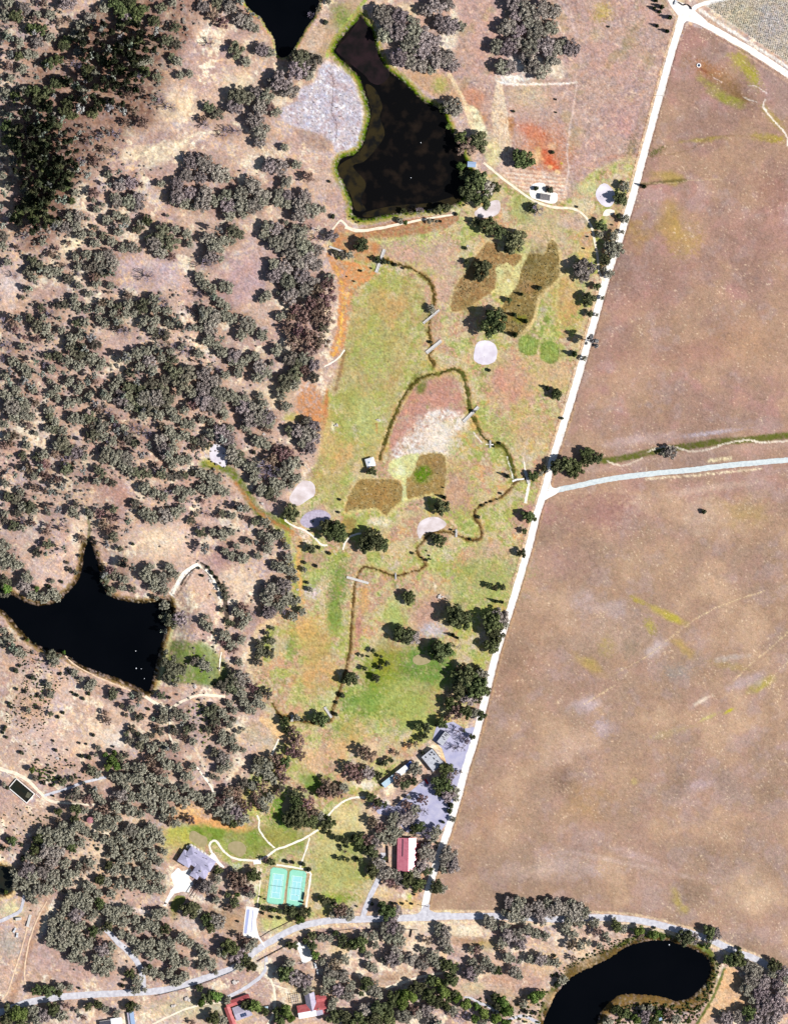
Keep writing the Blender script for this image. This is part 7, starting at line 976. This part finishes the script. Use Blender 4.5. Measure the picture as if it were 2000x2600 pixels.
BARE = [bare_mesh(300 + i) for i in range(4)]; BTR = [trunk_mesh('w', 9)]; M_ = M['bark_pale']
# height (m) from kind and radius
def height(k, r):
    return {'g': 3.4 + .92 * r, 'e': 3.4 + .95 * r, 'd': 3.8 + 1.15 * r, 'b': 4 + 1.1 * r, 'r': 4 + 1.15 * r, 'p': 11 + 1.3 * r, 'k': 15 + 1.4 * r, 's': .8 + 1.3 * r, 'c': 2.6 + 2.4 * r, 'w': 4 + 1.2 * r}[k]
LM = [('the top edge pond', 670, 60), ('the lilac flat', 830, 300), ('the weedy pond', 1000, 430), ('the red dirt patch', 1370, 390), ('the white upper clearing', 1330, 195), ('the pump shed', 1383, 501), ('the oval white pad', 1537, 496), ('the upper gravel junction', 1735, 40),
      ('the brown loop rough', 1340, 700), ('the valley headbridge', 965, 660), ('the orange strip', 870, 790), ('the green mown squares', 1365, 890), ('the sand bunker mid valley', 1230, 890), ('the upper fairway', 960, 850), ('the square canopy', 940, 1170), ('the stream fork', 1310, 1215), ('the blue-gray road end', 1420, 1215), ('the pinkish bunker', 1090, 1335),
      ('the lilac gravel patch', 800, 1315), ('the left valley bunker', 770, 1245), ('the gray sand pad', 555, 1158), ('the star-shaped pond', 300, 1600), ('the green hollow', 450, 1680), ('the dry gully', 555, 1500), ('the orange fairway', 780, 1680), ('the lower brown green', 1070, 1675), ('the long building', 1010, 1965), ('the lavender parking lot', 1120, 2000), ('the red barn', 1030, 2170),
      ('the gray clubhouse', 500, 2190), ('the tennis courts', 730, 2255), ('the looping cart path', 620, 2150), ('the pink round tank', 231, 2081), ('the square tank', 60, 2010), ('the red cross-roofed house', 793, 2556), ('the red courtyard house', 606, 2563), ('the curved lake', 1650, 2460), ('the bright south clearing', 1130, 2370), ('the long gray road', 330, 2520), ('the west edge pond', 10, 2235), ('the mauve glade', 390, 690), ('the brown glade', 620, 690), ('the bare upper slope', 430, 310), ('the dark pine stand', 180, 400), ('the scrubby slope', 200, 1850), ('the small north glade', 290, 870), ('the reddish glade', 300, 1250), ('the far left glade', 80, 1450), ('the plum-brown glade', 555, 1415), ('the wood centre left', 350, 1020), ('the far left wood', 60, 1000)]
DIR = ['east', 'northeast', 'north', 'northwest', 'west', 'southwest', 'south', 'southeast']
CAP = 296
bykind = {}
for i, t_ in enumerate(DATA): bykind.setdefault(t_[0], []).append(i)
indiv, mass = [], {}
for k, ids in bykind.items():
    ids = sorted(ids, key=lambda i: -DATA[i][3]); indiv += ids[:CAP]; 
    if ids[CAP:]: mass[k] = ids[CAP:]
def sizew(k, r):
    m_ = r * S; t_ = {'g': (2.2, 3.4, 4.6), 'e': (2.0, 3.2, 4.4), 'd': (1.6, 2.6, 4.2)}.get(k, (1.2, 2.0, 3.2))
    return 'tiny' if m_ < t_[0] * .5 else 'small' if m_ < t_[0] else 'modest' if m_ < t_[1] else 'broad' if m_ < t_[2] else 'huge'
info = {}
for i in indiv:
    k, x, y, r = DATA[i]; n_, lx, ly = min(LM, key=lambda l: (l[1] - x) ** 2 + (l[2] - y) ** 2)
    d_ = DIR[int(round(math.atan2(ly - y, x - lx) / (math.pi / 4))) % 8]; info[i] = (k, sizew(k, r), n_, d_)
ORD = ['first', 'second', 'third', 'fourth', 'fifth', 'sixth', 'seventh', 'eighth', 'ninth', 'tenth', 'eleventh', 'twelfth', 'thirteenth', 'fourteenth', 'fifteenth', 'sixteenth', 'seventeenth', 'eighteenth', 'nineteenth']
for t1, t2 in (('twentieth', 'twenty'), ('thirtieth', 'thirty'), ('fortieth', 'forty'), ('fiftieth', 'fifty'), ('sixtieth', 'sixty')): ORD += [t1] + [t2 + '-' + o for o in ORD[:9]]
LMD = {n: (x, y) for n, x, y in LM}; grp_ = {}
for i, v in info.items(): grp_.setdefault(v, []).append(i)
LAB = {}
for v, ids in grp_.items():
    lx, ly = LMD[v[2]]; ids.sort(key=lambda i: (DATA[i][1] - lx) ** 2 + (DATA[i][2] - ly) ** 2)
    for j, i in enumerate(ids):
        LAB[i] = f'{v[1]} {KN[v[0]][2]} {v[3]} of {v[2]}' if len(ids) == 1 else f"{(ORD[j] + ' ') if j else ''}nearest {v[1]} {KN[v[0]][2]} {v[3]} of {v[2]}"
def make_label(i): return LAB[i]
GR = dict(e='olive oaks mixed through the west wood', k='tall dark pines of the shaded stand', g='gray oaks scattered over the slopes', d='dark oaks around the valley', b='bright green trees', r='russet trees', p='pale pines in the west wood', s='scattered shrubs', c='slim cypresses', w='leafless trees')
for i in indiv:
    k, x, y, r = DATA[i]; rr = random.Random(i * 13 + 5); rm = r * S; h = height(k, rm) * rr.uniform(.9, 1.1)
    wx, wy = W(x, y); z = hz(x, y) - .1; rz = rr.uniform(0, 6.28); sc_ = (rm * rr.uniform(.98, 1.12), rm * rr.uniform(.98, 1.12), h)
    if k in 'sc' and rm < 1.3 and k == 's':
        o = bpy.data.objects.new('shrub', PROT[k][i % 4][0]); COL.objects.link(o)
    else:
        o = bpy.data.objects.new(KN[k][0], None); COL.objects.link(o)
        if k == 'w': parts = [('branches', BARE[i % 4]), ('trunk', BTR[0])]
        else: P_ = PROT[k][i % len(PROT[k])]; parts = [('crown', P_[0]), ('trunk', P_[1])]
        for nm, me in parts:
            c_ = bpy.data.objects.new(nm, me); COL.objects.link(c_); c_.parent = o
    o.location = (wx, wy, z); o.rotation_euler = (rr.uniform(-.05, .05), rr.uniform(-.05, .05), rz); o.scale = sc_
    tag(o, make_label(i), KN[k][1], GR[k])
def merge(name, m_, items, label):                                # items: (v, q, x, y, z, rz, sx, sy, sz)
    VV, QQ, b0 = [], [], 0
    for (v, q, x, y, z, rz, sx, sy, sz_) in items:
        c_, n_ = math.cos(rz), math.sin(rz); a = v * np.array([sx, sy, sz_]); w_ = np.empty_like(a); w_[:, 0] = a[:, 0] * c_ - a[:, 1] * n_ + x; w_[:, 1] = a[:, 0] * n_ + a[:, 1] * c_ + y; w_[:, 2] = a[:, 2] + z
        VV.append(w_); QQ.append(q + b0); b0 += len(v)
    me = mesh_np(name, np.concatenate(VV), np.concatenate(QQ)); me.materials.append(M[m_]); o = bpy.data.objects.new(name, me); COL.objects.link(o); return tag(o, label, kind='stuff')
for k, ids in mass.items():
    lite = [crown(k, 900 + j, CN[k][0] // 4, CN[k][1] * 1.75) for j in range(6)]; it = []
    for i in ids:
        _, x, y, r = DATA[i]; rr = random.Random(i); rm = r * S; v, q = lite[i % 6]; it.append((v, q) + W(x, y) + (hz(x, y), rr.uniform(0, 6.28), rm, rm, height(k, rm)))
    merge({'g': 'small_gray_oaks', 'd': 'small_dark_oaks'}.get(k, 'small_trees'), 'leaf_' + k, it, 'mass of the smaller trees filling the western woodland')
# undergrowth: countless low bushes
blite = [crown('s', 700 + j, 70, .2) for j in range(6)]
GLADES = [(460, 270, 60, 50), (420, 390, 80, 30), (610, 220, 55, 50), (390, 690, 90, 55), (620, 690, 60, 95), (600, 300, 60, 60), (650, 370, 60, 50), (130, 740, 50, 26), (30, 740, 45, 60), (310, 870, 40, 24), (600, 860, 45, 45), (290, 1250, 60, 40), (60, 1360, 60, 26), (90, 1450, 55, 40), (400, 1390, 75, 50), (555, 1415, 50, 50), (620, 1470, 40, 45), (520, 1560, 30, 40)]
def scatter(name, label, regions, m_, seed):
    r = random.Random(seed); it = []
    for (pts, n, r0, r1) in regions:
        xs = [p[0] for p in pts]; ys = [p[1] for p in pts]; k = 0
        while k < n:
            x, y = r.uniform(min(xs), max(xs)), r.uniform(min(ys), max(ys)); ins = False
            for i in range(len(pts)):
                (x0, y0), (x1, y1) = pts[i], pts[(i + 1) % len(pts)]
                if (y > y0) != (y > y1) and x < (x1 - x0) * (y - y0) / (y1 - y0) + x0: ins = not ins
            if any(((x - a_) / c_) ** 2 + ((y - b_) / d_) ** 2 < 1 for a_, b_, c_, d_ in GLADES) and r.random() < .93: k += 1; continue
            if not ins or hz(x, y) < -.6: 
                if not ins: continue
                k += 1; continue
            q_ = r.uniform(r0, r1) ** 1; v, q = blite[r.randrange(6)]; it.append((v, q) + W(x, y) + (hz(x, y) - .05, r.uniform(0, 6.28), q_, q_ * r.uniform(.7, 1.1), q_ * r.uniform(.8, 1.5))); k += 1
    return merge(name, m_, it, label)
WOOD = [(0, 0), (250, 0), (320, 30), (540, 20), (450, 130), (420, 230), (330, 350), (350, 420), (560, 430), (700, 420), (600, 560), (560, 700), (560, 860), (700, 850), (820, 880), (700, 1000), (830, 1120), (740, 1240), (640, 1300), (760, 1400), (640, 1560), (560, 1700), (640, 1860), (700, 1950), (640, 2050), (400, 2090), (410, 2280), (560, 2440), (400, 2500), (200, 2480), (100, 2300), (60, 2200), (120, 2080), (300, 2000), (420, 1860), (480, 1640), (560, 1440), (430, 1420), (260, 1420), (200, 1360), (60, 1500), (0, 1480)]
scatter('undergrowth', 'low dark bushes and saplings under the western trees', [(WOOD, 2600, .5, 1.6), (NW, 500, .8, 2.4), ([(0, 560), (120, 560), (560, 800), (560, 1300), (420, 1300), (0, 1350)], 1300, .6, 2.1), ([(0, 0), (200, 0), (60, 200), (40, 480), (0, 560)], 260, .6, 2.2), ([(120, 2100), (400, 2090), (400, 2280), (300, 2300), (120, 2280)], 200, .6, 1.6)], 'leaf_g', 5)
scatter('scrub', 'tiny dark bushes sprinkled over the scrubby slope', [([(20, 1600), (60, 1640), (180, 1700), (300, 1770), (300, 1860), (160, 1860), (10, 1840), (0, 1700)], 900, .3, 1.0), ([(0, 1840), (300, 1840), (340, 1930), (270, 1960), (100, 1950), (60, 1900), (0, 1900)], 160, .3, .9), ([(70, 1930), (290, 1880), (330, 1900), (290, 1970), (110, 2000)], 150, .6, 1.7), ([(0, 2050), (120, 2040), (230, 2060), (120, 2130), (40, 2180), (0, 2180)], 110, .4, 1.2)], 'leaf_s', 6)
scatter('reeds', 'green reeds and brambles along the pond banks', [(T(1400, 2100, 2.8, (500, 1270), (700, 1240), (900, 1270), (1080, 1200), (1120, 1050), (1080, 920), (1110, 900), (1200, 980), (1140, 1180), (1020, 1390), (450, 1400), (460, 1310)), 520, .5, 1.6), (T(1400, 2100, 2.8, (0, 1050), (150, 960), (330, 860), (470, 800), (560, 790), (1050, 870), (1040, 900), (800, 830), (560, 830), (300, 920), (100, 1020), (20, 1120)), 200, .4, 1.2), ([(1200, 2520), (1290, 2560), (1380, 2500), (1400, 2540), (1390, 2600), (1250, 2600)], 110, .6, 1.6), ([(880, 545), (1180, 508), (1180, 522), (900, 566)], 60, .5, 1.4)], 'leaf_o', 8)
scatter('green_brush', 'fresh green bushes on the scrubby slope and under the hollow', [([(200, 1890), (260, 1860), (330, 1870), (350, 1920), (300, 1970), (220, 1960)], 90, .7, 1.9), ([(80, 1960), (140, 1950), (170, 1990), (120, 2000)], 30, .6, 1.5), ([(330, 1850), (400, 1850), (420, 1890), (350, 1900)], 40, .6, 1.6), ([(480, 1780), (540, 1790), (530, 1900), (480, 1890)], 50, .6, 1.5), ([(60, 1720), (160, 1740), (140, 1800), (60, 1800)], 70, .4, 1.0)], 'leaf_b', 12)
RG = [T(1000, 500, 3.36, (800, 405), (895, 475), (1080, 505), (1040, 585), (930, 605), (860, 690), (840, 790), (735, 860), (620, 940), (505, 965), (495, 870), (550, 740), (620, 640), (710, 505)),
      T(1000, 500, 3.36, (1350, 380), (1385, 430), (1395, 550), (1380, 690), (1250, 820), (1195, 955), (1155, 1080), (1055, 1185), (950, 1130), (900, 1000), (970, 880), (1070, 720), (1100, 600), (1170, 490), (1290, 500)),
      K5((540, 670), (920, 665), (1050, 680), (1110, 760), (1120, 900), (1040, 1000), (930, 1110), (860, 1150), (760, 1055), (340, 1120), (355, 950), (410, 835), (490, 705)), K5((1190, 665), (1300, 550), (1370, 400), (1660, 300), (1700, 860), (1550, 860), (1215, 920))]
scatter('rough_grass', 'dry tufts and low heath covering the brown rough patches', [(RG[0], 300, .2, .6), (RG[1], 420, .2, .7), (RG[2], 240, .2, .55), (RG[3], 150, .2, .5), (V, 900, .12, .4)], 'tuft', 21)
# vineyard rows
def clipx(y):                                                     # left edge of the block at map height y
    return 1787 + (y - 10) * 1.43 if y > 8 else 1787 + (8 - y) * 6
nrow = 0
vr = np.random.RandomState(4); ords = []
for k in range(0, 75):
    x0 = 1790 + k * 5.4; pts = []
    y = -14.0
    while y < 240:
        x = x0 - (y + 14) * .27
        if x > clipx(y) and x < 2030: pts.append((x, y))
        y += 2.6
    if len(pts) < 6: continue
    ords.append(pts)
for k, pts in enumerate(ords):
    ox, oy = W(*pts[0]); cc = []; 
    for (x, y) in pts:
        a_, b_ = W(x, y); c_ = vr.randn(16, 3) * np.array([.12, .3, .2]) + np.array([a_ - ox, b_ - oy, .95]); cc.append(c_[: vr.randint(4, 9)])
    cen = np.concatenate(cc); v, q = quadcloud(cen, vr.randn(len(cen), 3) + np.array([0, 0, .8]), vr.uniform(.12, .24, len(cen)), vr)
    me = mesh_np('vine_row', v, q); me.materials.append(M['leaf_v']); o = bpy.data.objects.new('vine_row', me); COL.objects.link(o); o.location = (ox, oy, 0)
    tag(o, f'{ORD[k]} vine row counted from the left tip of the corner vineyard', 'vine row', 'rows of the upper right vineyard')
